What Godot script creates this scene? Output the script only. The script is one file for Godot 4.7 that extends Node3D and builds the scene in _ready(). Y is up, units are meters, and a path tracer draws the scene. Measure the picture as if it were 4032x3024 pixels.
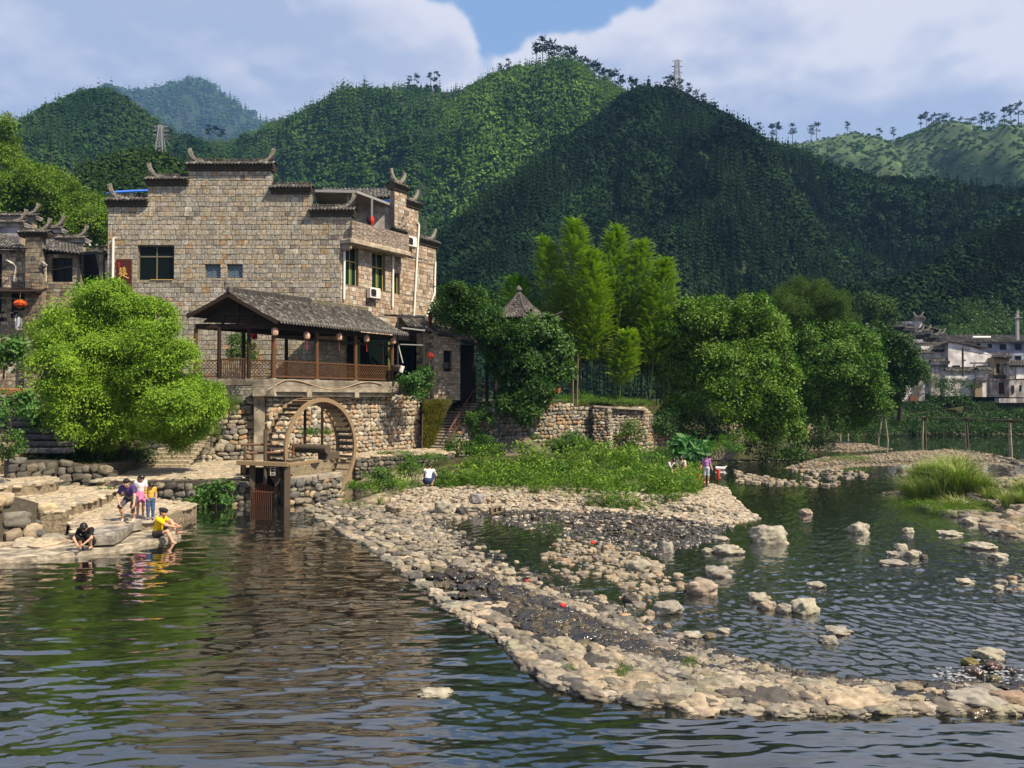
extends Node3D

const F := 3028.0
const EYE := Vector3(0, 4.4, 0)
const RIVER := -0.5
var tilt: Basis = Basis(Vector3(1, 0, 0), deg_to_rad(1.0))
var rng := RandomNumberGenerator.new()
var taken := {}
var M := {}
var noise := FastNoiseLite.new()
var stones: Array[ArrayMesh] = []
var boulders: Array[ArrayMesh] = []
var bricks: Array[ArrayMesh] = []
var tuft_mesh: ArrayMesh
var G := {}

class MB:
	var v := PackedVector3Array()
	var n := PackedVector3Array()
	var c := PackedColorArray()
	var uv := PackedVector2Array()
	var ix := PackedInt32Array()
	var col := Color(1, 1, 1)

	func tri(a: Vector3, b: Vector3, d: Vector3) -> void:
		var nn := (b - a).cross(d - a).normalized()
		var k := v.size()
		v.append(a); v.append(b); v.append(d)
		for i in 3:
			n.append(nn); c.append(col)
		uv.append(Vector2(0, 0)); uv.append(Vector2(1, 0)); uv.append(Vector2(1, 1))
		ix.append(k); ix.append(k + 2); ix.append(k + 1)

	func quad(a: Vector3, b: Vector3, d: Vector3, e: Vector3) -> void:
		var nn := (d - a).cross(e - b).normalized()
		var k := v.size()
		v.append(a); v.append(b); v.append(d); v.append(e)
		for i in 4:
			n.append(nn); c.append(col)
		uv.append(Vector2(0, 0)); uv.append(Vector2(1, 0)); uv.append(Vector2(1, 1)); uv.append(Vector2(0, 1))
		ix.append(k); ix.append(k + 2); ix.append(k + 1)
		ix.append(k); ix.append(k + 3); ix.append(k + 2)

	func box(o: Vector3, s: Vector3, b := Basis.IDENTITY, bev := 0.0) -> void:
		var h := s * 0.5
		var e := minf(bev, minf(h.x, minf(h.y, h.z)) * 0.9)
		if e <= 0.0:
			var p := []
			for i in 8:
				p.append(o + b * Vector3(h.x if i & 1 else -h.x, h.y if i & 2 else -h.y, h.z if i & 4 else -h.z))
			quad(p[4], p[5], p[7], p[6]); quad(p[1], p[0], p[2], p[3])
			quad(p[5], p[1], p[3], p[7]); quad(p[0], p[4], p[6], p[2])
			quad(p[6], p[7], p[3], p[2]); quad(p[0], p[1], p[5], p[4])
			return
		var sides := [Vector3(0, 0, 1), Vector3(0, 0, -1), Vector3(1, 0, 0), Vector3(-1, 0, 0), Vector3(0, 1, 0), Vector3(0, -1, 0)]
		var pt := func(sx: float, sy: float, sz: float, ax: int) -> Vector3:
			var q := Vector3(sx * (h.x - e), sy * (h.y - e), sz * (h.z - e))
			q[ax] = (sx if ax == 0 else sy if ax == 1 else sz) * h[ax]
			return o + b * q
		for f in 6:
			var ax: int = 2 if f < 2 else 0 if f < 4 else 1
			var sg: float = 1.0 if f % 2 == 0 else -1.0
			var u: int = (ax + 1) % 3
			var w: int = (ax + 2) % 3
			var cs := []
			for q in [[-1, -1], [1, -1], [1, 1], [-1, 1]]:
				var s3 := Vector3.ZERO
				s3[ax] = sg; s3[u] = q[0]; s3[w] = q[1]
				cs.append((pt as Callable).call(s3.x, s3.y, s3.z, ax))
			if sg > 0: quad(cs[0], cs[1], cs[2], cs[3])
			else: quad(cs[3], cs[2], cs[1], cs[0])
		for ax in 3:
			var u: int = (ax + 1) % 3
			var w: int = (ax + 2) % 3
			for q in [[1, 1], [-1, 1], [-1, -1], [1, -1]]:
				var lo := Vector3.ZERO
				lo[u] = q[0]; lo[w] = q[1]; lo[ax] = -1
				var hi := lo
				hi[ax] = 1
				var a1: Vector3 = (pt as Callable).call(lo.x, lo.y, lo.z, u)
				var a2: Vector3 = (pt as Callable).call(hi.x, hi.y, hi.z, u)
				var b1: Vector3 = (pt as Callable).call(lo.x, lo.y, lo.z, w)
				var b2: Vector3 = (pt as Callable).call(hi.x, hi.y, hi.z, w)
				if q[0] * q[1] > 0: quad(a1, b1, b2, a2)
				else: quad(b1, a1, a2, b2)
		for i in 8:
			var sx := 1.0 if i & 1 else -1.0
			var sy := 1.0 if i & 2 else -1.0
			var sz := 1.0 if i & 4 else -1.0
			var p0: Vector3 = (pt as Callable).call(sx, sy, sz, 0)
			var p1: Vector3 = (pt as Callable).call(sx, sy, sz, 1)
			var p2: Vector3 = (pt as Callable).call(sx, sy, sz, 2)
			if sx * sy * sz > 0: tri(p0, p1, p2)
			else: tri(p0, p2, p1)

	func bar(a: Vector3, b: Vector3, w: float, h: float, up := Vector3.UP, bev := 0.0) -> void:
		var d := b - a
		var zz := d.normalized()
		var u := up
		if absf(zz.dot(u)) > 0.98: u = Vector3(1, 0, 0)
		var xx := u.cross(zz).normalized()
		box((a + b) * 0.5, Vector3(w, h, d.length()), Basis(xx, zz.cross(xx), zz), bev)

	func tube(pts: Array, rad: Array, sides := 7, caps := true) -> void:
		var k := v.size()
		var m := pts.size()
		var xx := Vector3.ZERO
		for i in m:
			var d: Vector3 = (pts[mini(i + 1, m - 1)] - pts[maxi(i - 1, 0)]).normalized()
			if i == 0:
				xx = d.cross(Vector3.UP if absf(d.y) < 0.9 else Vector3(1, 0, 0)).normalized()
			xx = (xx - d * xx.dot(d)).normalized()
			var yy := d.cross(xx)
			for j in sides + 1:
				var t := TAU * j / sides
				var o := xx * cos(t) + yy * sin(t)
				v.append(pts[i] + o * rad[i]); n.append(o); c.append(col)
				uv.append(Vector2(float(j) / sides, i))
		for i in m - 1:
			for j in sides:
				var p := k + i * (sides + 1) + j
				var q := p + sides + 1
				ix.append_array(PackedInt32Array([p, q, p + 1, p + 1, q, q + 1]))
		if caps:
			for e in 2:
				var i := 0 if e == 0 else m - 1
				var kk := k + i * (sides + 1)
				for j in range(1, sides - 1):
					if e == 0: tri(v[kk], v[kk + j + 1], v[kk + j])
					else: tri(v[kk], v[kk + j], v[kk + j + 1])

	func lathe(o: Vector3, prof: Array, sides := 12, b := Basis.IDENTITY) -> void:
		for i in prof.size() - 1:
			for j in sides:
				var t0 := TAU * j / sides
				var t1 := TAU * (j + 1) / sides
				var d0 := Vector3(cos(t0), 0, -sin(t0))
				var d1 := Vector3(cos(t1), 0, -sin(t1))
				var A: Vector2 = prof[i]
				var B: Vector2 = prof[i + 1]
				var p0 := o + b * (d0 * A.x + Vector3(0, A.y, 0))
				var p1 := o + b * (d1 * A.x + Vector3(0, A.y, 0))
				var p2 := o + b * (d1 * B.x + Vector3(0, B.y, 0))
				var p3 := o + b * (d0 * B.x + Vector3(0, B.y, 0))
				if A.x < 1e-4: tri(p0, p2, p3)
				elif B.x < 1e-4: tri(p0, p1, p2)
				else: quad(p0, p1, p2, p3)

	func prism(poly: PackedVector2Array, y0: float, y1: float) -> void:
		var p := poly
		if Geometry2D.is_polygon_clockwise(p):
			p.reverse()
		var t := Geometry2D.triangulate_polygon(p)
		for i in range(0, t.size(), 3):
			var a := Vector3(p[t[i]].x, y1, p[t[i]].y)
			var b := Vector3(p[t[i + 1]].x, y1, p[t[i + 1]].y)
			var d := Vector3(p[t[i + 2]].x, y1, p[t[i + 2]].y)
			if (b - a).cross(d - a).y > 0: tri(a, b, d)
			else: tri(a, d, b)
		var area := 0.0
		for i in p.size():
			var q0 := p[i]
			var q1 := p[(i + 1) % p.size()]
			area += q0.x * q1.y - q1.x * q0.y
		for i in p.size():
			var q0 := p[i]
			var q1 := p[(i + 1) % p.size()]
			var a := Vector3(q0.x, y0, q0.y)
			var b := Vector3(q1.x, y0, q1.y)
			var d := Vector3(q1.x, y1, q1.y)
			var e := Vector3(q0.x, y1, q0.y)
			if area < 0: quad(a, b, d, e)
			else: quad(b, a, e, d)

	func vert(p: Vector3, nn: Vector3, cc: Color) -> int:
		v.append(p); n.append(nn); c.append(cc); uv.append(Vector2(p.x, p.z))
		return v.size() - 1

	func add(arr: Array, x: Transform3D, cc := Color(1, 1, 1)) -> void:
		var k := v.size()
		var av: PackedVector3Array = arr[Mesh.ARRAY_VERTEX]
		var an: PackedVector3Array = arr[Mesh.ARRAY_NORMAL]
		var ai: PackedInt32Array = arr[Mesh.ARRAY_INDEX]
		v.append_array(x * av)
		var nb := x.basis.inverse().transposed()
		for q in an:
			n.append((nb * q).normalized()); c.append(cc)
		uv.resize(v.size())
		for q in ai:
			ix.append(q + k)

	func mesh() -> ArrayMesh:
		var a := []
		a.resize(Mesh.ARRAY_MAX)
		a[Mesh.ARRAY_VERTEX] = v; a[Mesh.ARRAY_NORMAL] = n; a[Mesh.ARRAY_COLOR] = c; a[Mesh.ARRAY_TEX_UV] = uv; a[Mesh.ARRAY_INDEX] = ix
		var m := ArrayMesh.new()
		if ix.size() > 0: m.add_surface_from_arrays(Mesh.PRIMITIVE_TRIANGLES, a)
		return m

func numbered(called: String) -> String:
	if not taken.has(called):
		taken[called] = 0
		return called
	taken[called] += 1
	return "%s_%03d" % [called, taken[called]]

func tag(o: Node, label := "", category := "", group := "", kind := "") -> Node:
	if label: o.set_meta("label", label)
	if category: o.set_meta("category", category)
	if group: o.set_meta("group", group)
	if kind: o.set_meta("kind", kind)
	return o

func thing(called: String, label: String, category: String, pos := Vector3.ZERO, turn := 0.0, group := "") -> Node3D:
	var o := Node3D.new()
	o.name = numbered(called)
	add_child(o)
	o.position = pos
	o.rotation.y = turn
	tag(o, label, category, group)
	return o

func obj(called: String, mesh: Mesh, m: Material, parent: Node = null, xf := Transform3D()) -> MeshInstance3D:
	var o := MeshInstance3D.new()
	if parent == null:
		o.name = numbered(called)
		add_child(o)
	else:
		var k: int = parent.get_meta("n_" + called, 0)
		o.name = called if k == 0 else "%s_%03d" % [called, k]
		parent.set_meta("n_" + called, k + 1)
		parent.add_child(o, true)
	o.mesh = mesh
	o.material_override = m
	o.transform = xf
	return o

func many(called: String, mesh: Mesh, m: Material, xs: Array, cs: Array, parent: Node = null) -> MultiMeshInstance3D:
	var o := MultiMeshInstance3D.new()
	var mm := MultiMesh.new()
	mm.transform_format = MultiMesh.TRANSFORM_3D
	mm.use_colors = true
	mm.mesh = mesh
	mm.instance_count = xs.size()
	for i in xs.size():
		var t: Transform3D = xs[i]
		var cc: Color = cs[i]
		mm.set_instance_transform(i, t)
		mm.set_instance_color(i, cc)
	o.multimesh = mm
	o.material_override = m
	o.name = numbered(called) if parent == null else called
	(self if parent == null else parent).add_child(o, true)
	o.set_meta("kind", "stuff")
	return o

func ray(xf: float, yf: float) -> Vector3:
	return tilt * Vector3((xf - 2016.0) / F, (1512.0 - yf) / F, -1.0)

func at(xf: float, yf: float, depth: float) -> Vector3:
	var d := ray(xf, yf)
	return EYE + d * (depth / -d.z)

func on(xf: float, yf: float, level := 0.0) -> Vector3:
	var d := ray(xf, yf)
	return EYE + d * ((level - EYE.y) / d.y)

func ys(yf: float, depth: float) -> float:
	return at(2016, yf, depth).y

func xs_at(xf: float, depth: float) -> float:
	return (xf - 2016.0) / F * depth

func px_of(p: Vector3) -> Vector2:
	var q := tilt.inverse() * (p - EYE)
	return Vector2(2016.0 + F * q.x / -q.z, 1512.0 - F * q.y / -q.z)

func poly_on(px: Array, level := 0.0) -> PackedVector2Array:
	var out := PackedVector2Array()
	for i in range(0, px.size(), 2):
		var p := on(px[i], px[i + 1], level)
		out.append(Vector2(p.x, p.z))
	return out

func rr(a: float, b: float) -> float:
	return rng.randf_range(a, b)

func lin(r: float, g: float, b: float) -> Color:
	return Color(r, g, b).linear_to_srgb()

func vary(c: Color, by: float) -> Color:
	var k := 1.0 + rr(-by, by)
	var w := rr(-by, by) * 0.2
	return Color(c.r * k * (1 + w), c.g * k, c.b * k * (1 - w))

func interp(tab: Array, x: float) -> float:
	if x <= tab[0]: return tab[1]
	for i in range(2, tab.size(), 2):
		if x <= tab[i]:
			var t: float = (x - tab[i - 2]) / (tab[i] - tab[i - 2])
			return lerpf(tab[i - 1], tab[i + 1], t)
	return tab[tab.size() - 1]

func seg_dist(p: Vector2, a: Vector2, b: Vector2) -> float:
	return p.distance_to(Geometry2D.get_closest_point_to_segment(p, a, b))

func edge_dist(p: Vector2, poly: PackedVector2Array) -> float:
	var d := 1e9
	for i in poly.size():
		d = minf(d, seg_dist(p, poly[i], poly[(i + 1) % poly.size()]))
	return d if Geometry2D.is_point_in_polygon(p, poly) else -d

func noise_tex(freq: float, oct: int, lo: float, hi: float, size := 512, seed_ := 1, kind := FastNoiseLite.TYPE_SIMPLEX_SMOOTH, sx := 1.0) -> Texture2D:
	var f := FastNoiseLite.new()
	f.noise_type = kind
	f.seed = seed_
	f.frequency = freq
	f.fractal_octaves = oct
	f.fractal_type = FastNoiseLite.FRACTAL_FBM if oct > 1 else FastNoiseLite.FRACTAL_NONE
	var im := f.get_seamless_image(size, int(size * sx), false, false, 0.12)
	im.convert(Image.FORMAT_L8)
	var data := im.get_data()
	for i in data.size():
		data[i] = int(clampf(lerpf(lo, hi, clampf((data[i] / 255.0 - 0.5) * 1.5 + 0.5, 0, 1)), 0, 1) * 255.0)
	return ImageTexture.create_from_image(Image.create_from_data(im.get_width(), im.get_height(), false, Image.FORMAT_L8, data))

func mat(called: String, c: Color, rough := 0.85, tex: Texture2D = null, scale := Vector3.ONE, bump: Texture2D = null, depth := 1.0, spec := 0.4) -> StandardMaterial3D:
	var m := StandardMaterial3D.new()
	m.resource_name = called
	m.albedo_color = c
	m.roughness = rough
	m.metallic_specular = spec
	m.vertex_color_use_as_albedo = true
	if tex or bump:
		m.uv1_triplanar = true
		m.uv1_world_triplanar = true
		m.uv1_scale = scale
	if tex: m.albedo_texture = tex
	if bump:
		m.heightmap_enabled = true
		m.heightmap_texture = bump
		m.heightmap_scale = depth
	M[called] = m
	return m

func make_materials() -> void:
	var grain := noise_tex(0.02, 5, 0.70, 1.0)
	var fine := noise_tex(0.05, 4, 0.75, 1.0, 512, 5)
	var blotch := noise_tex(0.008, 5, 0.55, 1.0, 512, 9)
	var bump := noise_tex(0.03, 5, 0.0, 1.0, 512, 3)
	var wood := noise_tex(0.04, 4, 0.60, 1.0, 512, 7)
	G.grain = grain; G.fine = fine; G.blotch = blotch; G.bump = bump
	mat("stone", Color(1, 1, 1), 0.9, grain, Vector3.ONE * 0.4, bump, 1.5)
	mat("wet_stone", Color(1, 1, 1), 0.25, grain, Vector3.ONE * 0.6, bump, 1.5, 0.5)
	mat("brick", Color(1, 1, 1), 0.92, grain, Vector3.ONE * 0.45, bump, 0.7)
	mat("mortar", lin(0.27, 0.24, 0.19), 0.95, grain, Vector3.ONE * 0.5, bump, 1.0)
	mat("dark_mortar", lin(0.09, 0.08, 0.062), 0.95, grain, Vector3.ONE * 0.5, bump, 1.0)
	mat("concrete", lin(0.42, 0.37, 0.29), 0.9, blotch, Vector3.ONE * 0.22, bump, 0.6)
	mat("plaster", lin(0.62, 0.6, 0.56), 0.9, blotch, Vector3.ONE * 0.15, bump, 0.4)
	mat("tile", Color(1, 1, 1), 0.85, grain, Vector3.ONE * 1.2, bump, 1.0)
	mat("wood", lin(0.16, 0.075, 0.028), 0.7, wood, Vector3(3, 0.4, 3), wood, 0.4)
	mat("dark_wood", lin(0.035, 0.02, 0.011), 0.8, wood, Vector3(3, 0.4, 3), wood, 0.4)
	mat("pale_wood", lin(0.36, 0.255, 0.145), 0.8, wood, Vector3(2, 2, 2), wood, 0.5)
	mat("old_wood", lin(0.13, 0.1, 0.068), 0.85, wood, Vector3(4, 0.5, 4), wood, 0.6)
	mat("gravel", lin(0.44, 0.37, 0.26), 0.95, blotch, Vector3.ONE * 0.35, bump, 3.0)
	mat("earth", lin(0.13, 0.105, 0.065), 0.95, grain, Vector3.ONE * 0.3, bump, 3.0)
	mat("moss", lin(0.05, 0.07, 0.015), 0.95, grain, Vector3.ONE * 0.6, bump, 3.0)
	mat("forest_floor", lin(0.022, 0.04, 0.012), 0.95, grain, Vector3.ONE * 0.03)
	mat("bark", lin(0.09, 0.07, 0.05), 0.9, wood, Vector3(3, 0.7, 3), wood, 1.0)
	mat("paint", Color(1, 1, 1), 0.6)
	mat("cloth", Color(1, 1, 1), 0.9, fine, Vector3.ONE * 3.0)
	mat("skin", Color(1, 1, 1), 0.55)
	M.skin.subsurf_scatter_enabled = true
	M.skin.subsurf_scatter_strength = 0.1
	mat("hair", lin(0.012, 0.01, 0.009), 0.45)
	mat("white_pipe", lin(0.72, 0.7, 0.64), 0.5)
	mat("rust", lin(0.2, 0.085, 0.05), 0.8, grain, Vector3.ONE * 3.0)
	mat("steel", lin(0.25, 0.25, 0.25), 0.5)
	mat("pylon_steel", lin(0.26, 0.27, 0.29), 0.5)
	mat("dark_metal", lin(0.03, 0.03, 0.03), 0.5)
	mat("brass", lin(0.5, 0.36, 0.1), 0.5)
	mat("red", lin(0.6, 0.03, 0.02), 0.7)
	mat("red_tile_deck", lin(0.36, 0.22, 0.19), 0.9)
	mat("black", lin(0.008, 0.008, 0.009), 0.9)
	mat("blue", lin(0.02, 0.13, 0.6), 0.5)
	var g := mat("glass", lin(0.004, 0.008, 0.0075), 0.12)
	g.metallic_specular = 0.22
	var green := mat("green_glass", lin(0.004, 0.02, 0.015), 0.15)
	green.metallic_specular = 0.22
	for k in [["leaf", 0.7], ["leaf_dull", 0.35], ["needle", 0.25]]:
		var l := mat(k[0], Color(1, 1, 1), 0.45 if k[0] == "leaf" else 0.6)
		l.metallic_specular = 0.3 if k[0] == "leaf" else 0.1
		l.cull_mode = BaseMaterial3D.CULL_DISABLED
		l.backlight_enabled = true
		l.backlight = Color(0.75, 1.0, 0.25) * float(k[1])
	var w := mat("water", lin(0.010, 0.012, 0.009), 0.03)
	w.metallic_specular = 1.0
	w.clearcoat_enabled = true
	w.clearcoat = 1.0
	w.clearcoat_roughness = 0.03
	w.vertex_color_use_as_albedo = false
	w.uv1_scale = Vector3(0.35, 0.9, 1)
	w.normal_enabled = true
	var f := FastNoiseLite.new()
	f.seed = 12; f.frequency = 0.012; f.fractal_octaves = 4
	var im := f.get_seamless_image(1024, 1024, false, false, 0.12)
	im.bump_map_to_normal_map(6.0)
	w.normal_texture = ImageTexture.create_from_image(im)
	w.normal_scale = 0.10
	var w2: StandardMaterial3D = w.duplicate()
	w2.resource_name = "river_water"
	w2.uv1_scale = Vector3(0.22, 0.6, 1)
	w2.normal_scale = 0.8
	M["river"] = w2

func fbm(f: FastNoiseLite, x: float, y: float, z: float) -> float:
	return f.get_noise_3d(x, y, z)

func make_sky() -> PanoramaSkyMaterial:
	var W := 2048
	var H := 1024
	var f := FastNoiseLite.new()
	f.seed = 21; f.frequency = 1.5; f.fractal_octaves = 7; f.fractal_gain = 0.55
	var g := FastNoiseLite.new()
	g.seed = 4; g.frequency = 1.0; g.fractal_octaves = 3
	var data := PackedByteArray()
	data.resize(W * H * 3)
	var blue_hi := Color(0.12, 0.24, 0.50)
	var blue_lo := Color(0.25, 0.38, 0.62)
	var lit := Color(0.68, 0.665, 0.73)
	var mid := Color(0.51, 0.525, 0.645)
	var dark := Color(0.37, 0.42, 0.58)
	var curve := PackedByteArray()
	curve.resize(4097)
	for i in 4097:
		var s := pow(i / 4096.0, 1.0 / 2.2)
		curve[i] = int(s * 255.0 + 0.5)
	for j in H:
		var el := (0.5 - (j + 0.5) / H) * PI
		var eld := rad_to_deg(el)
		var ce := cos(el)
		var se := sin(el)
		for i in W:
			var k := (j * W + i) * 3
			var c: Color
			if el < -0.02:
				c = Color(0.3, 0.32, 0.33)
			else:
				var az := wrapf((i + 0.5) / W * TAU, -PI, PI)
				var azd := rad_to_deg(az)
				var hgt := 1.0 / (se + 0.28)
				var x := sin(az) * ce * hgt * 1.5
				var z := -cos(az) * ce * hgt * 1.5
				var y := se * 2.2
				var dd := fbm(f, x, y, z)
				var gap := exp(-(pow((azd - 5.5) / 9.0, 2.0) + pow((eld - 29.5) / 3.8, 2.0)))
				gap += 0.5 * exp(-(pow((azd + 1.5) / 2.4, 2.0) + pow((eld - 25.0) / 2.2, 2.0)))
				gap += 0.55 * exp(-(pow((azd - 58.0) / 14.0, 2.0) + pow((eld - 40.0) / 10.0, 2.0)))
				gap += 0.55 * exp(-(pow((azd + 70.0) / 16.0, 2.0) + pow((eld - 45.0) / 10.0, 2.0)))
				gap += 0.5 * exp(-(pow((absf(azd) - 150.0) / 16.0, 2.0) + pow((eld - 38.0) / 12.0, 2.0)))
				var den := 0.50 + dd * 0.75 - gap * 1.1
				var cov := smoothstep(-0.02, 0.08, den)
				var up := fbm(f, x * 0.985 + 0.02, y + 0.05, z + 0.05)
				var edge := clampf((dd - up) * 2.2, -1.0, 1.0)
				var big := fbm(g, x * 0.9 + 7.0, y * 0.8, z * 0.9)
				var t := clampf(0.50 + big * 1.3 + edge * 0.75 + (0.35 - den) * 0.65, 0.0, 1.0)
				t += 0.24 * exp(-(pow((azd + 6.0) / 7.0, 2.0) + pow((eld - 22.0) / 5.0, 2.0)))
				t += 0.16 * exp(-(pow((azd - 24.0) / 9.0, 2.0) + pow((eld - 22.0) / 5.0, 2.0)))
				t += 0.20 * exp(-(pow((azd + 33.0) / 6.0, 2.0) + pow((eld - 12.0) / 3.0, 2.0)))
				t -= 0.30 * exp(-(pow((azd + 14.0) / 9.0, 2.0) + pow((eld - 17.0) / 4.0, 2.0)))
				t -= 0.22 * exp(-(pow((azd - 19.0) / 10.0, 2.0) + pow((eld - 17.0) / 3.5, 2.0)))
				t += 0.28 * smoothstep(26.0, 48.0, eld)
				t += 0.35 * clampf(gap * 2.0, 0.0, 1.0) * smoothstep(0.45, 0.05, den)
				t = clampf(t, 0.0, 1.0)
				var cl := dark.lerp(mid, clampf(t * 2.0, 0, 1)).lerp(lit, clampf(t * 2.0 - 1.0, 0, 1))
				var b := blue_lo.lerp(blue_hi, clampf((eld - 12.0) / 50.0, 0, 1))
				c = b.lerp(cl, cov)
			data[k] = curve[int(clampf(c.r, 0, 1) * 4096.0)]
			data[k + 1] = curve[int(clampf(c.g, 0, 1) * 4096.0)]
			data[k + 2] = curve[int(clampf(c.b, 0, 1) * 4096.0)]
	var m := PanoramaSkyMaterial.new()
	m.panorama = ImageTexture.create_from_image(Image.create_from_data(W, H, false, Image.FORMAT_RGB8, data))
	return m

func make_view() -> void:
	var cam := Camera3D.new()
	cam.name = "camera"
	add_child(cam)
	cam.position = EYE
	cam.basis = tilt
	cam.fov = rad_to_deg(2.0 * atan(1512.0 / F))
	cam.near = 0.1
	cam.far = 6000.0
	cam.current = true
	var e := Environment.new()
	e.background_mode = Environment.BG_SKY
	var sky := Sky.new()
	sky.sky_material = make_sky()
	e.sky = sky
	e.background_energy_multiplier = 0.66
	e.tonemap_mode = Environment.TONE_MAPPER_LINEAR
	e.tonemap_exposure = 1.9
	e.sdfgi_enabled = true
	e.ssao_enabled = true
	e.ssil_enabled = true
	e.fog_enabled = true
	e.fog_density = 0.00015
	e.fog_light_color = Color(0.50, 0.70, 0.93)
	var we := WorldEnvironment.new()
	we.name = "daylight"
	we.environment = e
	add_child(we)
	var sun := DirectionalLight3D.new()
	sun.name = "sun"
	add_child(sun)
	sun.light_energy = 1.6
	sun.light_color = Color(1.0, 0.93, 0.82)
	sun.light_angular_distance = 0.5
	sun.shadow_enabled = true
	var phi := deg_to_rad(58.0)
	var elv := deg_to_rad(50.0)
	var to_sun := Vector3(sin(phi) * cos(elv), sin(elv), cos(phi) * cos(elv))
	sun.look_at_from_position(Vector3.ZERO, -to_sun)
var weir_line := PackedVector2Array()   # (x, z) along the middle of the weir
var weir_foot := PackedVector2Array()
var weir_pool := PackedVector2Array()
var weir_river := PackedVector2Array()

func line_z(l: PackedVector2Array, x: float) -> float:
	if x <= l[0].x: return l[0].y
	for i in range(1, l.size()):
		if x <= l[i].x:
			return lerpf(l[i - 1].y, l[i].y, (x - l[i - 1].x) / maxf(1e-4, l[i].x - l[i - 1].x))
	return l[l.size() - 1].y

func make_lines() -> void:
	weir_pool = poly_on([1220, 2000, 1358, 2087, 1477, 2146, 1614, 2244, 1831, 2410, 2050, 2540, 2146, 2640, 2362, 2728, 2680, 2765, 3012, 2780, 3285, 2795, 3610, 2780, 4000, 2790], 0.0)
	weir_pool.append(Vector2(16, weir_pool[weir_pool.size() - 1].y))
	weir_river = poly_on([1500, 1975, 1720, 2035, 1850, 2130, 2205, 2310, 2400, 2385, 2621, 2500, 2813, 2573, 3027, 2632, 3212, 2669, 3507, 2698, 4032, 2700], RIVER)
	weir_river.append(Vector2(16, weir_river[weir_river.size() - 1].y))
	for i in 60:
		var x := lerpf(-8.0, 16.0, i / 59.0)
		weir_line.append(Vector2(x, lerpf(line_z(weir_pool, x), line_z(weir_river, x), 0.14)))
		weir_foot.append(Vector2(x, lerpf(line_z(weir_pool, x), line_z(weir_river, x), 0.72)))

func wave(f: FastNoiseLite, g: FastNoiseLite, x: float, z: float, calm: float) -> float:
	var wx := x + f.get_noise_2d(x * 0.25 + 50.0, z * 0.25) * 1.2
	var h := f.get_noise_2d(wx * 0.8 - z * 0.18, z * 2.3 + wx * 0.15) * 0.016
	h += g.get_noise_2d(wx * 1.2, z * 3.8 + wx * 0.3) * 0.007
	h += 0.005 * sin(z * 7.0 + wx * 0.9 + 2.0 * g.get_noise_2d(x * 0.4, z * 0.4) * 3.0) * (0.5 + 0.5 * f.get_noise_2d(x * 0.2, z * 0.3 + 9.0))
	return h * calm

func sheet(called: String, rows: Array, cols: int, half: Callable, height: Callable, keep: Callable, m: Material) -> MeshInstance3D:
	var v := PackedVector3Array()
	var n := PackedVector3Array()
	var uv := PackedVector2Array()
	var ix := PackedInt32Array()
	var nr := rows.size()
	v.resize(nr * (cols + 1)); n.resize(v.size()); uv.resize(v.size())
	for r in nr:
		var z: float = rows[r]
		var hw: Vector2 = (half as Callable).call(z)
		for i in cols + 1:
			var x := lerpf(hw.x, hw.y, float(i) / cols)
			var k := r * (cols + 1) + i
			v[k] = Vector3(x, (height as Callable).call(x, z), z)
			uv[k] = Vector2(x, z)
	for r in nr:
		for i in cols + 1:
			var k := r * (cols + 1) + i
			var dx := v[r * (cols + 1) + mini(i + 1, cols)] - v[r * (cols + 1) + maxi(i - 1, 0)]
			var dz := v[mini(r + 1, nr - 1) * (cols + 1) + i] - v[maxi(r - 1, 0) * (cols + 1) + i]
			var nn := dz.cross(dx).normalized()
			n[k] = nn if nn.y > 0 else -nn
	for r in nr - 1:
		for i in cols:
			var a := r * (cols + 1) + i
			var b := a + 1
			var d := a + cols + 1
			var e := d + 1
			var mid := (v[a] + v[e]) * 0.5
			if not (keep as Callable).call(mid.x, mid.z): continue
			ix.append_array(PackedInt32Array([a, d, b, b, d, e]))
	var arr := []
	arr.resize(Mesh.ARRAY_MAX)
	arr[Mesh.ARRAY_VERTEX] = v; arr[Mesh.ARRAY_NORMAL] = n; arr[Mesh.ARRAY_TEX_UV] = uv; arr[Mesh.ARRAY_INDEX] = ix
	var t := (v[ix[1]] - v[ix[0]]).cross(v[ix[2]] - v[ix[0]])
	if t.y > 0:
		for i in range(0, ix.size(), 3):
			var s := ix[i + 1]
			ix[i + 1] = ix[i + 2]
			ix[i + 2] = s
		arr[Mesh.ARRAY_INDEX] = ix
	var me := ArrayMesh.new()
	me.add_surface_from_arrays(Mesh.PRIMITIVE_TRIANGLES, arr)
	var o := obj(called, me, m)
	tag(o, "", "", "", "structure")
	return o

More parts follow.
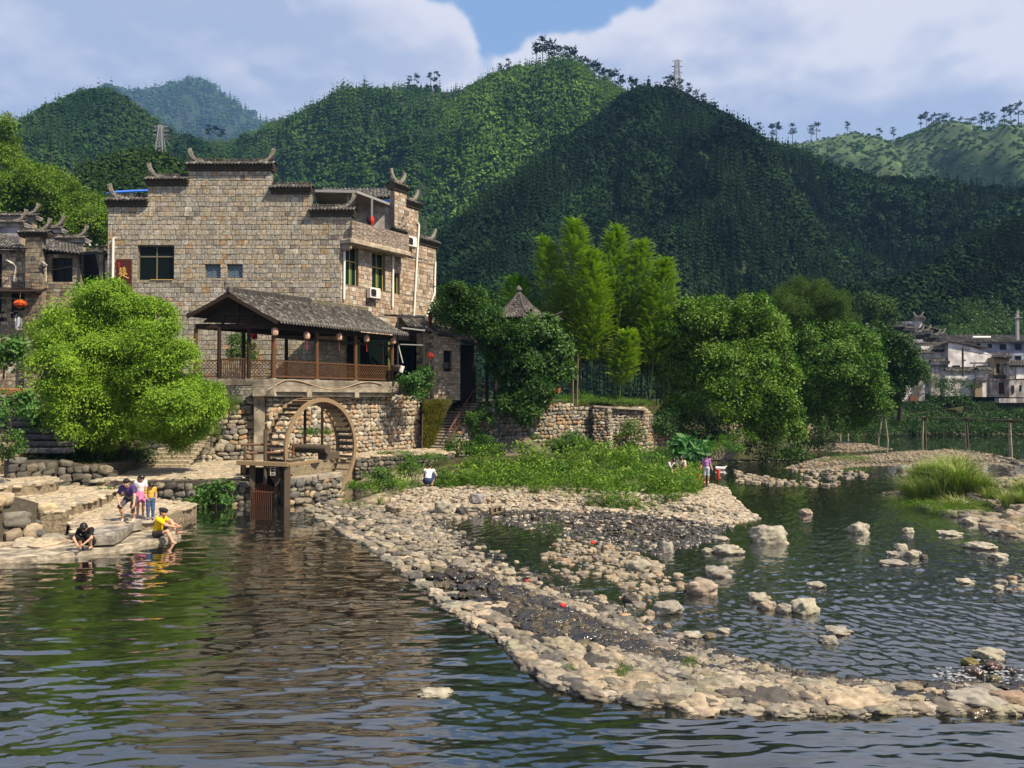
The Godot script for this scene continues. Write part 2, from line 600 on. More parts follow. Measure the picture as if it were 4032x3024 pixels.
func make_water() -> void:
	var f := FastNoiseLite.new()
	f.seed = 3; f.frequency = 0.55; f.fractal_octaves = 2
	var g := FastNoiseLite.new()
	g.seed = 8; g.frequency = 1.1; g.fractal_octaves = 2
	var rows := [30.0, 10.0, 0.0, -4.0, -6.5]
	var z := -7.6
	while z > -33.5:
		rows.append(z)
		z -= clampf(z * z / 3384.0 * 0.9, 0.02, 0.25)
	var pool := sheet("pool_water", rows, 520,
		func(zz: float) -> Vector2: return Vector2(-maxf(9.0, -zz * 0.70 + 1.5), minf(16.0, maxf(9.0, -zz * 0.70 + 1.5))) if zz <= -6.4 else Vector2(-40, 16),
		func(x: float, zz: float) -> float: return 0.0 if zz > -6.4 else wave(f, g, x, zz, clampf(1.15 - (-zz - 9.0) * 0.024, 0.5, 1.0)),
		func(x: float, zz: float) -> bool: return zz > line_z(weir_line, x) - 0.05,
		M.water)
	tag(pool, "", "", "", "structure")
	rows = []
	z = -10.0
	while z > -240.0:
		rows.append(z)
		z -= clampf(z * z / 3768.0 * 1.1, 0.035, 3.0)
	var wh := func(x: float, zz: float) -> float:
		var d := -zz
		var rough := clampf(1.25 - (d - 10.0) / 55.0, 0.12, 1.0)
		return RIVER + wave(f, g, x * 1.6 + 40.0, zz * 1.5, 0.85 * rough) + 0.022 * rough * g.get_noise_2d(x * 3.0, zz * 3.5)
	sheet("river_water", rows, 420,
		func(zz: float) -> Vector2: return Vector2(-12.0 if zz > -60 else -40.0, maxf(16.0, -zz * 0.70 + 3.0)),
		wh,
		func(x: float, zz: float) -> bool: return zz < line_z(weir_foot, x) + 0.05,
		M.river)

var banks := []     # [polygon, level, fall]
func bank(p: PackedVector2Array, level: float, fall: float) -> void:
	var lo := Vector2(1e9, 1e9)
	var hi := -lo
	for q in p:
		lo = lo.min(q); hi = hi.max(q)
	banks.append([p, level, fall, Rect2(lo, hi - lo)])

func ground_y(x: float, z: float) -> float:
	var p := Vector2(x, z)
	var h := -1.1
	for b in banks:
		var r: Rect2 = b[3]
		if not r.has_point(p): continue
		var d := edge_dist(p, b[0])
		if d <= 0: continue
		var t := clampf(d / float(b[2]), 0, 1)
		h = maxf(h, lerpf(-1.1, b[1], t * (2.0 - t)))
	return h + noise.get_noise_2d(x * 1.6, z * 1.6) * 0.14 * clampf(h + 1.3, 0.3, 1.0)

func V2(a: Array) -> PackedVector2Array:
	var out := PackedVector2Array()
	for i in range(0, a.size(), 2): out.append(Vector2(a[i], a[i + 1]))
	return out

func make_ground() -> void:
	noise.seed = 5; noise.frequency = 0.35; noise.fractal_octaves = 3
	bank(V2([-400, -38, -24, -39.5, -17.5, -42.6, -13.3, -42.6, -6.6, -52.6, -1.7, -53.2, 5.6, -56.6, 10, -59, 11, -66, 20, -76, 27, -95, 31, -130, 28, -900, -400, -900]), 4.0, 0.7)
	bank(V2([-9.5, -41, -5, -39.2, 1, -38.2, 8.5, -38.6, 10.3, -42, 11.5, -50, 14, -60, 10, -61, -5, -55, -13, -46]), 0.7, 7.0)
	bank(poly_on([1240, 1990, 1420, 2010, 1600, 1990, 1850, 1990, 2100, 1995, 2350, 2000, 2600, 2020, 2830, 2050, 2980, 2020, 2880, 1960, 2820, 1900, 2760, 1880, 2600, 1860, 1500, 1890], -0.4), -0.12, 3.0)
	bank(poly_on([1700, 2000, 2100, 1985, 2700, 2020, 2900, 2080, 2760, 2140, 2600, 2180, 2480, 2150, 2300, 2110, 2130, 2085, 2000, 2050], RIVER), -0.42, 1.4)
	bank(poly_on([2250, 2230, 2420, 2230, 2540, 2350, 2640, 2440, 2500, 2420, 2330, 2340], RIVER), -0.58, 1.2)
	bank(poly_on([3085, 1830, 3180, 1800, 3380, 1790, 3570, 1772, 3730, 1768, 3900, 1780, 4060, 1812, 4060, 1836, 3900, 1818, 3700, 1815, 3570, 1822, 3380, 1826, 3215, 1846, 3092, 1842], -0.4), -0.34, 1.5)
	bank(poly_on([3160, 1762, 3220, 1744, 3330, 1738, 3430, 1746, 3520, 1760, 3400, 1770, 3250, 1770], -0.4), -0.34, 1.5)
	bank(poly_on([3930, 1870, 4100, 1850, 4100, 1910, 3960, 1890], -0.4), -0.1, 1.5)
	bank(poly_on([3470, 1925, 3560, 1910, 3900, 1905, 4200, 1880, 4400, 1960, 4400, 2110, 4032, 2065, 3830, 2010, 3730, 2010, 3620, 1968], -0.4), 0.1, 2.2)
	bank(V2([9, -60, 14, -62, 17.5, -66, 22, -73, 24, -84, 27, -98, 31, -112, 45, -117, 60, -120, 75, -114, 110, -112, 600, -100, 600, -900, 6, -900, 6, -62]), 2.2, 4.0)
	bank(V2([34, -122, 46, -123, 62, -125, 80, -119, 110, -117, 600, -105, 600, -900, 30, -900]), 5.0, 1.0)
	var xs := [-1400.0, -1000.0, -600.0, -300.0, -150.0, -90.0]
	var x := -46.0
	while x < 66.0:
		xs.append(x); x += 0.55
	xs.append_array([80.0, 110.0, 180.0, 400.0, 900.0, 1400.0])
	var zs := [300.0, 100.0, 20.0, 0.0]
	var z := -9.0
	while z > -132.0:
		zs.append(z); z -= 0.55
	zs.append_array([-140.0, -170.0, -250.0, -500.0, -1200.0, -2400.0])
	var mb := MB.new()
	var w := xs.size()
	for zz in zs:
		for xx in xs:
			var far: bool = absf(xx) > 66.0 or zz < -133.0
			var y: float = (4.0 if zz < -133.0 else ground_y(xx, zz)) if not far or zz < -133.0 else ground_y(xx, zz)
			var c := Color(1, 1, 1)
			if y > 0.45: c = Color(0.15, 0.20, 0.07)
			elif y > 0.2: c = Color(0.3, 0.33, 0.17)
			elif y < RIVER + 0.14: c = Color(0.16, 0.16, 0.15)
			mb.vert(Vector3(xx, y, zz), Vector3.UP, c)
	for j in zs.size():
		for i in w:
			var k := j * w + i
			var a := mb.v[j * w + mini(i + 1, w - 1)] - mb.v[j * w + maxi(i - 1, 0)]
			var b := mb.v[mini(j + 1, zs.size() - 1) * w + i] - mb.v[maxi(j - 1, 0) * w + i]
			var nn := b.cross(a).normalized()
			mb.n[k] = nn if nn.y > 0 else -nn
	for j in zs.size() - 1:
		for i in w - 1:
			var k := j * w + i
			mb.ix.append_array(PackedInt32Array([k, k + w, k + 1, k + 1, k + w, k + w + 1]))
	var g := obj("ground", mb.mesh(), M.gravel)
	tag(g, "", "", "", "structure")

func leafy_ball(n: int, leaf: float, squash: float, seed_: int, low := -0.75) -> ArrayMesh:
	var r := RandomNumberGenerator.new()
	r.seed = seed_
	var mb := MB.new()
	for i in n:
		var d := Vector3(r.randfn(), r.randfn(), r.randfn()).normalized()
		if d.y < low: d.y = -d.y
		var rad := 0.72 + 0.33 * r.randf()
		var p := Vector3(d.x * rad, d.y * rad * squash, d.z * rad)
		var nn := (d + Vector3(r.randfn(), r.randfn() + 0.5, r.randfn()) * 0.45).normalized()
		var t := nn.cross(Vector3(r.randfn(), r.randfn(), r.randfn())).normalized()
		var b := nn.cross(t)
		var s := leaf * (0.7 + 0.6 * r.randf())
		var k := 0.75 + 0.5 * r.randf()
		mb.col = Color(k, k, k * 0.95)
		mb.quad(p - t * s - b * s * 0.4, p + b * -s * 0.9, p + t * s + b * s * 0.2, p + b * s * 0.8 + nn * s * 0.2)
	return mb.mesh()

func conifer_ball(layers: int, per: int, seed_: int) -> ArrayMesh:
	var r := RandomNumberGenerator.new()
	r.seed = seed_
	var mb := MB.new()
	for l in layers:
		var t := float(l) / (layers - 1)
		var y := lerpf(-0.75, 0.95, t)
		var rad := lerpf(0.62, 0.06, pow(t, 1.1))
		for j in per:
			var a := TAU * (j + r.randf() * 0.8) / per + l
			var d := Vector3(cos(a), 0, sin(a))
			var tip := d * rad * (0.8 + 0.4 * r.randf()) + Vector3(0, y - rad * 0.35, 0)
			var root := Vector3(0, y + 0.1, 0) + d * rad * 0.12
			var sd := Vector3(-d.z, 0, d.x) * rad * 0.42
			var k := 0.7 + 0.6 * r.randf()
			mb.col = Color(k, k, k)
			mb.quad(root, (root + tip) * 0.5 - sd, tip, (root + tip) * 0.5 + sd + Vector3(0, 0.04, 0))
	return mb.mesh()

func hill(called: String, pts: Array, front: float, back: float, gully: float, seed_: int, trees: Dictionary) -> Array:
	var f := FastNoiseLite.new()
	f.seed = seed_; f.frequency = 1.0; f.fractal_octaves = 4
	var rid: Array[Vector3] = []
	for i in range(0, pts.size(), 3):
		rid.append(at(pts[i], pts[i + 1], pts[i + 2]))
	var dens: Array[Vector3] = []
	for i in rid.size() - 1:
		var steps := maxi(3, int(rid[i].distance_to(rid[i + 1]) / 7.0))
		var p0: Vector3 = rid[maxi(i - 1, 0)]
		var p3: Vector3 = rid[mini(i + 2, rid.size() - 1)]
		for k in steps:
			dens.append(rid[i].cubic_interpolate(rid[i + 1], p0, p3, float(k) / steps))
	dens.append(rid[rid.size() - 1])
	var rows := 34
	var w := dens.size()
	var mb := MB.new()
	var surf := func(i: float, s: float) -> Vector3:
		var i0 := clampi(int(i), 0, w - 2)
		var p := dens[i0].lerp(dens[i0 + 1], clampf(i - i0, 0, 1))
		var h := maxf(p.y - 3.0, 1.0)
		var run := (front if s >= 0 else back) * h
		var a := absf(s)
		var bump := f.get_noise_2d(p.x * 0.010, s * 1.6) * gully * h * sin(clampf(a * 1.6, 0, 1) * PI * 0.5) * (1.0 - a)
		var fine := f.get_noise_2d(p.x * 0.05, s * h * 0.06) * 0.03 * h * minf(1.0, a * 3.0)
		var y := h * (1.0 - a * (0.80 + 0.20 * a)) + bump + fine
		return Vector3(p.x * (1.0 - 0.0 * a), y + 2.0 - a * 3.0, p.z + run * s)
	for r in rows + 1:
		var s := -0.6 + 1.6 * r / rows
		for i in w:
			mb.vert((surf as Callable).call(i, s), Vector3.UP, Color(1, 1, 1))
	for r in rows + 1:
		for i in w:
			var k := r * w + i
			var a := mb.v[r * w + mini(i + 1, w - 1)] - mb.v[r * w + maxi(i - 1, 0)]
			var b := mb.v[mini(r + 1, rows) * w + i] - mb.v[maxi(r - 1, 0) * w + i]
			var nn := b.cross(a).normalized()
			mb.n[k] = nn if nn.y > 0 else -nn
	for r in rows:
		for i in w - 1:
			var k := r * w + i
			mb.ix.append_array(PackedInt32Array([k, k + 1, k + w, k + 1, k + w + 1, k + w]))
	var m: Material = trees.get("floor", M.forest_floor)
	var o := obj("hill", mb.mesh(), m)
	tag(o, "", "", "", "structure")
	var sz: float = trees.size
	var total: int = trees.count
	var kinds: Array = trees.kinds
	var xs := []
	var cs := []
	for k in kinds.size():
		xs.append([]); cs.append([])
	for q in total:
		var i := rng.randf() * (w - 1)
		var s := rr(-0.1, float(trees.get("low", 0.9)))
		var p: Vector3 = (surf as Callable).call(i, s)
		var k := rng.randi() % kinds.size()
		if f.get_noise_2d(p.x * 0.02 + 30.0, s * 3.0) > 0.12 and kinds.size() > 1: k = kinds.size() - 1
		var g := sz * rr(0.65, 1.25) * (0.7 if absf(s) < 0.05 else 1.0)
		var b := Basis(Vector3.UP, rng.randf() * TAU).scaled(Vector3(g, g * float(kinds[k][1]) * rr(0.85, 1.2), g))
		xs[k].append(Transform3D(b, p + Vector3(0, g * 0.35 * float(kinds[k][1]), 0)))
		var c: Color = trees.a.lerp(trees.b, clampf(0.5 + 1.3 * f.get_noise_2d(p.x * 0.03, s * 4.0 + 9.0) + rr(-0.25, 0.25), 0, 1))
		cs[k].append(vary(c, 0.16))
	for k in kinds.size():
		if xs[k].size() > 0:
			var mm := many("forest", kinds[k][0], M.needle, xs[k], cs[k])
			mm.set_meta("label", "")
			tag(mm, trees.label, "forest", "", "stuff")
	return [dens, surf, w]

func make_hills() -> void:
	var round_ := leafy_ball(62, 0.30, 1.0, 11)
	var round2 := leafy_ball(54, 0.34, 0.9, 12)
	var con := conifer_ball(6, 7, 13)
	var dense := leafy_ball(150, 0.19, 1.0, 14)
	var dense2 := leafy_ball(130, 0.2, 0.85, 15)
	var con2 := conifer_ball(8, 11, 16)
	G.round = round_; G.round2 = round2; G.con = con
	var S := 4032.0 / 2212.0
	var P := func(a: Array) -> Array:
		var out := []
		for i in range(0, a.size(), 3):
			out.append(a[i] * S); out.append(a[i + 1] * S); out.append(a[i + 2])
		return out
	hill("hill", (P as Callable).call([60, 330, 2200, 200, 290, 2200, 300, 222, 2200, 345, 196, 2200, 380, 184, 2200, 420, 175, 2200, 455, 184, 2200, 490, 205, 2200, 530, 237, 2200, 580, 262, 2200, 650, 290, 2200, 760, 330, 2200]), 1.3, 1.3, 0.35, 31,
		{"size": 15.0, "count": 8000, "kinds": [[round_, 0.9], [con, 1.5]], "a": Color(0.030, 0.060, 0.018), "b": Color(0.05, 0.085, 0.025), "label": "hazy blue forest on the farthest cone-shaped hill"})
	hill("hill", (P as Callable).call([1480, 330, 760, 1600, 305, 760, 1660, 308, 750, 1720, 306, 740, 1800, 290, 730, 1850, 283, 730, 1900, 305, 735, 1960, 290, 720, 2010, 277, 720, 2080, 284, 720, 2140, 276, 720, 2215, 262, 720, 2300, 240, 720, 2450, 215, 730, 2700, 250, 760]), 1.5, 1.3, 0.45, 33,
		{"size": 1.5, "count": 15000, "kinds": [[round2, 0.7]], "a": Color(0.06, 0.125, 0.04), "b": Color(0.095, 0.155, 0.055), "floor": mat("pale_slope", lin(0.085, 0.15, 0.05), 0.95, G.blotch, Vector3.ONE * 0.012), "label": "pale green scrub on the cleared far hills at the right"})
	hill("hill", (P as Callable).call([-260, 330, 470, -100, 330, 460, 30, 294, 450, 70, 266, 450, 110, 237, 450, 150, 213, 450, 190, 199, 450, 230, 197, 450, 265, 210, 450, 300, 235, 450, 340, 262, 450, 400, 292, 450, 460, 318, 450, 520, 345, 440, 600, 380, 430]), 1.2, 1.2, 0.4, 35,
		{"size": 3.1, "count": 12000, "kinds": [[round_, 1.0], [con, 1.7]], "a": Color(0.013, 0.042, 0.011), "b": Color(0.042, 0.09, 0.02), "label": "dark green forest on the rounded hill behind the left pylon"})
	hill("hill", (P as Callable).call([430, 345, 560, 500, 322, 560, 560, 296, 560, 600, 274, 560, 640, 256, 560, 680, 236, 560, 720, 216, 560, 770, 201, 560, 820, 194, 560, 870, 190, 560, 930, 186, 560, 1000, 190, 560, 1040, 200, 560, 1200, 230, 560]), 1.1, 1.2, 0.45, 37,
		{"size": 3.5, "count": 13500, "kinds": [[round_, 1.0], [con, 1.7]], "a": Color(0.018, 0.055, 0.012), "b": Color(0.055, 0.115, 0.024), "label": "green forest on the middle hill between cone and summit"})
	hill("hill", (P as Callable).call([760, 330, 500, 860, 290, 490, 940, 240, 485, 1010, 195, 480, 1045, 175, 480, 1080, 158, 480, 1120, 145, 480, 1160, 137, 480, 1200, 136, 480, 1235, 146, 480, 1270, 168, 480, 1310, 186, 480, 1350, 200, 480, 1450, 215, 480, 1600, 280, 480, 1750, 350, 480]), 0.85, 1.2, 0.35, 39,
		{"size": 3.0, "count": 16000, "kinds": [[round_, 1.1], [con, 2.0]], "a": Color(0.036, 0.090, 0.014), "b": Color(0.10, 0.19, 0.034), "label": "bright green plantation forest on the highest central slope"})
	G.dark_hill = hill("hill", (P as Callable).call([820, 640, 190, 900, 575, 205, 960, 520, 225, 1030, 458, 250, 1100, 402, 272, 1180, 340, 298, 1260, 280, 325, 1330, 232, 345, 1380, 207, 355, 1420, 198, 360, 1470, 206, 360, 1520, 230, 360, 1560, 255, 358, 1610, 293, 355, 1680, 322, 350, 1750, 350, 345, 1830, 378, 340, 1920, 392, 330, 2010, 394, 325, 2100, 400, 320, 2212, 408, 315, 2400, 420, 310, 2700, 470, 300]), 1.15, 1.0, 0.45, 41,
		{"size": 2.7, "count": 17000, "kinds": [[dense, 1.0], [dense2, 1.1], [con2, 1.8]], "a": Color(0.005, 0.016, 0.008), "b": Color(0.022, 0.050, 0.018), "low": 0.97, "label": "very dark pine forest covering the near hill below the tall pylon"})  # tree colours darkened to carry the cloud shadow over this hill
	hill("hill", (P as Callable).call([60, 470, 150, 130, 420, 160, 190, 375, 165, 240, 348, 168, 290, 338, 170, 340, 340, 170, 400, 362, 170, 470, 400, 172, 560, 450, 175]), 1.1, 1.2, 0.3, 43,
		{"size": 2.3, "count": 3600, "kinds": [[dense, 1.0], [con2, 1.6]], "a": Color(0.018, 0.042, 0.010), "b": Color(0.035, 0.07, 0.015), "label": "dark trees massed on the low knoll behind the house"})
	hill("hill", (P as Callable).call([1500, 660, 165, 1650, 640, 168, 1800, 640, 172, 1900, 620, 178, 2000, 580, 185, 2080, 530, 190, 2160, 490, 195, 2250, 470, 200, 2400, 430, 205, 2650, 450, 210]), 0.7, 1.0, 0.3, 47,
		{"size": 2.1, "count": 5200, "kinds": [[dense, 1.0], [con2, 1.5]], "a": Color(0.007, 0.018, 0.009), "b": Color(0.017, 0.038, 0.014), "label": "dark wooded foot of the slope behind the white village"})
func stone_mesh(seed_: int, sub: int, rough: float, boxy: float) -> ArrayMesh:
	var f := FastNoiseLite.new()
	f.seed = seed_; f.frequency = 0.8; f.fractal_octaves = 3
	var mb := MB.new()
	var pt := func(p: Vector3) -> Vector3:
		var s := p.normalized()
		var q := s.lerp(p * 0.86, boxy)
		var d := f.get_noise_3d(s.x * 1.3, s.y * 1.3, s.z * 1.3)
		var d2 := f.get_noise_3d(s.x * 4.0 + 9.0, s.y * 4.0, s.z * 4.0)
		return q * (1.0 + d * rough + d2 * rough * 0.35)
	for ax in 3:
		for sg in [-1.0, 1.0]:
			for i in sub:
				for j in sub:
					var cs := []
					for q in [[0, 0], [1, 0], [1, 1], [0, 1]]:
						var p := Vector3.ZERO
						p[ax] = sg
						p[(ax + 1) % 3] = -1.0 + 2.0 * (i + q[0]) / sub
						p[(ax + 2) % 3] = -1.0 + 2.0 * (j + q[1]) / sub
						cs.append((pt as Callable).call(p))
					if sg > 0:
						mb.tri(cs[0], cs[1], cs[2]); mb.tri(cs[0], cs[2], cs[3])
					else:
						mb.tri(cs[0], cs[2], cs[1]); mb.tri(cs[0], cs[3], cs[2])
	var sum := {}
	for i in mb.v.size():
		var k := Vector3i(mb.v[i] * 1000.0)
		sum[k] = sum.get(k, Vector3.ZERO) + mb.n[i]
	for i in mb.v.size():
		mb.n[i] = mb.n[i].lerp((sum[Vector3i(mb.v[i] * 1000.0)] as Vector3).normalized(), 0.72).normalized()
	return mb.mesh()

func make_pieces() -> void:
	for i in 8: stones.append(stone_mesh(100 + i, 3, 0.34, 0.45))
	for i in 7: boulders.append(stone_mesh(200 + i, 8, 0.42, 0.3))
	for i in 6:
		var mb := MB.new()
		mb.box(Vector3.ZERO, Vector3.ONE, Basis.IDENTITY, 0.07)
		var r := RandomNumberGenerator.new()
		r.seed = 300 + i
		var moved := {}
		for k in mb.v.size():
			var key := Vector3i(mb.v[k] * 100.0)
			if not moved.has(key): moved[key] = Vector3(r.randfn(), r.randfn(), r.randfn() * 2.0) * 0.018
			mb.v[k] += moved[key]
		bricks.append(mb.mesh())
	var tl := MB.new()
	var seg := 4
	for s in seg:
		var a0 := PI * s / seg
		var a1 := PI * (s + 1) / seg
		var p0 := Vector3(cos(a0) * 0.5, sin(a0) * 0.34, 0.5)
		var p1 := Vector3(cos(a1) * 0.5, sin(a1) * 0.34, 0.5)
		var q0 := Vector3(cos(a0) * 0.44, sin(a0) * 0.30, -0.5)
		var q1 := Vector3(cos(a1) * 0.44, sin(a1) * 0.30, -0.5)
		tl.quad(p0, q0, q1, p1)
		var r0 := Vector3(cos(a0) * 0.36, sin(a0) * 0.22, 0.5)
		var r1 := Vector3(cos(a1) * 0.36, sin(a1) * 0.22, 0.5)
		tl.quad(p1, r1, r0, p0)
		tl.quad(r0, r1, Vector3(cos(a1) * 0.34, sin(a1) * 0.2, -0.5), Vector3(cos(a0) * 0.34, sin(a0) * 0.2, -0.5))
	G.tile = tl.mesh()
	var unit := MB.new()
	unit.box(Vector3.ZERO, Vector3.ONE, Basis.IDENTITY, 0.03)
	G.unit = unit.mesh()

var tint_cache := {}
func tinted(base: String, c: Color) -> Material:
	var lum := maxf(c.g, 0.002)
	var q := Vector3i(int(roundf(log(lum) * 5.0)), int(roundf(c.r / lum * 14.0)), int(roundf(c.b / lum * 14.0)))
	var key := base + str(q)
	if not tint_cache.has(key):
		var m: StandardMaterial3D = M[base].duplicate()
		var l := exp(q.x / 5.0)
		m.albedo_color = Color(l * q.y / 14.0, l, l * q.z / 14.0).linear_to_srgb()
		tint_cache[key] = m
	return tint_cache[key]

func pick(pal: Array) -> Color:
	var sum := 0.0
	for i in range(0, pal.size(), 2): sum += pal[i]
	var r := rng.randf() * sum
	for i in range(0, pal.size(), 2):
		r -= pal[i]
		if r <= 0: return pal[i + 1]
	return pal[1]

func lay(pieces: Array, called: String, base: String, parent: Node, cap: int, rest_name := "") -> void:
	pieces.sort_custom(func(a: Array, b: Array) -> bool: return a[0] > b[0])
	var n := mini(cap, pieces.size())
	for i in n:
		obj(called, pieces[i][1], tinted(base, pieces[i][3]), parent, pieces[i][2])
	var xs := {}
	var cs := {}
	for i in range(n, pieces.size()):
		var m: Mesh = pieces[i][1]
		if not xs.has(m):
			xs[m] = []; cs[m] = []
		xs[m].append(pieces[i][2]); cs[m].append(pieces[i][3])
	if xs.size() == 0: return
	for m in xs:
		many(rest_name if rest_name else called + "s", m, M[base], xs[m], cs[m], parent)

const STONE_GREY := Color(0.37, 0.335, 0.265)
const STONE_TAN := Color(0.47, 0.40, 0.285)
const STONE_ORANGE := Color(0.49, 0.335, 0.195)
const STONE_DARK := Color(0.16, 0.148, 0.13)
const STONE_PALE := Color(0.56, 0.52, 0.44)
var pal_front := [6, Color(0.40, 0.375, 0.315), 7, Color(0.455, 0.42, 0.345), 4, STONE_TAN, 0.6, STONE_ORANGE, 0.6, Color(0.235, 0.215, 0.185), 0.6, STONE_PALE]
var pal_side := [5, Color(0.48, 0.38, 0.285), 5, Color(0.53, 0.43, 0.335), 3, Color(0.42, 0.305, 0.21), 1.5, STONE_PALE, 1.2, Color(0.26, 0.21, 0.17)]
var pal_rubble := [4, Color(0.42, 0.37, 0.29), 4, Color(0.34, 0.30, 0.235), 2, Color(0.42, 0.29, 0.17), 2.5, Color(0.21, 0.20, 0.175), 1.5, Color(0.5, 0.46, 0.39)]
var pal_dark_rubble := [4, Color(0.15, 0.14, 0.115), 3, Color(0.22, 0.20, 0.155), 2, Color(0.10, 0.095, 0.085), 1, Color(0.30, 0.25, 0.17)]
var pal_river := [5, Color(0.36, 0.305, 0.22), 4, Color(0.29, 0.25, 0.185), 2, Color(0.22, 0.2, 0.165), 1.5, Color(0.34, 0.24, 0.15), 1, Color(0.17, 0.16, 0.145)]
var pal_tile := [5, Color(0.07, 0.066, 0.062), 4, Color(0.115, 0.108, 0.098), 2, Color(0.22, 0.207, 0.185), 1.5, Color(0.04, 0.038, 0.036)]

func spans(rects: Array, holes: Array, v: float) -> Array:
	var iv := []
	for r in rects:
		if v > r[2] and v < r[3]: iv.append([r[0], r[1]])
	iv.sort_custom(func(a: Array, b: Array) -> bool: return a[0] < b[0])
	var out := []
	for i in iv:
		if out.size() > 0 and i[0] <= out[out.size() - 1][1] + 0.01:
			out[out.size() - 1][1] = maxf(out[out.size() - 1][1], i[1])
		else: out.append(i.duplicate())
	for h in holes:
		if v <= h[2] or v >= h[3]: continue
		var nxt := []
		for i in out:
			if h[1] <= i[0] or h[0] >= i[1]: nxt.append(i)
			else:
				if h[0] - i[0] > 0.03: nxt.append([i[0], h[0]])
				if i[1] - h[1] > 0.03: nxt.append([h[1], i[1]])
		out = nxt
	return out

func masonry(parent: Node, o: Vector3, u: Vector3, nrm: Vector3, rects: Array, holes: Array, course: float, wide: Vector2, pal: Array, cap: int, thick := 0.35, back := "mortar", wall_name := "wall") -> void:
	var top := -1e9
	var low := 1e9
	for r in rects:
		top = maxf(top, r[3]); low = minf(low, r[2])
	var pieces := []
	var mb := MB.new()
	var open := {}      # span -> start height
	var v := low
	var bs := Basis(u, Vector3.UP, nrm)
	while v < top - 0.05:
		var hgt := course * rr(0.85, 1.15)
		var v2 := minf(v + hgt, top)
		for r in rects + holes:
			for e in [r[2], r[3]]:
				if e > v + 0.04 and e < v2 + 0.08: v2 = minf(v2, e)
		var now := {}
		for s in spans(rects, holes, (v + v2) * 0.5):
			var key := Vector2(s[0], s[1])
			now[key] = open.get(key, v)
			var x: float = s[0]
			while x < s[1] - 0.02:
				var x2: float = x + rr(wide.x, wide.y)
				if x2 > s[1] - wide.x * 0.5: x2 = s[1]
				var w := x2 - x
				var h := v2 - v
				var g := 0.022
				var d := 0.10
				var proud := rr(0.012, 0.042)
				var c := o + u * (x + w * 0.5) + Vector3.UP * (v + h * 0.5) + nrm * (proud - d * 0.5)
				var b := Basis(u * (w - g), Vector3.UP * (h - g), nrm * d)
				var col := vary(pick(pal), 0.2)
				pieces.append([w * h, bricks[rng.randi() % bricks.size()], Transform3D(b, c), col])
				x = x2
		for key in open:
			if not now.has(key):
				mb.box(o + u * ((key.x + key.y) * 0.5) + Vector3.UP * ((open[key] + v) * 0.5) - nrm * (thick * 0.5), Vector3(key.y - key.x, v - open[key], thick), bs)
		open = now
		v = v2
	for key in open:
		mb.box(o + u * ((key.x + key.y) * 0.5) + Vector3.UP * ((open[key] + v) * 0.5) - nrm * (thick * 0.5), Vector3(key.y - key.x, v - open[key], thick), bs)
	var w := obj(wall_name, mb.mesh(), M[back], parent)
	lay(pieces, "brick", "brick", w, cap)

func rubble(parent: Node, base: Array, tops: Array, size: float, pal: Array, cap: int, back := "mortar", lean := 0.06, thick := 0.6, wall_name := "", keep = null, steep := 0.0) -> void:
	var pieces := []
	var mb := MB.new()
	for i in base.size() - 1:
		var a: Vector3 = base[i]
		var b: Vector3 = base[i + 1]
		var flat := Vector3(b.x - a.x, 0, b.z - a.z)
		var len := flat.length()
		var u := flat / len
		var nrm := u.cross(Vector3.UP) * 1.0
		var ta: float = tops[i]
		var tb: float = tops[i + 1]
		var slant := Vector3(0, 1, 0) - nrm * lean
		var A := Vector3(a.x, a.y - 0.3, a.z)
		var B := Vector3(b.x, b.y - 0.3, b.z)
		var At := A + slant * (ta - A.y)
		var Bt := B + slant * (tb - B.y)
		var bk := -nrm * thick
		mb.quad(A, B, Bt, At)
		mb.quad(At, Bt, Bt + bk, At + bk)
		mb.quad(B + bk, A + bk, At + bk, Bt + bk)
		mb.quad(A + bk, A, At, At + bk)
		mb.quad(B, B + bk, Bt + bk, Bt)
		var v := minf(a.y, b.y) - 0.15
		var row := 0
		while v < maxf(ta, tb):
			var h := size * rr(0.55, 0.9)
			var x := rr(-0.3, 0.2) * size
			while x < len:
				var w := size * rr(0.6, 1.5)
				var xc := x + w * 0.5
				x += w
				var t := clampf(xc / len, 0, 1)
				if v + h * 0.6 > lerpf(ta, tb, t) + 0.05: continue
				if v + h < lerpf(a.y, b.y, t) - 0.2: continue
				if xc < 0 or xc > len: continue
				var hh := h * rr(0.8, 1.25)
				var p := A.lerp(B, t)
				p = Vector3(p.x, 0, p.z) + slant * (v + h * 0.5 - p.y) + Vector3(0, p.y, 0) + nrm * rr(-0.02, 0.05) * (size / 0.35) + Vector3.UP * rr(-0.15, 0.15) * h
				if keep != null and not (keep as Callable).call(p): continue
				var roll := rr(-0.35, 0.35) + steep * (1.0 if row % 2 == 0 else -1.0) * 0.5
				var bb := Basis(u, Vector3.UP, nrm) * Basis(Vector3(0, 0, 1), roll)
				bb = bb * Basis(Vector3(0, 1, 0), rr(-0.2, 0.2)) * Basis.from_scale(Vector3(w * 0.54, hh * 0.54, size * rr(0.32, 0.5)))
				pieces.append([w * hh, stones[rng.randi() % stones.size()], Transform3D(bb, p), vary(pick(pal), 0.2)])
			v += h
			row += 1
	var wl: Node = parent
	if wall_name:
		wl = obj(wall_name, mb.mesh(), M[back], parent)
	else:
		obj("core", mb.mesh(), M[back], parent)
	lay(pieces, "stone", "stone", wl, cap)

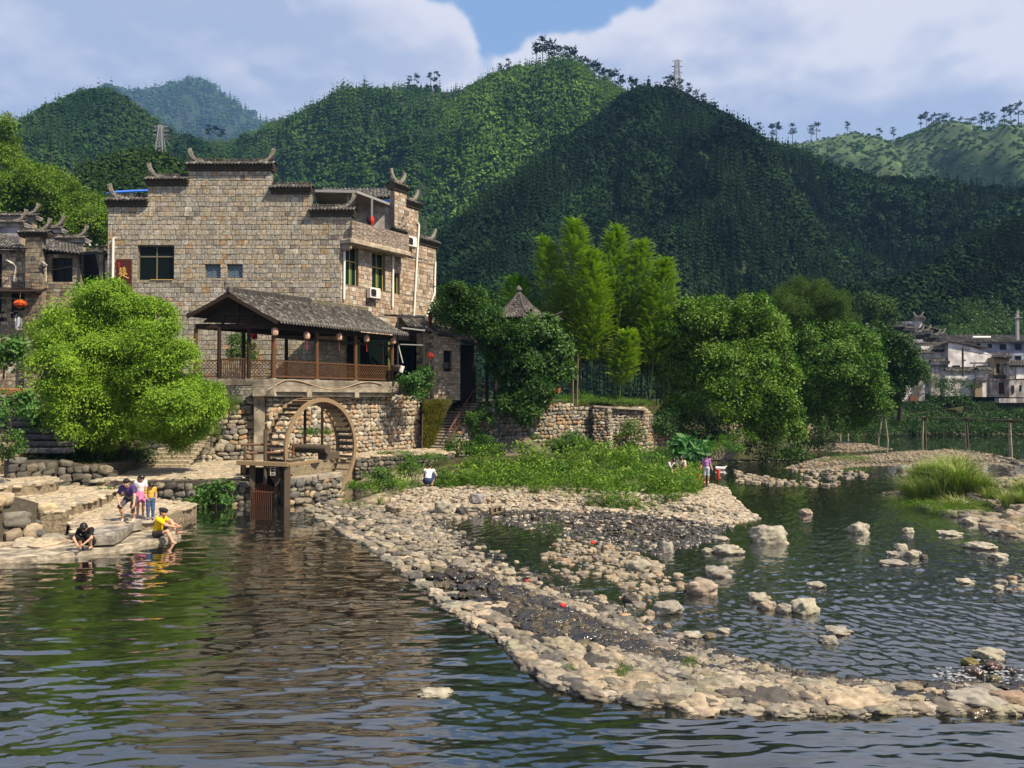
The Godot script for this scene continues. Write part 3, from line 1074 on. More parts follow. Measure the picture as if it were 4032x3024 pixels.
func slab_roof(parent: Node, r0: Vector3, r1: Vector3, e0: Vector3, e1: Vector3, pitch: float, row: float, cap: int, sag := 0.0, deck := "dark_wood", called := "roof") -> MeshInstance3D:
	var mb := MB.new()
	var u := ((e1 - e0) + (r1 - r0)).normalized()
	var dn := ((e0 - r0) + (e1 - r1)).normalized()
	var nn := u.cross(dn).normalized()
	if nn.y < 0: nn = -nn
	var off := -nn * 0.10
	var flip := (e0 - r0).cross(r1 - r0).dot(nn) < 0
	var strips := 6 if sag > 0.0 else 1
	for q in strips:
		var t0 := float(q) / strips
		var t1 := float(q + 1) / strips
		var d0 := Vector3.UP * (-sag * sin(PI * t0)) - nn * 0.02
		var d1 := Vector3.UP * (-sag * sin(PI * t1)) - nn * 0.02
		var A := [r0.lerp(e0, t0) + d0, r0.lerp(e0, t1) + d1, r1.lerp(e1, t1) + d1, r1.lerp(e1, t0) + d0]
		if flip: A.reverse()
		mb.quad(A[0], A[1], A[2], A[3])
		mb.quad(A[3] + off, A[2] + off, A[1] + off, A[0] + off)
		for k in 4: mb.quad(A[(k + 1) % 4], A[k], A[k] + off, A[(k + 1) % 4] + off)
	var deck_o := obj(called, mb.mesh(), M[deck], parent)
	var cols := maxi(2, int(e0.distance_to(e1) / pitch))
	var rows := maxi(2, int(r0.distance_to(e0) / row))
	var pieces := []
	for j in rows:
		var t := (j + 0.5) / rows
		for i in cols * 2:
			var s := (i + 0.5) / (cols * 2)
			var p := r0.lerp(r1, s).lerp(e0.lerp(e1, s), t)
			p += Vector3.UP * (-sag * sin(PI * t)) + nn * (0.035 if i % 2 == 0 else 0.0)
			p += dn * rr(-0.015, 0.015) + u * rr(-0.012, 0.012)
			var d2 := ((e0.lerp(e1, s)) - r0.lerp(r1, s)).normalized()
			var w := pitch * 0.66
			var hh := pitch * 0.5 * (1.0 if i % 2 == 0 else -0.55)
			var up := nn
			var zz := (d2 + up * -0.02).normalized()
			var xx := up.cross(zz).normalized()
			var b := Basis(xx * w, up * hh, zz * row * 1.5)
			b = Basis(up, rr(-0.06, 0.06)) * b
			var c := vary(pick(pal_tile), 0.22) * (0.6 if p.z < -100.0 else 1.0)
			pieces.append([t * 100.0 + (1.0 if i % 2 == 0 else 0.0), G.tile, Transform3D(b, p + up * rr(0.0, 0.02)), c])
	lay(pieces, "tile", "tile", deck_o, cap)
	return deck_o

func coping(parent: Node, a: Vector3, b: Vector3, horn_a: bool, horn_b: bool, wide := 0.9, high := 0.75, single := 40, white := false) -> MeshInstance3D:
	var u := (b - a).normalized()
	var len := a.distance_to(b)
	var side := u.cross(Vector3.UP)
	var bs := Basis(u, Vector3.UP, -side)
	var mid := (a + b) * 0.5
	var k := high / 0.55
	var mb := MB.new()
	mb.box(mid + Vector3.UP * 0.05 * k, Vector3(len + 0.06, 0.10 * k, wide * 0.66), bs, 0.01)
	mb.box(mid + Vector3.UP * 0.14 * k, Vector3(len + 0.14, 0.08 * k, wide * 0.82), bs, 0.01)
	mb.box(mid + Vector3.UP * 0.21 * k, Vector3(len + 0.20, 0.06 * k, wide * 0.98), bs, 0.01)
	var cp := obj("coping", mb.mesh(), M.plaster if white else M.dark_mortar, parent)
	var core := MB.new()
	var P := func(t: float, s: float, y: float) -> Vector3: return a + u * t + side * s + Vector3.UP * y
	core.quad(P.call(0.0, wide * 0.5, 0.24 * k), P.call(len, wide * 0.5, 0.24 * k), P.call(len, 0.0, 0.42 * k), P.call(0.0, 0.0, 0.42 * k))
	core.quad(P.call(len, -wide * 0.5, 0.24 * k), P.call(0.0, -wide * 0.5, 0.24 * k), P.call(0.0, 0.0, 0.42 * k), P.call(len, 0.0, 0.42 * k))
	core.tri(P.call(0.0, -wide * 0.5, 0.24 * k), P.call(0.0, wide * 0.5, 0.24 * k), P.call(0.0, 0.0, 0.42 * k))
	core.tri(P.call(len, wide * 0.5, 0.24 * k), P.call(len, -wide * 0.5, 0.24 * k), P.call(len, 0.0, 0.42 * k))
	obj("coping_core", core.mesh(), M.dark_mortar, cp)
	var pieces := []
	var n := maxi(3, int(len / 0.21))
	for i in n * 2 + 1:
		for sd in [1.0, -1.0]:
			for row in 2:
				var t := len * i / (n * 2)
				var y := (0.37 - 0.085 * row) * k
				var d: Vector3 = (side * sd * wide * 0.5 - Vector3.UP * 0.18 * k).normalized()
				var up: Vector3 = (Vector3.UP * wide * 0.5 + side * sd * 0.18 * k).normalized()
				var w := 0.20 if i % 2 == 0 else 0.18
				var bb := Basis(up.cross(d).normalized() * w, up * (0.16 if i % 2 == 0 else -0.1), d * wide * 0.40)
				var p: Vector3 = a + u * t + side * sd * wide * (0.17 + 0.22 * row) + Vector3.UP * y + up * (0.03 if i % 2 == 0 else 0.0)
				pieces.append([1.0 if sd > 0 and row == 1 and i % 2 == 0 else rr(0.0, 0.5), G.tile, Transform3D(bb, p), vary(pick(pal_tile), 0.25)])
	lay(pieces, "tile", "tile", cp, single)
	var rg := MB.new()
	var m := int(len / 0.07)
	for i in m:
		var t := len * (i + 0.5) / m
		var e := 0.0
		if horn_a: e = maxf(e, 1.0 - t / 1.0)
		if horn_b: e = maxf(e, 1.0 - (len - t) / 1.0)
		var cc := vary(pick(pal_tile), 0.25)
		rg.col = cc
		rg.box(a + u * t + Vector3.UP * (0.49 * k + 0.22 * e * e), Vector3(0.05, 0.17 * k, 0.14), bs * Basis(Vector3(0, 0, 1), rr(-0.25, 0.05)))
	obj("ridge", rg.mesh(), M.tile, cp)
	for q in 2:
		if (q == 0 and not horn_a) or (q == 1 and not horn_b): continue
		var org := a if q == 0 else b
		var dir := -u if q == 0 else u
		var h := MB.new()
		h.col = Color(0.30, 0.275, 0.23)
		var prev := []
		for s in 9:
			var t := s / 8.0
			var th2 := t * 1.45
			var x := -0.95 + 1.0 * sin(th2)
			var y := 0.46 * k + 0.98 * (1.0 - cos(th2))
			var tall := lerpf(0.20, 0.13, t)
			var c0: Vector3 = org + dir * x + Vector3.UP * (y - tall * 0.6) + dir * 0.06 * t
			var c1: Vector3 = org + dir * (x - 0.17 * t) + Vector3.UP * (y + tall * 0.4 * (1.0 - t))
			var th := 0.075
			var ring := [c0 + side * th, c1 + side * th, c1 - side * th, c0 - side * th]
			if prev.size() > 0:
				for e in 4:
					var f := (e + 1) % 4
					if q == 1: h.quad(prev[e], ring[e], ring[f], prev[f])
					else: h.quad(prev[f], ring[f], ring[e], prev[e])
			else: h.quad(ring[0], ring[1], ring[2], ring[3])
			prev = ring
		h.quad(prev[3], prev[2], prev[1], prev[0])
		obj("horn", h.mesh(), M.stone, cp)
	return cp

func pane_window(parent: Node, o: Vector3, u: Vector3, nrm: Vector3, u0: float, u1: float, v0: float, v1: float, cols: int, transom: float, glass: Material, frame: Material, inset := 0.22, bar := 0.05) -> MeshInstance3D:
	var bs := Basis(u, Vector3.UP, nrm)
	var mb := MB.new()
	var c := func(x: float, y: float, d: float) -> Vector3: return o + u * x + Vector3.UP * y + nrm * d
	mb.box((c as Callable).call((u0 + u1) * 0.5, v0 + bar * 0.5, -inset), Vector3(u1 - u0, bar, 0.06), bs)
	mb.box((c as Callable).call((u0 + u1) * 0.5, v1 - bar * 0.5, -inset), Vector3(u1 - u0, bar, 0.06), bs)
	var ys_ := [v0 + bar, v1 - bar]
	if transom > 0:
		var vt := lerpf(v0, v1, transom)
		mb.box((c as Callable).call((u0 + u1) * 0.5, vt, -inset), Vector3(u1 - u0 - bar * 2.02, bar * 1.3, 0.064), bs)
		ys_ = [v0 + bar, vt - bar * 0.65, vt + bar * 0.65, v1 - bar]
	for i in cols + 1:
		var x := lerpf(u0 + bar * 0.5, u1 - bar * 0.5, float(i) / cols)
		for k in range(0, ys_.size(), 2):
			mb.box((c as Callable).call(x, (ys_[k] + ys_[k + 1]) * 0.5, -inset), Vector3(bar, ys_[k + 1] - ys_[k], 0.056), bs)
	var w := obj("window", mb.mesh(), frame, parent)
	for i in cols:
		for k in range(0, ys_.size(), 2):
			var x0 := lerpf(u0 + bar * 0.5, u1 - bar * 0.5, float(i) / cols)
			var x1 := lerpf(u0 + bar * 0.5, u1 - bar * 0.5, float(i + 1) / cols)
			var p := MB.new()
			p.box((c as Callable).call((x0 + x1) * 0.5, (ys_[k] + ys_[k + 1]) * 0.5, -inset - 0.02), Vector3(x1 - x0, ys_[k + 1] - ys_[k], 0.012), bs * Basis(Vector3(0, 1, 0), rr(-0.01, 0.01)))
			obj("pane", p.mesh(), glass, w)
	return w
const HD := 48.0
const SD := Vector3(0.5519, 0, -0.8339)     # along the side wall
const SN := Vector3(0.8339, 0, 0.5519)      # out of the side wall
var corner: Vector3

func zx1(x: float) -> float: return 350.0 + 0.6555 * x
func zy1(y: float) -> float: return 550.0 + 0.6555 * y

func side_t(xf: float, c: Vector3, d := SD) -> float:
	var k := (xf - 2016.0) / F
	return (-c.z * k - c.x) / (d.x + d.z * k)

func make_house() -> void:
	var h := thing("stone_house", "three-storey rough stone house with stepped horse-head gables behind the timber pavilion", "house", Vector3.ZERO)
	var X := func(x: float) -> float: return xs_at(zx1(x), HD)
	var Y := func(y: float) -> float: return ys(zy1(y), HD)
	var o := Vector3(0, 0, -HD)
	var u := Vector3(1, 0, 0)
	var n := Vector3(0, 0, 1)
	corner = Vector3(X.call(1507), 0, -HD)
	var yb: float = Y.call(600)
	var rects := [
		[X.call(105), X.call(1507), 4.2, yb], [X.call(105), X.call(1575), yb, Y.call(462)],
		[X.call(105), X.call(345), 5.0, Y.call(403)], [X.call(343), X.call(590), 5.0, Y.call(278)], [X.call(588), X.call(1090), 5.0, Y.call(188)],
		[X.call(1085), X.call(1330), 5.0, Y.call(328)]]
	var big := [X.call(285), X.call(505), Y.call(845), Y.call(635)]
	var w1 := [X.call(693), X.call(785), Y.call(832), Y.call(749)]
	var w2 := [X.call(826), X.call(919), Y.call(832), Y.call(749)]
	masonry(h, o, u, n, rects, [big, w1, w2], 0.31, Vector2(0.26, 0.52), pal_front, 280)
	var olive := mat("olive_frame", lin(0.16, 0.15, 0.09), 0.5)
	var wn := pane_window(h, o, u, n, big[0], big[1], big[2], big[3], 2, 0.69, M.glass, olive, 0.2, 0.06)
	var sill := MB.new()
	sill.box(Vector3((big[0] + big[1]) * 0.5 + 0.4, big[2] + 0.03, -HD + 0.02), Vector3(1.4, 0.05, 0.12))
	obj("sill", sill.mesh(), M.brass, wn)
	var lattice := mat("blue_glass", lin(0.05, 0.09, 0.14), 0.2)
	for w in [w1, w2]:
		var pw := pane_window(h, o, u, n, w[0], w[1], w[2], w[3], 2, 0, lattice, olive, 0.16, 0.05)
		var mb := MB.new()
		for i in range(1, 8):
			mb.box(Vector3(lerpf(w[0], w[1], i / 8.0), (w[2] + w[3]) * 0.5, -HD - 0.165), Vector3(0.016, w[3] - w[2] - 0.1, 0.014))
			mb.box(Vector3((w[0] + w[1]) * 0.5, lerpf(w[2], w[3], i / 8.0), -HD - 0.165), Vector3(w[1] - w[0] - 0.1, 0.016, 0.018))
		for i in 8:
			for j in 8:
				if (i + j) % 2 == 0: mb.box(Vector3(lerpf(w[0], w[1], (i + 0.5) / 8), lerpf(w[2], w[3], (j + 0.5) / 8), -HD - 0.172), Vector3(0.06, 0.06, 0.01), Basis(Vector3(0, 0, 1), PI / 4))
		obj("lattice", mb.mesh(), mat("lattice_blue", lin(0.16, 0.24, 0.32), 0.5), pw)
	var cp := func(x0: float, x1: float, y: float, ha: bool, hb: bool, one: int) -> void:
		var p0 := Vector3(X.call(x0), Y.call(y), -HD - 0.17)
		var p1 := Vector3(X.call(x1), Y.call(y), -HD - 0.17)
		coping(h, p0, p1, ha, hb, 0.95, 0.78, one)
	cp.call(103, 343, 403, true, false, 20)
	cp.call(340, 586, 278, true, false, 20)
	cp.call(586, 1100, 188, true, true, 34)
	cp.call(1092, 1328, 328, false, false, 20)
	cp.call(1328, 1588, 462, false, true, 22)
	var T := func(x: float) -> float: return side_t(zx1(x), corner)
	var YS := func(y: float, x: float) -> float:
		var t: float = T.call(x)
		return ys(zy1(y), HD - SD.z * t)
	var tend: float = T.call(2083)
	var t1: float = T.call(1832)
	var t2: float = T.call(1905)
	var t3: float = T.call(1976)
	var srects := [[0.0, tend, 4.2, YS.call(640, 2030)], [t1, t2, 5.0, YS.call(310, 1860)], [0.0, t2, 5.0, yb], [t2 - 0.05, t3, 5.0, YS.call(412, 1940)]]
	var sw := []
	for q in [[1537, 1615, 875, 640], [1698, 1777, 906, 680], [1815, 1864, 926, 800]]:
		var mid: float = (q[0] + q[1]) * 0.5
		sw.append([T.call(q[0]), T.call(q[1]), YS.call(q[2], mid), YS.call(q[3], mid)])
	var so := Vector3(corner.x, 0, corner.z)
	masonry(h, so, SD, SN, srects, sw, 0.27, Vector2(0.25, 0.5), pal_side, 20)
	var green: Material = mat("curtain", lin(0.09, 0.14, 0.03), 0.8)
	for i in 3:
		var q: Array = sw[i]
		pane_window(h, so, SD, SN, q[0], q[1], q[2], q[3], 2 if i < 2 else 1, 0.62 if i < 2 else 0.0, M.green_glass, M.brass, 0.24, 0.045)
		var cu := MB.new()
		var cx: float = lerpf(q[0], q[1], 0.62)
		cu.box(so + SD * cx + Vector3.UP * lerpf(q[2], q[3], 0.31) - SN * 0.245, Vector3(0.16, (q[3] - q[2]) * 0.56, 0.02), Basis(SD, Vector3.UP, SN))
		obj("curtain", cu.mesh(), green, h)
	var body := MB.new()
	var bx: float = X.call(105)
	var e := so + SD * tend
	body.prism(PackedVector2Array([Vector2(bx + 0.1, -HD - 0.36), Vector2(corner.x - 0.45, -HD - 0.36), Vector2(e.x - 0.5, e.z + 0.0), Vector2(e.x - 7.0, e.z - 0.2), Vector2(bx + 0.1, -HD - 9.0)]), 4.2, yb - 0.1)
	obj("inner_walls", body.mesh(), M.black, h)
	var bal := MB.new()
	var tb: float = T.call(1868)
	var out := 0.88
	var sm := so + SD * (tb * 0.5 + 0.02) + SN * (out * 0.5 + 0.05) + Vector3.UP * (yb - 0.16)
	bal.box(sm, Vector3(tb + 0.1, 0.32, out + 0.1), Basis(SD, Vector3.UP, SN), 0.05)
	bal.box(so + SD * 0.15 + SN * 0.42 + Vector3.UP * (yb - 0.52), Vector3(0.28, 0.40, 0.80), Basis(SD, Vector3.UP, SN), 0.1)
	obj("balcony_slab", bal.mesh(), mat("cream_concrete", lin(0.56, 0.47, 0.37), 0.85, G.blotch, Vector3.ONE * 0.3), h)
	var po := so + SN * out
	masonry(h, po, SD, SN, [[0.1, tb - 0.1, yb + 0.004, yb + 1.12]], [], 0.085, Vector2(0.22, 0.42), [4, Color(0.40, 0.33, 0.27), 3, Color(0.48, 0.41, 0.35), 2, Color(0.3, 0.25, 0.21)], 60, 0.12, "mortar", "parapet")
	var fl := MB.new()
	fl.prism(PackedVector2Array([Vector2(bx + 0.2, -HD - 0.37), Vector2(X.call(1575) - 0.1, -HD - 0.37), Vector2(e.x, e.z), Vector2(e.x - 6.0, e.z - 0.3), Vector2(bx + 0.2, -HD - 9.0)]), yb - 0.09, yb + 0.02)
	obj("terrace_floor", fl.mesh(), M.concrete, h)
	var rm := MB.new()
	var rd := 52.6
	var rx0 := xs_at(zx1(1378), rd)
	var rx1 := xs_at(zx1(1803), rd)
	rm.box(Vector3((rx0 + rx1) * 0.5, (yb + ys(zy1(380), rd)) * 0.5, -rd - 0.2), Vector3(rx1 - rx0, ys(zy1(380), rd) - yb, 0.4))
	rm.box(Vector3(rx1 + 0.2, (yb + ys(zy1(330), rd)) * 0.5, -rd - 0.2), Vector3(0.35, ys(zy1(330), rd) - yb, 0.45))
	obj("rooftop_room", rm.mesh(), M.plaster, h)
	slab_roof(h, Vector3(xs_at(zx1(1400), 56), ys(zy1(296), 56), -56), Vector3(xs_at(zx1(1815), 56), ys(zy1(296), 56), -56), Vector3(xs_at(zx1(1400), 53.2), ys(zy1(345), 53.2), -53.2), Vector3(xs_at(zx1(1815), 53.2), ys(zy1(345), 53.2), -53.2), 0.24, 0.2, 40)
	slab_roof(h, Vector3(X.call(160), Y.call(290), -53), Vector3(X.call(1330), Y.call(290), -53), Vector3(X.call(160), Y.call(395), -48.5), Vector3(X.call(1330), Y.call(395), -48.5), 0.3, 0.3, 10)
	slab_roof(h, Vector3(X.call(160), Y.call(290), -53), Vector3(X.call(1330), Y.call(290), -53), Vector3(X.call(160), Y.call(420), -57.5), Vector3(X.call(1330), Y.call(420), -57.5), 0.3, 0.3, 0)
	var tp := MB.new()
	tp.box(Vector3(xs_at(zx1(250), 50.5), ys(zy1(309), 50.5), -50.5), Vector3(2.9, 0.07, 1.5), Basis(Vector3(1, 0, 0), 0.35) * Basis(Vector3(0, 0, 1), 0.05))
	obj("tarpaulin", tp.mesh(), M.blue, h)
	var tp2 := MB.new()
	tp2.box(at(zx1(1798), zy1(375), 53.0), Vector3(0.75, 0.33, 0.3), Basis(Vector3(0, 1, 0), -0.5), 0.06)
	obj("tarpaulin", tp2.mesh(), M.blue, h)
	var rc := func(xa: float, xb: float, yy: float, ha: bool, hb: bool) -> void:
		var ta: float = T.call(xa)
		var tb2: float = T.call(xb)
		var hy: float = YS.call(yy, (xa + xb) * 0.5)
		coping(h, so + SD * ta - SN * 0.17 + Vector3.UP * hy, so + SD * tb2 - SN * 0.17 + Vector3.UP * hy, ha, hb, 0.9, 0.75, 12)
	rc.call(1822, 1906, 310, true, true)
	rc.call(1906, 1984, 412, false, true)
	rc.call(1978, 2090, 640, false, true)
	coping(h, so + SD * (tb - 1.1) + SN * 0.4 + Vector3.UP * (yb + 1.15), so + SD * (tb - 0.05) + SN * 0.4 + Vector3.UP * (yb + 1.15), false, true, 0.7, 0.5, 6)
	var pw := MB.new()
	pw.box(so + SD * (tb - 0.55) + SN * 0.4 + Vector3.UP * (yb + 0.58), Vector3(1.0, 1.14, 0.4), Basis(SD, Vector3.UP, SN))
	obj("terrace_pier", pw.mesh(), M.mortar, h)
	var pipe := func(pts: Array) -> void:
		var mb := MB.new()
		var rad := []
		for p in pts: rad.append(0.075)
		mb.tube(pts, rad, 8)
		obj("downpipe", mb.mesh(), M.white_pipe, h)
	var sp := func(x: float, y: float) -> Vector3:
		var t: float = T.call(x)
		return so + SD * t + SN * 0.12 + Vector3.UP * ys(zy1(y), HD - SD.z * t)
	pipe.call([sp.call(1536, 645), sp.call(1524, 660), sp.call(1522, 960)])
	pipe.call([sp.call(1818, 690), sp.call(1815, 1005)])
	pipe.call([sp.call(1966, 500), sp.call(1973, 515), sp.call(1962, 700), sp.call(1944, 1060)])
	pipe.call([sp.call(2072, 735), sp.call(2068, 920), sp.call(2022, 1060), sp.call(2020, 1130)])
	pipe.call([Vector3(X.call(152), Y.call(592), -HD + 0.12), Vector3(X.call(144), Y.call(600), -HD + 0.12), Vector3(X.call(143), Y.call(905), -HD + 0.12)])
	var ca := thing("terrace_canopy", "flat grey sheet canopy on steel posts over the roof terrace", "canopy", Vector3.ZERO)
	var cy := ys(zy1(305), 49.0)
	var cb := MB.new()
	var pfl := Vector2(xs_at(zx1(1337), 49), -49.0)
	var pfr := Vector2(xs_at(zx1(1602), 49.2), -49.2)
	var prf := Vector2(xs_at(zx1(1860), 53.4), -53.4)
	var pbl := Vector2(xs_at(zx1(1380), 53.4), -53.4)
	cb.prism(PackedVector2Array([pfl, pfr, prf, pbl]), cy, cy + 0.05)
	obj("sheet", cb.mesh(), mat("canopy_sheet", lin(0.34, 0.32, 0.26), 0.6), ca)
	for i in 9:
		var t := (i + 0.5) / 9.0
		var mb := MB.new()
		var q0 := pfl.lerp(pbl, t)
		var q1 := pfr.lerp(prf, t)
		mb.bar(Vector3(q0.x, cy - 0.05, q0.y), Vector3(q1.x, cy - 0.05, q1.y), 0.05, 0.08)
		obj("rafter", mb.mesh(), M.steel, ca)
	for q in [[pfl, pfr], [pfr, prf]]:
		var mb := MB.new()
		mb.bar(Vector3(q[0].x, cy - 0.03, q[0].y), Vector3(q[1].x, cy - 0.03, q[1].y), 0.09, 0.16)
		obj("edge_beam", mb.mesh(), M.steel, ca)
	for q in [[1553, 49.6], [1697, 50.6]]:
		var mb := MB.new()
		var px := xs_at(zx1(q[0]), q[1])
		mb.bar(Vector3(px, yb, -float(q[1])), Vector3(px, cy - 0.11, -float(q[1])), 0.11, 0.11)
		obj("post", mb.mesh(), M.steel, ca)
	var um := thing("umbrella", "folded black and red umbrella leaning on the roof terrace parapet", "umbrella", at(zx1(1692), zy1(520), 50.3))
	for q in 2:
		var mb := MB.new()
		mb.lathe(Vector3(-0.09 + 0.18 * q, 0, 0), [Vector2(0.02, -0.05), Vector2(0.16, 0.35), Vector2(0.13, 0.55), Vector2(0.0, 0.7)], 7)
		obj("folded_cloth", mb.mesh(), M.black if q == 0 else M.red, um)
	var sh := MB.new()
	sh.tube([Vector3(0, -0.3, 0), Vector3(0, 0.85, 0)], [0.015, 0.012], 6)
	obj("shaft", sh.mesh(), M.dark_metal, um)
	air_conditioner(so + SD * T.call(1690) + SN * 0.28 + Vector3.UP * YS.call(925, 1690), "cream air conditioner on a bracket below the side windows of the stone house")
	air_conditioner(so + SD * (T.call(1890) + 0.35) + SN * 0.30 + Vector3.UP * YS.call(612, 1890), "cream air conditioner mounted beside the end of the balcony parapet")
	var sg := thing("sign_board", "red-brown wooden board with a gold carved character beside the big window", "sign", Vector3(X.call(208), (Y.call(718) + Y.call(905)) * 0.5, -HD + 0.07))
	var sx: float = X.call(255) - X.call(160)
	var sy: float = Y.call(718) - Y.call(905)
	var bd := MB.new()
	bd.box(Vector3.ZERO, Vector3(sx, sy, 0.07), Basis.IDENTITY, 0.02)
	obj("board", bd.mesh(), mat("sign_wood", lin(0.10, 0.022, 0.010), 0.5, G.grain, Vector3(4, 0.6, 4)), sg)
	var gold := mat("gold", lin(0.62, 0.40, 0.09), 0.45)
	var st := MB.new()
	var s := sx / 400.0
	for q in [[-90, 165, -40, 140, 28], [20, 190, 0, 150, 34], [-110, 128, 60, 140, 26], [-105, 88, 55, 92, 24], [-105, 48, 60, 54, 24], [-30, 160, -20, 10, 40], [-120, 8, 90, 14, 30], [-25, 0, 30, -50, 34], [30, -50, 130, -95, 26], [-30, -5, -110, -90, 26]]:
		st.bar(Vector3(q[0] * s, q[1] * s, 0.045), Vector3(q[2] * s, q[3] * s, 0.045), q[4] * s, 0.025, Vector3(0, 0, 1))
	obj("character", st.mesh(), gold, sg)
	var rd2 := MB.new()
	for q in [[-150, 300, -95, 300, 14], [-125, 318, -125, 270, 14], [-150, 270, -95, 262, 14], [-140, 232, -100, 232, 14], [-120, 250, -120, 200, 14], [-150, 210, -98, 198, 14], [-145, 180, -105, 175, 12]]:
		rd2.bar(Vector3(q[0] * s, q[1] * s, 0.042), Vector3(q[2] * s, q[3] * s, 0.042), q[4] * s, 0.02, Vector3(0, 0, 1))
	obj("small_characters", rd2.mesh(), M.red, sg)

func air_conditioner(p: Vector3, label: String) -> void:
	var a := thing("air_conditioner", label, "air conditioner", p)
	a.basis = Basis(SD, Vector3.UP, SN)
	var mb := MB.new()
	mb.box(Vector3.ZERO, Vector3(0.95, 0.68, 0.36), Basis.IDENTITY, 0.03)
	obj("casing", mb.mesh(), M.white_pipe, a)
	var g := MB.new()
	for i in 5:
		g.box(Vector3(-0.18, -0.22 + 0.11 * i, 0.185), Vector3(0.52, 0.02, 0.012))
		g.box(Vector3(-0.18 - 0.22 + 0.11 * i, 0, 0.188), Vector3(0.02, 0.52, 0.012))
	obj("fan_grille", g.mesh(), M.dark_metal, a)
	var f := MB.new()
	f.lathe(Vector3(-0.18, 0, 0.181), [Vector2(0.26, 0), Vector2(0.0, 0.002)], 16, Basis(Vector3(1, 0, 0), PI / 2))
	obj("fan_opening", f.mesh(), M.black, a)
	var b := MB.new()
	for sx in [-0.35, 0.35]:
		b.bar(Vector3(sx, -0.36, 0.2), Vector3(sx, -0.36, -0.26), 0.04, 0.04)
		b.bar(Vector3(sx, -0.36, 0.15), Vector3(sx, -0.7, -0.24), 0.03, 0.03)
	obj("bracket", b.mesh(), M.dark_metal, a)
const PD := 41.0
const FLOOR := 5.4

func zx2(x: float) -> float: return 700.0 + 0.5877 * x
func zy2(y: float) -> float: return 1050.0 + 0.5877 * y

func part_bar(called: String, parent: Node, a: Vector3, b: Vector3, w: float, h: float, m: Material, up := Vector3.UP, bev := 0.0) -> MeshInstance3D:
	if bev > 0.0:
		var mb := MB.new()
		mb.bar(a, b, w, h, up, bev)
		return obj(called, mb.mesh(), m, parent)
	var d := b - a
	var zz := d.normalized()
	var u := up
	if absf(zz.dot(u)) > 0.98: u = Vector3(1, 0, 0)
	var xx := u.cross(zz).normalized()
	return obj(called, G.unit, m, parent, Transform3D(Basis(xx * w, zz.cross(xx) * h, d), (a + b) * 0.5))

func round_post(called: String, parent: Node, a: Vector3, b: Vector3, r: float, m: Material) -> MeshInstance3D:
	var mb := MB.new()
	mb.tube([a, b], [r * 1.05, r * 0.95], 10)
	return obj(called, mb.mesh(), m, parent)

func lattice_rail(parent: Node, a: Vector3, b: Vector3, y0: float, y1: float, step: float) -> void:
	var u := Vector3(b.x - a.x, 0, b.z - a.z)
	var len := u.length()
	u /= len
	var n := u.cross(Vector3.UP)
	var P := func(x: float, y: float, d: float) -> Vector3: return Vector3(a.x, y, a.z) + u * x + n * d
	part_bar("top_rail", parent, P.call(0.0, y1, 0.0), P.call(len, y1, 0.0), 0.09, 0.07, M.wood)
	part_bar("bottom_rail", parent, P.call(0.0, y0, 0.0), P.call(len, y0, 0.0), 0.09, 0.08, M.wood)
	var h := y1 - y0
	for dir in [1.0, -1.0]:
		var x := -h
		while x < len:
			var x0 := x
			var x1 := x + h
			var c0 := clampf(x0, 0.0, len)
			var c1 := clampf(x1, 0.0, len)
			if c1 - c0 > 0.08:
				var ya := y0 + (c0 - x0)
				var yb := y0 + (c1 - x0)
				if dir < 0:
					ya = y1 - (c0 - x0); yb = y1 - (c1 - x0)
				part_bar("lattice_slat", parent, P.call(c0, ya, 0.012 * dir), P.call(c1, yb, 0.012 * dir), 0.02, 0.03, M.wood, n)
			x += step

func lantern(p: Vector3, label: String, red := false) -> void:
	var l := thing("lantern", label, "lantern", p, rr(0, 1), "lanterns hanging along the pavilion eave" if not red else "")
	var mb := MB.new()
	var n := 10
	for i in n:
		mb.col = Color(0.62, 0.34, 0.25) if i % 2 == 0 else Color(0.68, 0.50, 0.38)
		if red: mb.col = Color(0.4, 0.02, 0.02)
		var prof := [Vector2(0.09, -0.20), Vector2(0.16, -0.15), Vector2(0.185, 0.0), Vector2(0.16, 0.15), Vector2(0.09, 0.20)]
		for k in 4:
			var A: Vector2 = prof[k]
			var B: Vector2 = prof[k + 1]
			var d0 := Vector3(cos(TAU * i / n), 0, -sin(TAU * i / n))
			var d1 := Vector3(cos(TAU * (i + 1) / n), 0, -sin(TAU * (i + 1) / n))
			mb.quad(d0 * A.x + Vector3(0, A.y, 0), d1 * A.x + Vector3(0, A.y, 0), d1 * B.x + Vector3(0, B.y, 0), d0 * B.x + Vector3(0, B.y, 0))
	obj("paper_shade", mb.mesh(), M.cloth, l)
	for s in [-1.0, 1.0]:
		var c := MB.new()
		c.col = Color(0.35, 0.18, 0.05)
		c.lathe(Vector3(0, 0.2 * s - 0.015, 0), [Vector2(0, 0), Vector2(0.095, 0), Vector2(0.095, 0.04), Vector2(0, 0.04)], 10)
		obj("cap", c.mesh(), M.paint, l)
	var t := MB.new()
	t.col = Color(0.45, 0.05, 0.04)
	t.tube([Vector3(0, 0.22, 0), Vector3(0, 0.5, 0)], [0.008, 0.008], 4)
	t.tube([Vector3(0, -0.2, 0), Vector3(0, -0.5, 0), Vector3(0.01, -0.78, 0)], [0.008, 0.012, 0.028], 5)
	obj("tassel", t.mesh(), M.paint, l)

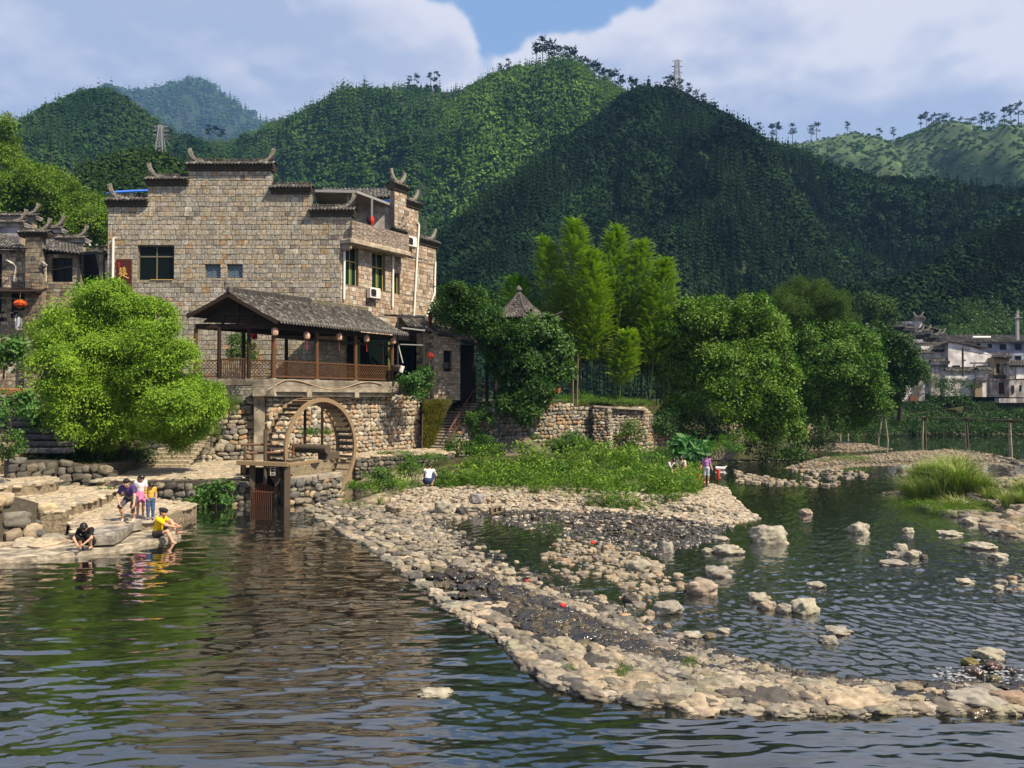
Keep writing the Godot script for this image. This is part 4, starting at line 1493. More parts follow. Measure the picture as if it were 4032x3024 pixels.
func make_pavilion() -> void:
	var pv := thing("timber_pavilion", "open timber pavilion with dark posts, lattice railings and a grey tiled roof above the waterwheel", "pavilion", Vector3.ZERO)
	var fx := [770.0, 862.0, 979.0, 1076.0]
	var front: Array[Vector3] = []
	for x in fx: front.append(Vector3(xs_at(x, PD), FLOOR, -PD))
	var PR := front[3]
	var PL := front[0]
	var ts := [0.0, side_t(1246, PR), side_t(1399, PR), side_t(1543, PR)]
	var beam_y := 8.10
	var right: Array[Vector3] = []
	var left: Array[Vector3] = []
	for t in ts:
		right.append(PR + SD * t)
		left.append(PL + SD * t)
	for i in 4:
		if i < 3: round_post("post", pv, front[i], front[i] + Vector3.UP * (beam_y - FLOOR), 0.105, M.dark_wood if i > 0 else M.wood)
		round_post("post", pv, right[i], right[i] + Vector3.UP * (beam_y - FLOOR), 0.12, M.wood)
		if i > 0: round_post("post", pv, left[i], left[i] + Vector3.UP * (beam_y - FLOOR), 0.11, M.dark_wood)
		var b := MB.new()
		b.lathe(right[i] + Vector3(0, -0.36, 0), [Vector2(0.22, 0), Vector2(0.24, 0.2), Vector2(0.16, 0.38), Vector2(0, 0.40)], 10)
		obj("post_base", b.mesh(), M.concrete, pv)
	for q in [[PL, PR], [right[0], right[3]], [left[0], left[3]], [left[1], right[1]], [left[2], right[2]], [left[3], right[3]]]:
		part_bar("beam", pv, q[0] + Vector3.UP * (beam_y - FLOOR + 0.1), q[1] + Vector3.UP * (beam_y - FLOOR + 0.1), 0.16, 0.26, M.dark_wood)
	for q in [[right[0], right[3]]]:
		part_bar("tie_rail", pv, q[0] + Vector3.UP * 2.25, q[1] + Vector3.UP * 2.25, 0.06, 0.16, M.dark_wood)
	var r0 := FLOOR + 0.12
	var r1 := 6.36
	lattice_rail(pv, front[0] + Vector3(0.1, 0, 0), front[1] - Vector3(0.1, 0, 0), r0, r1, 0.19)
	lattice_rail(pv, front[2] + Vector3(0.1, 0, 0), front[3] - Vector3(0.12, 0, 0), r0, r1, 0.19)
	for i in 3: lattice_rail(pv, right[i] + SD * 0.11, right[i + 1] - SD * 0.11, r0, r1, 0.2)
	part_bar("bench_board", pv, right[0] - SN * 0.25 + Vector3.UP * 0.5, right[3] - SN * 0.25 + Vector3.UP * 0.5, 0.35, 0.05, M.wood)
	var gate := obj("gate", G.unit, M.wood, pv, Transform3D(Basis.from_scale(Vector3(front[2].x - front[1].x - 0.24, 0.07, 0.06)), (front[1] + front[2]) * 0.5 + Vector3(0, 1.05, 0.04)))
	for i in 13:
		var x := lerpf(front[1].x + 0.16, front[2].x - 0.16, i / 12.0)
		var inv := gate.transform.affine_inverse()
		var mb := MB.new()
		mb.bar(Vector3(x, FLOOR + 0.02, -PD + 0.04), Vector3(x, FLOOR + 1.02, -PD + 0.04), 0.045, 0.045)
		obj("gate_slat", mb.mesh(), M.wood, gate, inv)
	var rs := at(897, 1150, 40.35)
	var re := rs + SD * side_t(1446, rs)
	var es := at(1094, 1262, 40.35)
	var ee := es + SD * side_t(1602, es)
	var ls := at(735, 1240, 40.35)
	var le := ls + SD * 9.6
	var roof := slab_roof(pv, rs, re, es, ee, 0.2, 0.13, 250, 0.10)
	slab_roof(pv, rs, re, ls, le, 0.22, 0.2, 20, 0.10)
	var n := int(es.distance_to(ee) / 0.2)
	var disc := MB.new()
	disc.lathe(Vector3.ZERO, [Vector2(0.085, 0), Vector2(0.085, 0.03), Vector2(0.05, 0.04), Vector2(0, 0.03)], 9, Basis(Vector3(1, 0, 0), PI / 2))
	var dm := disc.mesh()
	var lip := MB.new()
	lip.prism(PackedVector2Array([Vector2(-0.09, -0.05), Vector2(0.09, -0.05), Vector2(0.07, 0.06), Vector2(0, 0.12), Vector2(-0.07, 0.06)]), -0.012, 0.012)
	var lm := lip.mesh()
	for i in n:
		var p := es.lerp(ee, (i + 0.5) / n)
		var b := Basis(SD, Vector3.UP, SN)
		obj("drip_tile", dm, tinted("tile", vary(Color(0.22, 0.21, 0.20), 0.25)), roof, Transform3D(b, p + SN * 0.06 + Vector3.UP * 0.03))
		obj("drip_tile", lm, tinted("tile", vary(Color(0.17, 0.165, 0.16), 0.25)), roof, Transform3D(b * Basis(Vector3(1, 0, 0), PI / 2), p + SD * 0.1 + SN * 0.05 - Vector3.UP * 0.03))
	var rg := MB.new()
	var len := rs.distance_to(re)
	for i in int(len / 0.075):
		var t := (i + 0.5) * 0.075
		rg.col = vary(Color(0.09, 0.085, 0.08) if t < len * 0.55 else Color(0.22, 0.20, 0.14), 0.3)
		rg.box(rs + SD * t + Vector3.UP * (0.14 if t < len * 0.55 else 0.10), Vector3(0.16, 0.27 if t < len * 0.55 else 0.2, 0.055), Basis(SN, Vector3.UP, -SD) * Basis(Vector3(1, 0, 0), rr(0.0, 0.3)))
	obj("ridge", rg.mesh(), M.tile, pv)
	var kn := MB.new()
	kn.col = Color(0.13, 0.12, 0.11)
	kn.box(rs + SD * 0.1 + Vector3.UP * 0.12, Vector3(0.26, 0.34, 0.3), Basis(SD, Vector3.UP, SN), 0.04)
	kn.lathe(rs - SD * 0.15 + Vector3.UP * 0.15, [Vector2(0.10, 0), Vector2(0.06, 0.2), Vector2(0.09, 0.3), Vector2(0.03, 0.5), Vector2(0.0, 0.6)], 8)
	obj("ridge_finial", kn.mesh(), M.stone, pv)
	var gb := MB.new()
	var ga := Vector3(rs.x, rs.y - 0.35, -PD + 0.02)
	var gl := Vector3(ls.x + 0.55, beam_y + 0.3, -PD + 0.02)
	var gr := Vector3(es.x - 0.4, beam_y + 0.2, -PD + 0.02)
	gb.tri(gl, gr, ga)
	gb.tri(gr + Vector3(0, 0, -0.05), gl + Vector3(0, 0, -0.05), ga + Vector3(0, 0, -0.05))
	obj("gable_board", gb.mesh(), M.dark_wood, pv)
	for q in [0.3, 0.5, 0.7]:
		var x := lerpf(gl.x, gr.x, q)
		part_bar("gable_strut", pv, Vector3(x, beam_y + 0.2, -PD + 0.08), Vector3(x, beam_y + (1.35 if q == 0.5 else 0.85), -PD + 0.08), 0.12, 0.12, M.dark_wood)
	part_bar("gable_rail", pv, Vector3(lerpf(gl.x, gr.x, 0.2), beam_y + 0.75, -PD + 0.1), Vector3(lerpf(gl.x, gr.x, 0.8), beam_y + 0.75, -PD + 0.1), 0.1, 0.12, M.dark_wood)
	for e in [ls, es]:
		part_bar("verge_board", pv, rs + Vector3(0, -0.14, 0.0), e + Vector3(0, -0.12, 0.0), 0.06, 0.2, M.dark_wood)
	var fl := MB.new()
	var o1 := PL + Vector3(-0.4, 0, 0.35)
	var o2 := PR + Vector3(0.10, 0, 0.35)
	var far: float = ts[3] + 0.6
	fl.prism(PackedVector2Array([Vector2(o1.x, o1.z), Vector2(o2.x, o2.z), Vector2(o2.x + SD.x * far, o2.z + SD.z * far), Vector2(o1.x + SD.x * far, o1.z + SD.z * far)]), 5.05, FLOOR - 0.02)
	obj("floor_slab", fl.mesh(), M.concrete, pv)
	var bm := MB.new()
	var q0 := PR + SN * 0.12 + Vector3(0, 0, 0)
	bm.box(q0 + SD * (ts[3] * 0.5) + Vector3.UP * (4.86 - FLOOR) + SN * 0.06, Vector3(ts[3] + 0.5, 0.34, 0.30), Basis(SD, Vector3.UP, SN), 0.02)
	obj("edge_beam", bm.mesh(), M.concrete, pv)
	var un := MB.new()
	un.box(q0 + SD * (ts[3] * 0.5) + Vector3.UP * (4.58 - FLOOR) - SN * 0.15, Vector3(ts[3] + 0.3, 0.26, 0.35), Basis(SD, Vector3.UP, SN), 0.02)
	for t in [2.2, ts[2] - 0.2]:
		un.box(q0 + SD * t + Vector3.UP * (4.62 - FLOOR) + SN * 0.05, Vector3(0.35, 0.5, 0.42), Basis(SD, Vector3.UP, SN), 0.03)
	obj("under_beam", un.mesh(), M.concrete, pv)
	var eb := MB.new()
	var ex0 := xs_at(994, 40.6)
	var ex1 := xs_at(1082, 40.6)
	eb.box(Vector3((ex0 + ex1) * 0.5, 4.75, -40.9), Vector3(ex1 - ex0, 0.62, 0.7), Basis.IDENTITY, 0.03)
	obj("beam_end", eb.mesh(), M.concrete, pv)
	masonry(pv, Vector3(PR.x, 0, PR.z) + SN * 0.2, SD, SN, [[0.1, ts[3] + 0.2, 5.02, FLOOR - 0.03]], [], 0.08, Vector2(0.18, 0.4), [4, STONE_PALE, 2, Color(0.4, 0.36, 0.3), 1, STONE_GREY], 40, 0.12, "mortar", "plinth")
	var cm := MB.new()
	cm.box(Vector3(xs_at(1018, 41.0), 2.7, -41.15), Vector3(xs_at(1040, 41) - xs_at(998, 41), 3.5, 0.6), Basis(Vector3(0, 1, 0), 0.3), 0.03)
	obj("column", cm.mesh(), M.concrete, pv)
	var hs := MB.new()
	var hp := []
	var hr := []
	for i in 30:
		var t := i / 29.0
		hp.append(PR + SN * 0.33 + SD * (t * 8.6 - 0.6) + Vector3.UP * (-0.30 + 0.24 * sin(t * 9.0) - 0.3 * maxf(0.0, 0.12 - t) / 0.12))
		hr.append(0.028)
	hs.tube(hp, hr, 5)
	tag(obj("hose", hs.mesh(), mat("hose", lin(0.36, 0.27, 0.18), 0.6)), "pale brown hose looped along the ledge below the pavilion railing", "hose")
	var dr := MB.new()
	var d0: float = side_t(1240, corner) + 0.2
	dr.box(corner + SD * 5.2 + SN * 0.2 + Vector3.UP * 6.85, Vector3(9.4, 2.9, 0.1), Basis(SD, Vector3.UP, SN))
	var doors := obj("glass_door", dr.mesh(), M.glass, pv)  # near-black panel: glass doors with the dark shaded interior painted in
	for i in 7:
		part_bar("door_frame", doors, corner + SD * (0.6 + 1.5 * i) + SN * 0.28 + Vector3.UP * 5.42, corner + SD * (0.6 + 1.5 * i) + SN * 0.28 + Vector3.UP * 8.2, 0.08, 0.06, M.dark_wood)
	var cu := MB.new()
	cu.box(corner + SD * 4.2 + SN * 0.34 + Vector3.UP * 6.8, Vector3(0.42, 2.6, 0.04), Basis(SD, Vector3.UP, SN))
	cu.box(corner + SD * 1.3 + SN * 0.34 + Vector3.UP * 6.8, Vector3(0.2, 2.6, 0.04), Basis(SD, Vector3.UP, SN))
	obj("curtain", cu.mesh(), M.curtain, doors)
	var names := ["pale pink paper lantern in front of the corner post of the pavilion", "pale pink paper lantern with tassel, second from the pavilion corner", "pale pink paper lantern in front of the green curtain", "pale pink paper lantern with a long dark tassel, fourth from the pavilion corner", "pale pink paper lantern at the far end of the pavilion eave"]
	var lz := [[648, 437], [863, 462], [1080, 470], [1264, 482], [1443, 497]]
	for i in 5:
		var p := PR + SN * 0.28 + SD * side_t(zx2(lz[i][0]), PR + SN * 0.28)
		lantern(Vector3(p.x, ys(zy2(lz[i][1]), -p.z), p.z), names[i])
	lantern(at(zx2(512), zy2(462), 44.5), "dark red lantern hanging inside the pavilion behind the gate", true)

func make_stairs() -> void:
	var st := thing("stone_stairs", "steep flight of grey stone steps with a rusty handrail beside the mossy wall", "stairs", Vector3.ZERO)
	var b0 := at(1729, 1767, 50.2)
	var dir := Vector3(0.379, 0, -0.925)
	var sd := Vector3(0.925, 0, 0.379)
	var bs := Basis(sd, Vector3.UP, -dir)
	for i in 18:
		var mb := MB.new()
		var y := 1.05 + 0.184 * (i + 1)
		mb.col = vary(Color(0.52, 0.47, 0.39), 0.15)
		mb.box(b0 + dir * (0.26 * i + 0.2) + Vector3.UP * (y - 0.05 - b0.y), Vector3(1.85, 0.1, 0.42), bs * Basis(Vector3(0, 1, 0), rr(-0.01, 0.01)), 0.02)
		obj("step", mb.mesh(), M.stone, st)
		var rb := MB.new()
		rb.col = vary(Color(0.15, 0.135, 0.11), 0.2)
		rb.box(b0 + dir * (0.26 * i + 0.28) + Vector3.UP * (y - 0.145 - b0.y), Vector3(1.8, 0.10, 0.34), bs)
		obj("riser", rb.mesh(), M.stone, st)
	var fill := MB.new()
	for i in 6:
		fill.box(b0 + dir * (0.26 * 3 * i + 0.75) + Vector3.UP * ((1.05 + 0.184 * 3 * i) * 0.5 - b0.y), Vector3(1.8, 1.05 + 0.184 * 3 * i, 0.8), bs)
	obj("stair_core", fill.mesh(), M.dark_mortar, st)
	var hr := thing("handrail", "rusty iron handrail running up the right side of the steep stairs", "handrail", Vector3.ZERO)
	var e0 := b0 + sd * 0.72 + Vector3.UP * (1.1 - b0.y)
	var rise := dir * 0.26 * 18 + Vector3.UP * 0.184 * 18
	part_bar("top_bar", hr, e0 + Vector3.UP * 1.15, e0 + rise + Vector3.UP * 1.15, 0.07, 0.07, M.rust)
	part_bar("lower_bar", hr, e0 + Vector3.UP * 0.45, e0 + rise + Vector3.UP * 0.55, 0.05, 0.05, M.rust)
	for i in 6:
		var p := e0 + rise * (i / 5.0)
		part_bar("baluster", hr, p, p + Vector3.UP * 1.15, 0.05, 0.05, M.rust)
	for i in 3:
		var p := e0 + rise + dir * 0.3 * (i + 1)
		part_bar("baluster", hr, p, p + Vector3.UP * 1.15, 0.05, 0.05, M.rust)
	part_bar("top_bar", hr, e0 + rise + Vector3.UP * 1.15, e0 + rise + dir * 0.95 + Vector3.UP * 1.15, 0.06, 0.06, M.rust)
	var sl := thing("stone_steps", "six broad worn stone steps rising from the path under the bright green tree", "steps", Vector3.ZERO)
	for i in 8:
		var mb := MB.new()
		mb.col = vary(Color(0.40, 0.35, 0.25), 0.15)
		var d := 36.9 + 0.34 * i
		var x0 := xs_at(545 + i * 8, 36.9)
		var x1 := xs_at(745, 36.9)
		mb.box(Vector3((x0 + x1) * 0.5, 1.05 + 0.17 * i + 0.07, -d), Vector3(x1 - x0, 0.2, 0.5), Basis(Vector3(0, 1, 0), 0.04 + rr(-0.01, 0.01)), 0.04)
		obj("step", mb.mesh(), M.stone, sl)
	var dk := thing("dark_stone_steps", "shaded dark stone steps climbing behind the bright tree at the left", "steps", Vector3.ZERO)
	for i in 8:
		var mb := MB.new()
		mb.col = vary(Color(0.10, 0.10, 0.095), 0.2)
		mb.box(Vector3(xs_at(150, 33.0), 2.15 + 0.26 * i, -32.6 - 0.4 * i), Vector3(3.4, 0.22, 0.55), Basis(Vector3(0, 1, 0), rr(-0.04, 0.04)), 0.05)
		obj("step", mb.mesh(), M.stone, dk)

func pave(parent: Node, poly: PackedVector2Array, y: float, size: float, pal: Array, cap: int, flat := 0.07) -> void:
	var lo := Vector2(1e9, 1e9)
	var hi := -lo
	for q in poly:
		lo = lo.min(q); hi = hi.max(q)
	var pieces := []
	var z := lo.y
	while z < hi.y:
		var x := lo.x + rr(0, size)
		while x < hi.x:
			var p := Vector2(x + rr(-0.2, 0.2) * size, z + rr(-0.2, 0.2) * size)
			if Geometry2D.is_point_in_polygon(p, poly):
				var s := size * rr(0.45, 0.72)
				var b := Basis(Vector3.UP, rr(0, TAU)) * Basis.from_scale(Vector3(s * rr(0.9, 1.35), flat, s * rr(0.75, 1.0)))
				pieces.append([s * s / (p.length() + 5.0), stones[rng.randi() % stones.size()], Transform3D(b, Vector3(p.x, y - flat * 0.35 + rr(-0.012, 0.012), p.y)), vary(pick(pal), 0.15)])
			x += size * 1.05
		z += size * 0.9
	lay(pieces, "stone", "stone", parent, cap)

func path_slab(px: Array, level: float, depth: float, size: float, pal: Array, cap: int, called := "stone_path") -> void:
	var p := poly_on(px, level)
	var mb := MB.new()
	mb.prism(p, level - depth, level - 0.02)
	var o := obj(called, mb.mesh(), mat("joint_earth", lin(0.30, 0.245, 0.165), 0.95, G.grain, Vector3.ONE * 0.5, G.bump, 2.0))
	tag(o, "", "", "", "structure")
	pave(o, p, level, size, pal, cap)

func make_bank() -> void:
	var PR := Vector3(xs_at(1076, PD), 0, -PD)
	var pal_path := [5, Color(0.50, 0.42, 0.30), 3, Color(0.42, 0.36, 0.26), 2, Color(0.36, 0.32, 0.25), 1, Color(0.56, 0.47, 0.33)]
	path_slab([380, 1892, 700, 1886, 960, 1882, 1010, 1855, 1180, 1815, 1330, 1806, 1400, 1800, 1600, 1790, 1790, 1784, 1790, 1765, 1664, 1766, 1040, 1802, 900, 1812, 430, 1842], 1.05, 1.9, 0.42, pal_path, 60)
	path_slab([372, 2112, 420, 2108, 452, 2106, 480, 2090, 524, 2057, 592, 2050, 680, 2020, 775, 1985, 640, 1968, 480, 1950, 400, 1965, 290, 1995, 255, 2020, 285, 2090], 0.42, 1.2, 0.36, pal_path, 70)
	path_slab([20, 1955, 150, 1925, 270, 1915, 450, 1912, 442, 1935, 390, 1962, 290, 1987, 262, 2012, 160, 2016, 60, 1995], 0.8, 1.4, 0.34, pal_path, 50)
	path_slab([-300, 1885, 0, 1866, 140, 1858, 232, 1885, 222, 1896, 140, 1908, 0, 1918, -300, 1935], 1.2, 1.6, 0.34, pal_path, 40)
	var wash := MB.new()
	wash.prism(poly_on([-500, 2270, 0, 2203, 81, 2193, 200, 2186, 316, 2172, 452, 2157, 560, 2134, 640, 2117, 700, 2106, 714, 2098, 640, 2078, 590, 2058, 520, 2076, 420, 2104, 370, 2106, 300, 2106, 150, 2122, -500, 2190], 0.13), -1.0, 0.13)
	var wo := obj("washing_ledge", wash.mesh(), mat("washing_stone", lin(0.50, 0.44, 0.34), 0.55, G.blotch, Vector3.ONE * 0.4, G.bump, 2.0))
	tag(wo, "", "", "", "structure")
	pave(wo, poly_on([-300, 2205, 150, 2150, 300, 2135, 380, 2125, 400, 2112, 300, 2108, 150, 2124, -300, 2180], 0.13), 0.17, 0.6, pal_path, 30, 0.1)
	var fs := MB.new()
	fs.prism(poly_on([372, 2112, 420, 2109, 452, 2108, 480, 2092, 524, 2059, 560, 2052, 540, 2030, 470, 2035, 400, 2070, 350, 2090], 0.46), 0.2, 0.455)
	tag(obj("flat_slab", fs.mesh(), mat("grey_slab", lin(0.40, 0.375, 0.325), 0.6, G.blotch, Vector3.ONE * 0.5, G.bump, 1.0)), "broad pale flagstone under the feet of the crouching man", "flagstone")
	var wd := "rubble_wall"
	var w := thing(wd, "tall sunlit rubble wall below the pavilion and behind the waterwheel", "wall")
	var L0 := PR - SN * 0.25 - SD * 0.1
	var t9 := side_t(1668, PR)
	var bs := []
	var tp := []
	for i in 5:
		var p := L0 + SD * (t9 * i / 4.0)
		bs.append(Vector3(p.x, 1.0, p.z)); tp.append(4.45)
	rubble(w, bs, tp, 0.36, [4, Color(0.50, 0.44, 0.34), 3, Color(0.43, 0.38, 0.30), 2, Color(0.46, 0.32, 0.2), 1, Color(0.3, 0.28, 0.24)], 220, "mortar", 0.05, 0.5, "", null, 0.5)
	w = thing(wd, "rough rubble wall of mixed brown stones left of the concrete column", "wall")
	rubble(w, [at(700, 1840, 38.6) * Vector3(1, 0, 1) + Vector3.UP, at(850, 1840, 40.4) * Vector3(1, 0, 1) + Vector3.UP, at(1002, 1840, 41.0) * Vector3(1, 0, 1) + Vector3.UP], [2.5, 3.3, 4.6], 0.4, [3, Color(0.40, 0.355, 0.27), 3, Color(0.32, 0.29, 0.24), 2, Color(0.21, 0.2, 0.18), 1, Color(0.42, 0.28, 0.17)], 150, "dark_mortar", 0.16)
	w = thing(wd, "low dark stone wall dropping from the path to the pool, left of the sluice posts", "wall")
	rubble(w, [on(330, 1994, 0.0), on(560, 1994, 0.0), on(780, 1993, 0.0), on(985, 1988, 0.0)], [1.0, 1.02, 1.02, 1.02], 0.36, pal_dark_rubble, 120, "dark_mortar", 0.03)
	w = thing(wd, "quay wall of dark rounded cobbles below the waterwheel axle", "wall")
	rubble(w, [Vector3(xs_at(1136, 31.3), -0.1, -31.3), Vector3(xs_at(1240, 32.2), -0.1, -32.2), Vector3(xs_at(1332, 33.5), -0.1, -33.5), Vector3(xs_at(1346, 34.6), -0.1, -34.6)], [0.98, 0.98, 0.95, 0.95], 0.34, [3, Color(0.22, 0.2, 0.17), 3, Color(0.30, 0.27, 0.21), 2, Color(0.16, 0.155, 0.14), 2, Color(0.40, 0.31, 0.2)], 160, "dark_mortar", 0.03)
	var kb := MB.new()
	var kp := [Vector3(xs_at(1136, 31.55), 1.05, -31.55), Vector3(xs_at(1240, 32.4), 1.05, -32.4), Vector3(xs_at(1334, 33.75), 1.05, -33.75)]
	for i in 2: kb.bar(kp[i] + Vector3(0, -0.02, 0), kp[i + 1] + Vector3(0, -0.02, 0), 0.5, 0.24, Vector3.UP, 0.03)
	obj("kerb", kb.mesh(), M.concrete, w)
	w = thing(wd, "mossy low wall under the ledge between the waterwheel and the stairs", "wall")
	rubble(w, [on(1400, 1805, 1.0) * Vector3(1, 0, 1), on(1590, 1795, 1.0) * Vector3(1, 0, 1), on(1790, 1788, 1.0) * Vector3(1, 0, 1)], [0.92, 0.92, 0.92], 0.3, pal_dark_rubble, 60, "dark_mortar", 0.03)
	w = thing(wd, "rubble wall of big loose boulders at the left edge of the landing", "wall")
	rubble(w, [on(-260, 2150, 0.1), on(0, 2124, 0.1), on(150, 2104, 0.1), on(268, 2085, 0.1)], [1.75, 1.52, 1.1, 0.74], 0.62, [3, Color(0.33, 0.29, 0.22), 3, Color(0.24, 0.225, 0.2), 2, Color(0.14, 0.14, 0.14), 2, Color(0.45, 0.36, 0.24)], 60, "dark_mortar", 0.2)
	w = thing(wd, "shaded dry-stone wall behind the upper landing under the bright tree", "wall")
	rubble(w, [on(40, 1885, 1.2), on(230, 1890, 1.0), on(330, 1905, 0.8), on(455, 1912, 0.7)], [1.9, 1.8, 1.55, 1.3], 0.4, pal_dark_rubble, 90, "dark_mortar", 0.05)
	w = thing(wd, "high wall of large mossy boulders at the far left above the landing", "wall")
	rubble(w, [on(-320, 1880, 1.2), on(0, 1868, 1.2), on(130, 1862, 1.2)], [3.4, 3.0, 1.9], 0.6, [3, Color(0.30, 0.25, 0.14), 2, Color(0.22, 0.2, 0.15), 2, Color(0.36, 0.29, 0.17)], 60, "dark_mortar", 0.3)
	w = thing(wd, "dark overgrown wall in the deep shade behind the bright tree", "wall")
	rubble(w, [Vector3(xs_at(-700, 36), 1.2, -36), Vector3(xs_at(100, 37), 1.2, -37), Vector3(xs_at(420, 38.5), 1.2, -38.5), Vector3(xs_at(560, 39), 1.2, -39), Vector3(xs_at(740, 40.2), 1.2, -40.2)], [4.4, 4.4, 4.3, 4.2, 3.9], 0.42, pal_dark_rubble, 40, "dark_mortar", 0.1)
	var fb := MB.new()
	fb.prism(PackedVector2Array([Vector2(-26, -31), Vector2(xs_at(230, 31.6), -31.9), Vector2(xs_at(440, 32.6), -33.2), Vector2(xs_at(545, 36), -36.4), Vector2(xs_at(560, 39.5), -39.5), Vector2(-26, -39)]), -0.5, 1.55)
	tag(obj("ground", fb.mesh(), M.earth), "", "", "", "structure")
	w = thing(wd, "overgrown rubble wall between the stairs and the hexagonal pavilion tree", "wall")
	rubble(w, [Vector3(xs_at(1785, 50.0), 0.6, -50.0), Vector3(xs_at(1880, 52.0), 0.6, -52.0), Vector3(xs_at(1950, 51.6), 0.6, -51.6)], [1.6, 3.4, 4.2], 0.32, pal_rubble, 80, "dark_mortar", 0.08)
	w = thing(wd, "pale rubble retaining wall below the bamboo, right of the big tree", "wall")
	rubble(w, [Vector3(xs_at(1945, 51.5), 0.5, -51.5), Vector3(xs_at(2180, 53.5), 0.5, -53.5), Vector3(xs_at(2330, 55.3), 0.5, -55.3), Vector3(xs_at(2545, 58.2), 0.4, -58.2), Vector3(xs_at(2660, 62.0), 0.4, -62.0)], [4.15, 3.9, 3.75, 3.55, 1.6], 0.36, pal_rubble, 200, "dark_mortar", 0.08)
	var cap := MB.new()
	cap.bar(at(2330, 1600, 55.2), at(2545, 1614, 58.1), 0.45, 0.14, Vector3.UP, 0.02)
	obj("coping", cap.mesh(), M.concrete, w)
	w = thing("buttress", "square stacked-stone buttress against the pale retaining wall", "buttress")
	rubble(w, [Vector3(xs_at(2335, 54.6), 0.3, -54.6), Vector3(xs_at(2400, 54.4), 0.3, -54.4), Vector3(xs_at(2408, 55.8), 0.3, -55.8)], [3.6, 3.6, 3.6], 0.3, pal_rubble, 40, "dark_mortar", 0.04)
	var ap := MB.new()
	var A := [at(1960, 1735, 50.5), at(2010, 1840, 48.6), at(2180, 1790, 49.6), at(2080, 1722, 51.5)]
	ap.quad(A[0], A[1], A[2], A[3])
	for k in 4:
		var q0: Vector3 = A[k]
		var q1: Vector3 = A[(k + 1) % 4]
		ap.quad(Vector3(q0.x, -0.5, q0.z), Vector3(q1.x, -0.5, q1.z), q1, q0)
	tag(obj("concrete_apron", ap.mesh(), mat("dusty_concrete", lin(0.19, 0.165, 0.13), 0.95, G.grain, Vector3.ONE * 0.8, G.bump, 2.0)), "sloping grey concrete apron below the retaining wall right of the stairs", "apron")
	var bp := MB.new()
	bp.tube([at(2035, 1722, 50.3), at(2090, 1757, 49.6)], [0.05, 0.04], 6)
	tag(obj("bamboo_pole", bp.mesh(), M.pale_wood), "bamboo pole lying on the sloping concrete apron", "pole")
	var h := thing("brick_hut", "small stone-block hut with a tiled lean-to roof at the top of the stairs", "hut")
	var c0 := Vector3(xs_at(1708, 51.0), 0, -51.0)
	var hl := Vector3(xs_at(1640, 52.4), 0, -52.4)
	var hu := (c0 - hl).normalized()
	masonry(h, hl, hu, hu.cross(Vector3.UP), [[0, hl.distance_to(c0), 4.2, ys(zy2(440), 51.5)]], [], 0.2, Vector2(0.25, 0.45), [3, STONE_DARK, 3, STONE_GREY, 1, STONE_TAN], 10, 0.3)
	var hr2 := Vector3(xs_at(1812, 52.0), 0, -52.0)
	var hv := (hr2 - c0).normalized()
	var op := [c0.distance_to(hr2) * 0.36, c0.distance_to(hr2) * 0.68, ys(zy2(700), 51.5), ys(zy2(560), 51.5)]
	masonry(h, c0, hv, hv.cross(Vector3.UP), [[0, c0.distance_to(hr2), 4.2, ys(zy2(470), 51.5)]], [op], 0.2, Vector2(0.22, 0.42), pal_side, 20, 0.3)
	var hb := MB.new()
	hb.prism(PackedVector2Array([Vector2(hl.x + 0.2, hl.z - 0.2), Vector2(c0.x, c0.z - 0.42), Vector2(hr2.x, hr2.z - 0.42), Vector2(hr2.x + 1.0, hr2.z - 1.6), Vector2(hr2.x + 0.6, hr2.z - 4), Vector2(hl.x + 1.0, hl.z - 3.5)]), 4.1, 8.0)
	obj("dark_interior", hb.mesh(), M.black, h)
	slab_roof(h, at(1545, 1195, 55.0), at(1740, 1250, 56.0), at(1600, 1280, 50.2), at(1900, 1362, 52.9), 0.22, 0.2, 60, 0.05)
	var ct := MB.new()
	ct.box(at(1755, 1440, 50.6), Vector3(0.42, 0.4, 0.25), Basis.IDENTITY, 0.05)
	obj("window_fan", ct.mesh(), M.dark_metal, h)
	var fr := thing("steel_frame", "dark steel post frame between the pavilion and the small hut", "frame")
	var fp := [at(zx2(1475), zy2(670), 48.9), at(zx2(1475), zy2(340), 48.9), at(zx2(1650), zy2(340), 49.6), at(zx2(1650), zy2(655), 49.6), at(zx2(1385), zy2(325), 50.5)]
	part_bar("post", fr, fp[0], fp[1], 0.1, 0.1, M.dark_metal)
	part_bar("post", fr, fp[3], fp[2], 0.12, 0.12, M.dark_metal)
	part_bar("beam", fr, fp[1] + Vector3.UP * 0.05, fp[2] + Vector3.UP * 0.05, 0.1, 0.1, M.dark_metal)
	part_bar("beam", fr, fp[4], fp[2], 0.1, 0.12, M.dark_metal)
	part_bar("rail", fr, at(zx2(1478), zy2(520), 48.9), at(zx2(1650), zy2(526), 49.6), 0.06, 0.06, M.steel)
	part_bar("rail", fr, at(zx2(1500), zy2(410), 48.7), at(zx2(1655), zy2(428), 49.4), 0.09, 0.09, M.steel)
	part_bar("brace", fr, at(zx2(1478), zy2(525), 48.9), at(zx2(1508), zy2(645), 48.8), 0.04, 0.04, M.white_pipe)
	var ch := MB.new()
	ch.tube([at(zx2(1690), zy2(395), 52.5), at(zx2(1690), zy2(315), 52.5)], [0.13, 0.13], 10)
	ch.tube([at(zx2(1690), zy2(318), 52.5), at(zx2(1690), zy2(311), 52.5)], [0.19, 0.16], 10)
	tag(obj("chimney_pipe", ch.mesh(), mat("red_brown", lin(0.12, 0.02, 0.012), 0.6)), "dark red flue pipe above the hut roof beside the stone house", "flue pipe")
	var rf := thing("red_pompom", "bright red pompom ornament on a stick in front of the hut", "ornament", at(zx2(1693), zy2(598), 50.0))
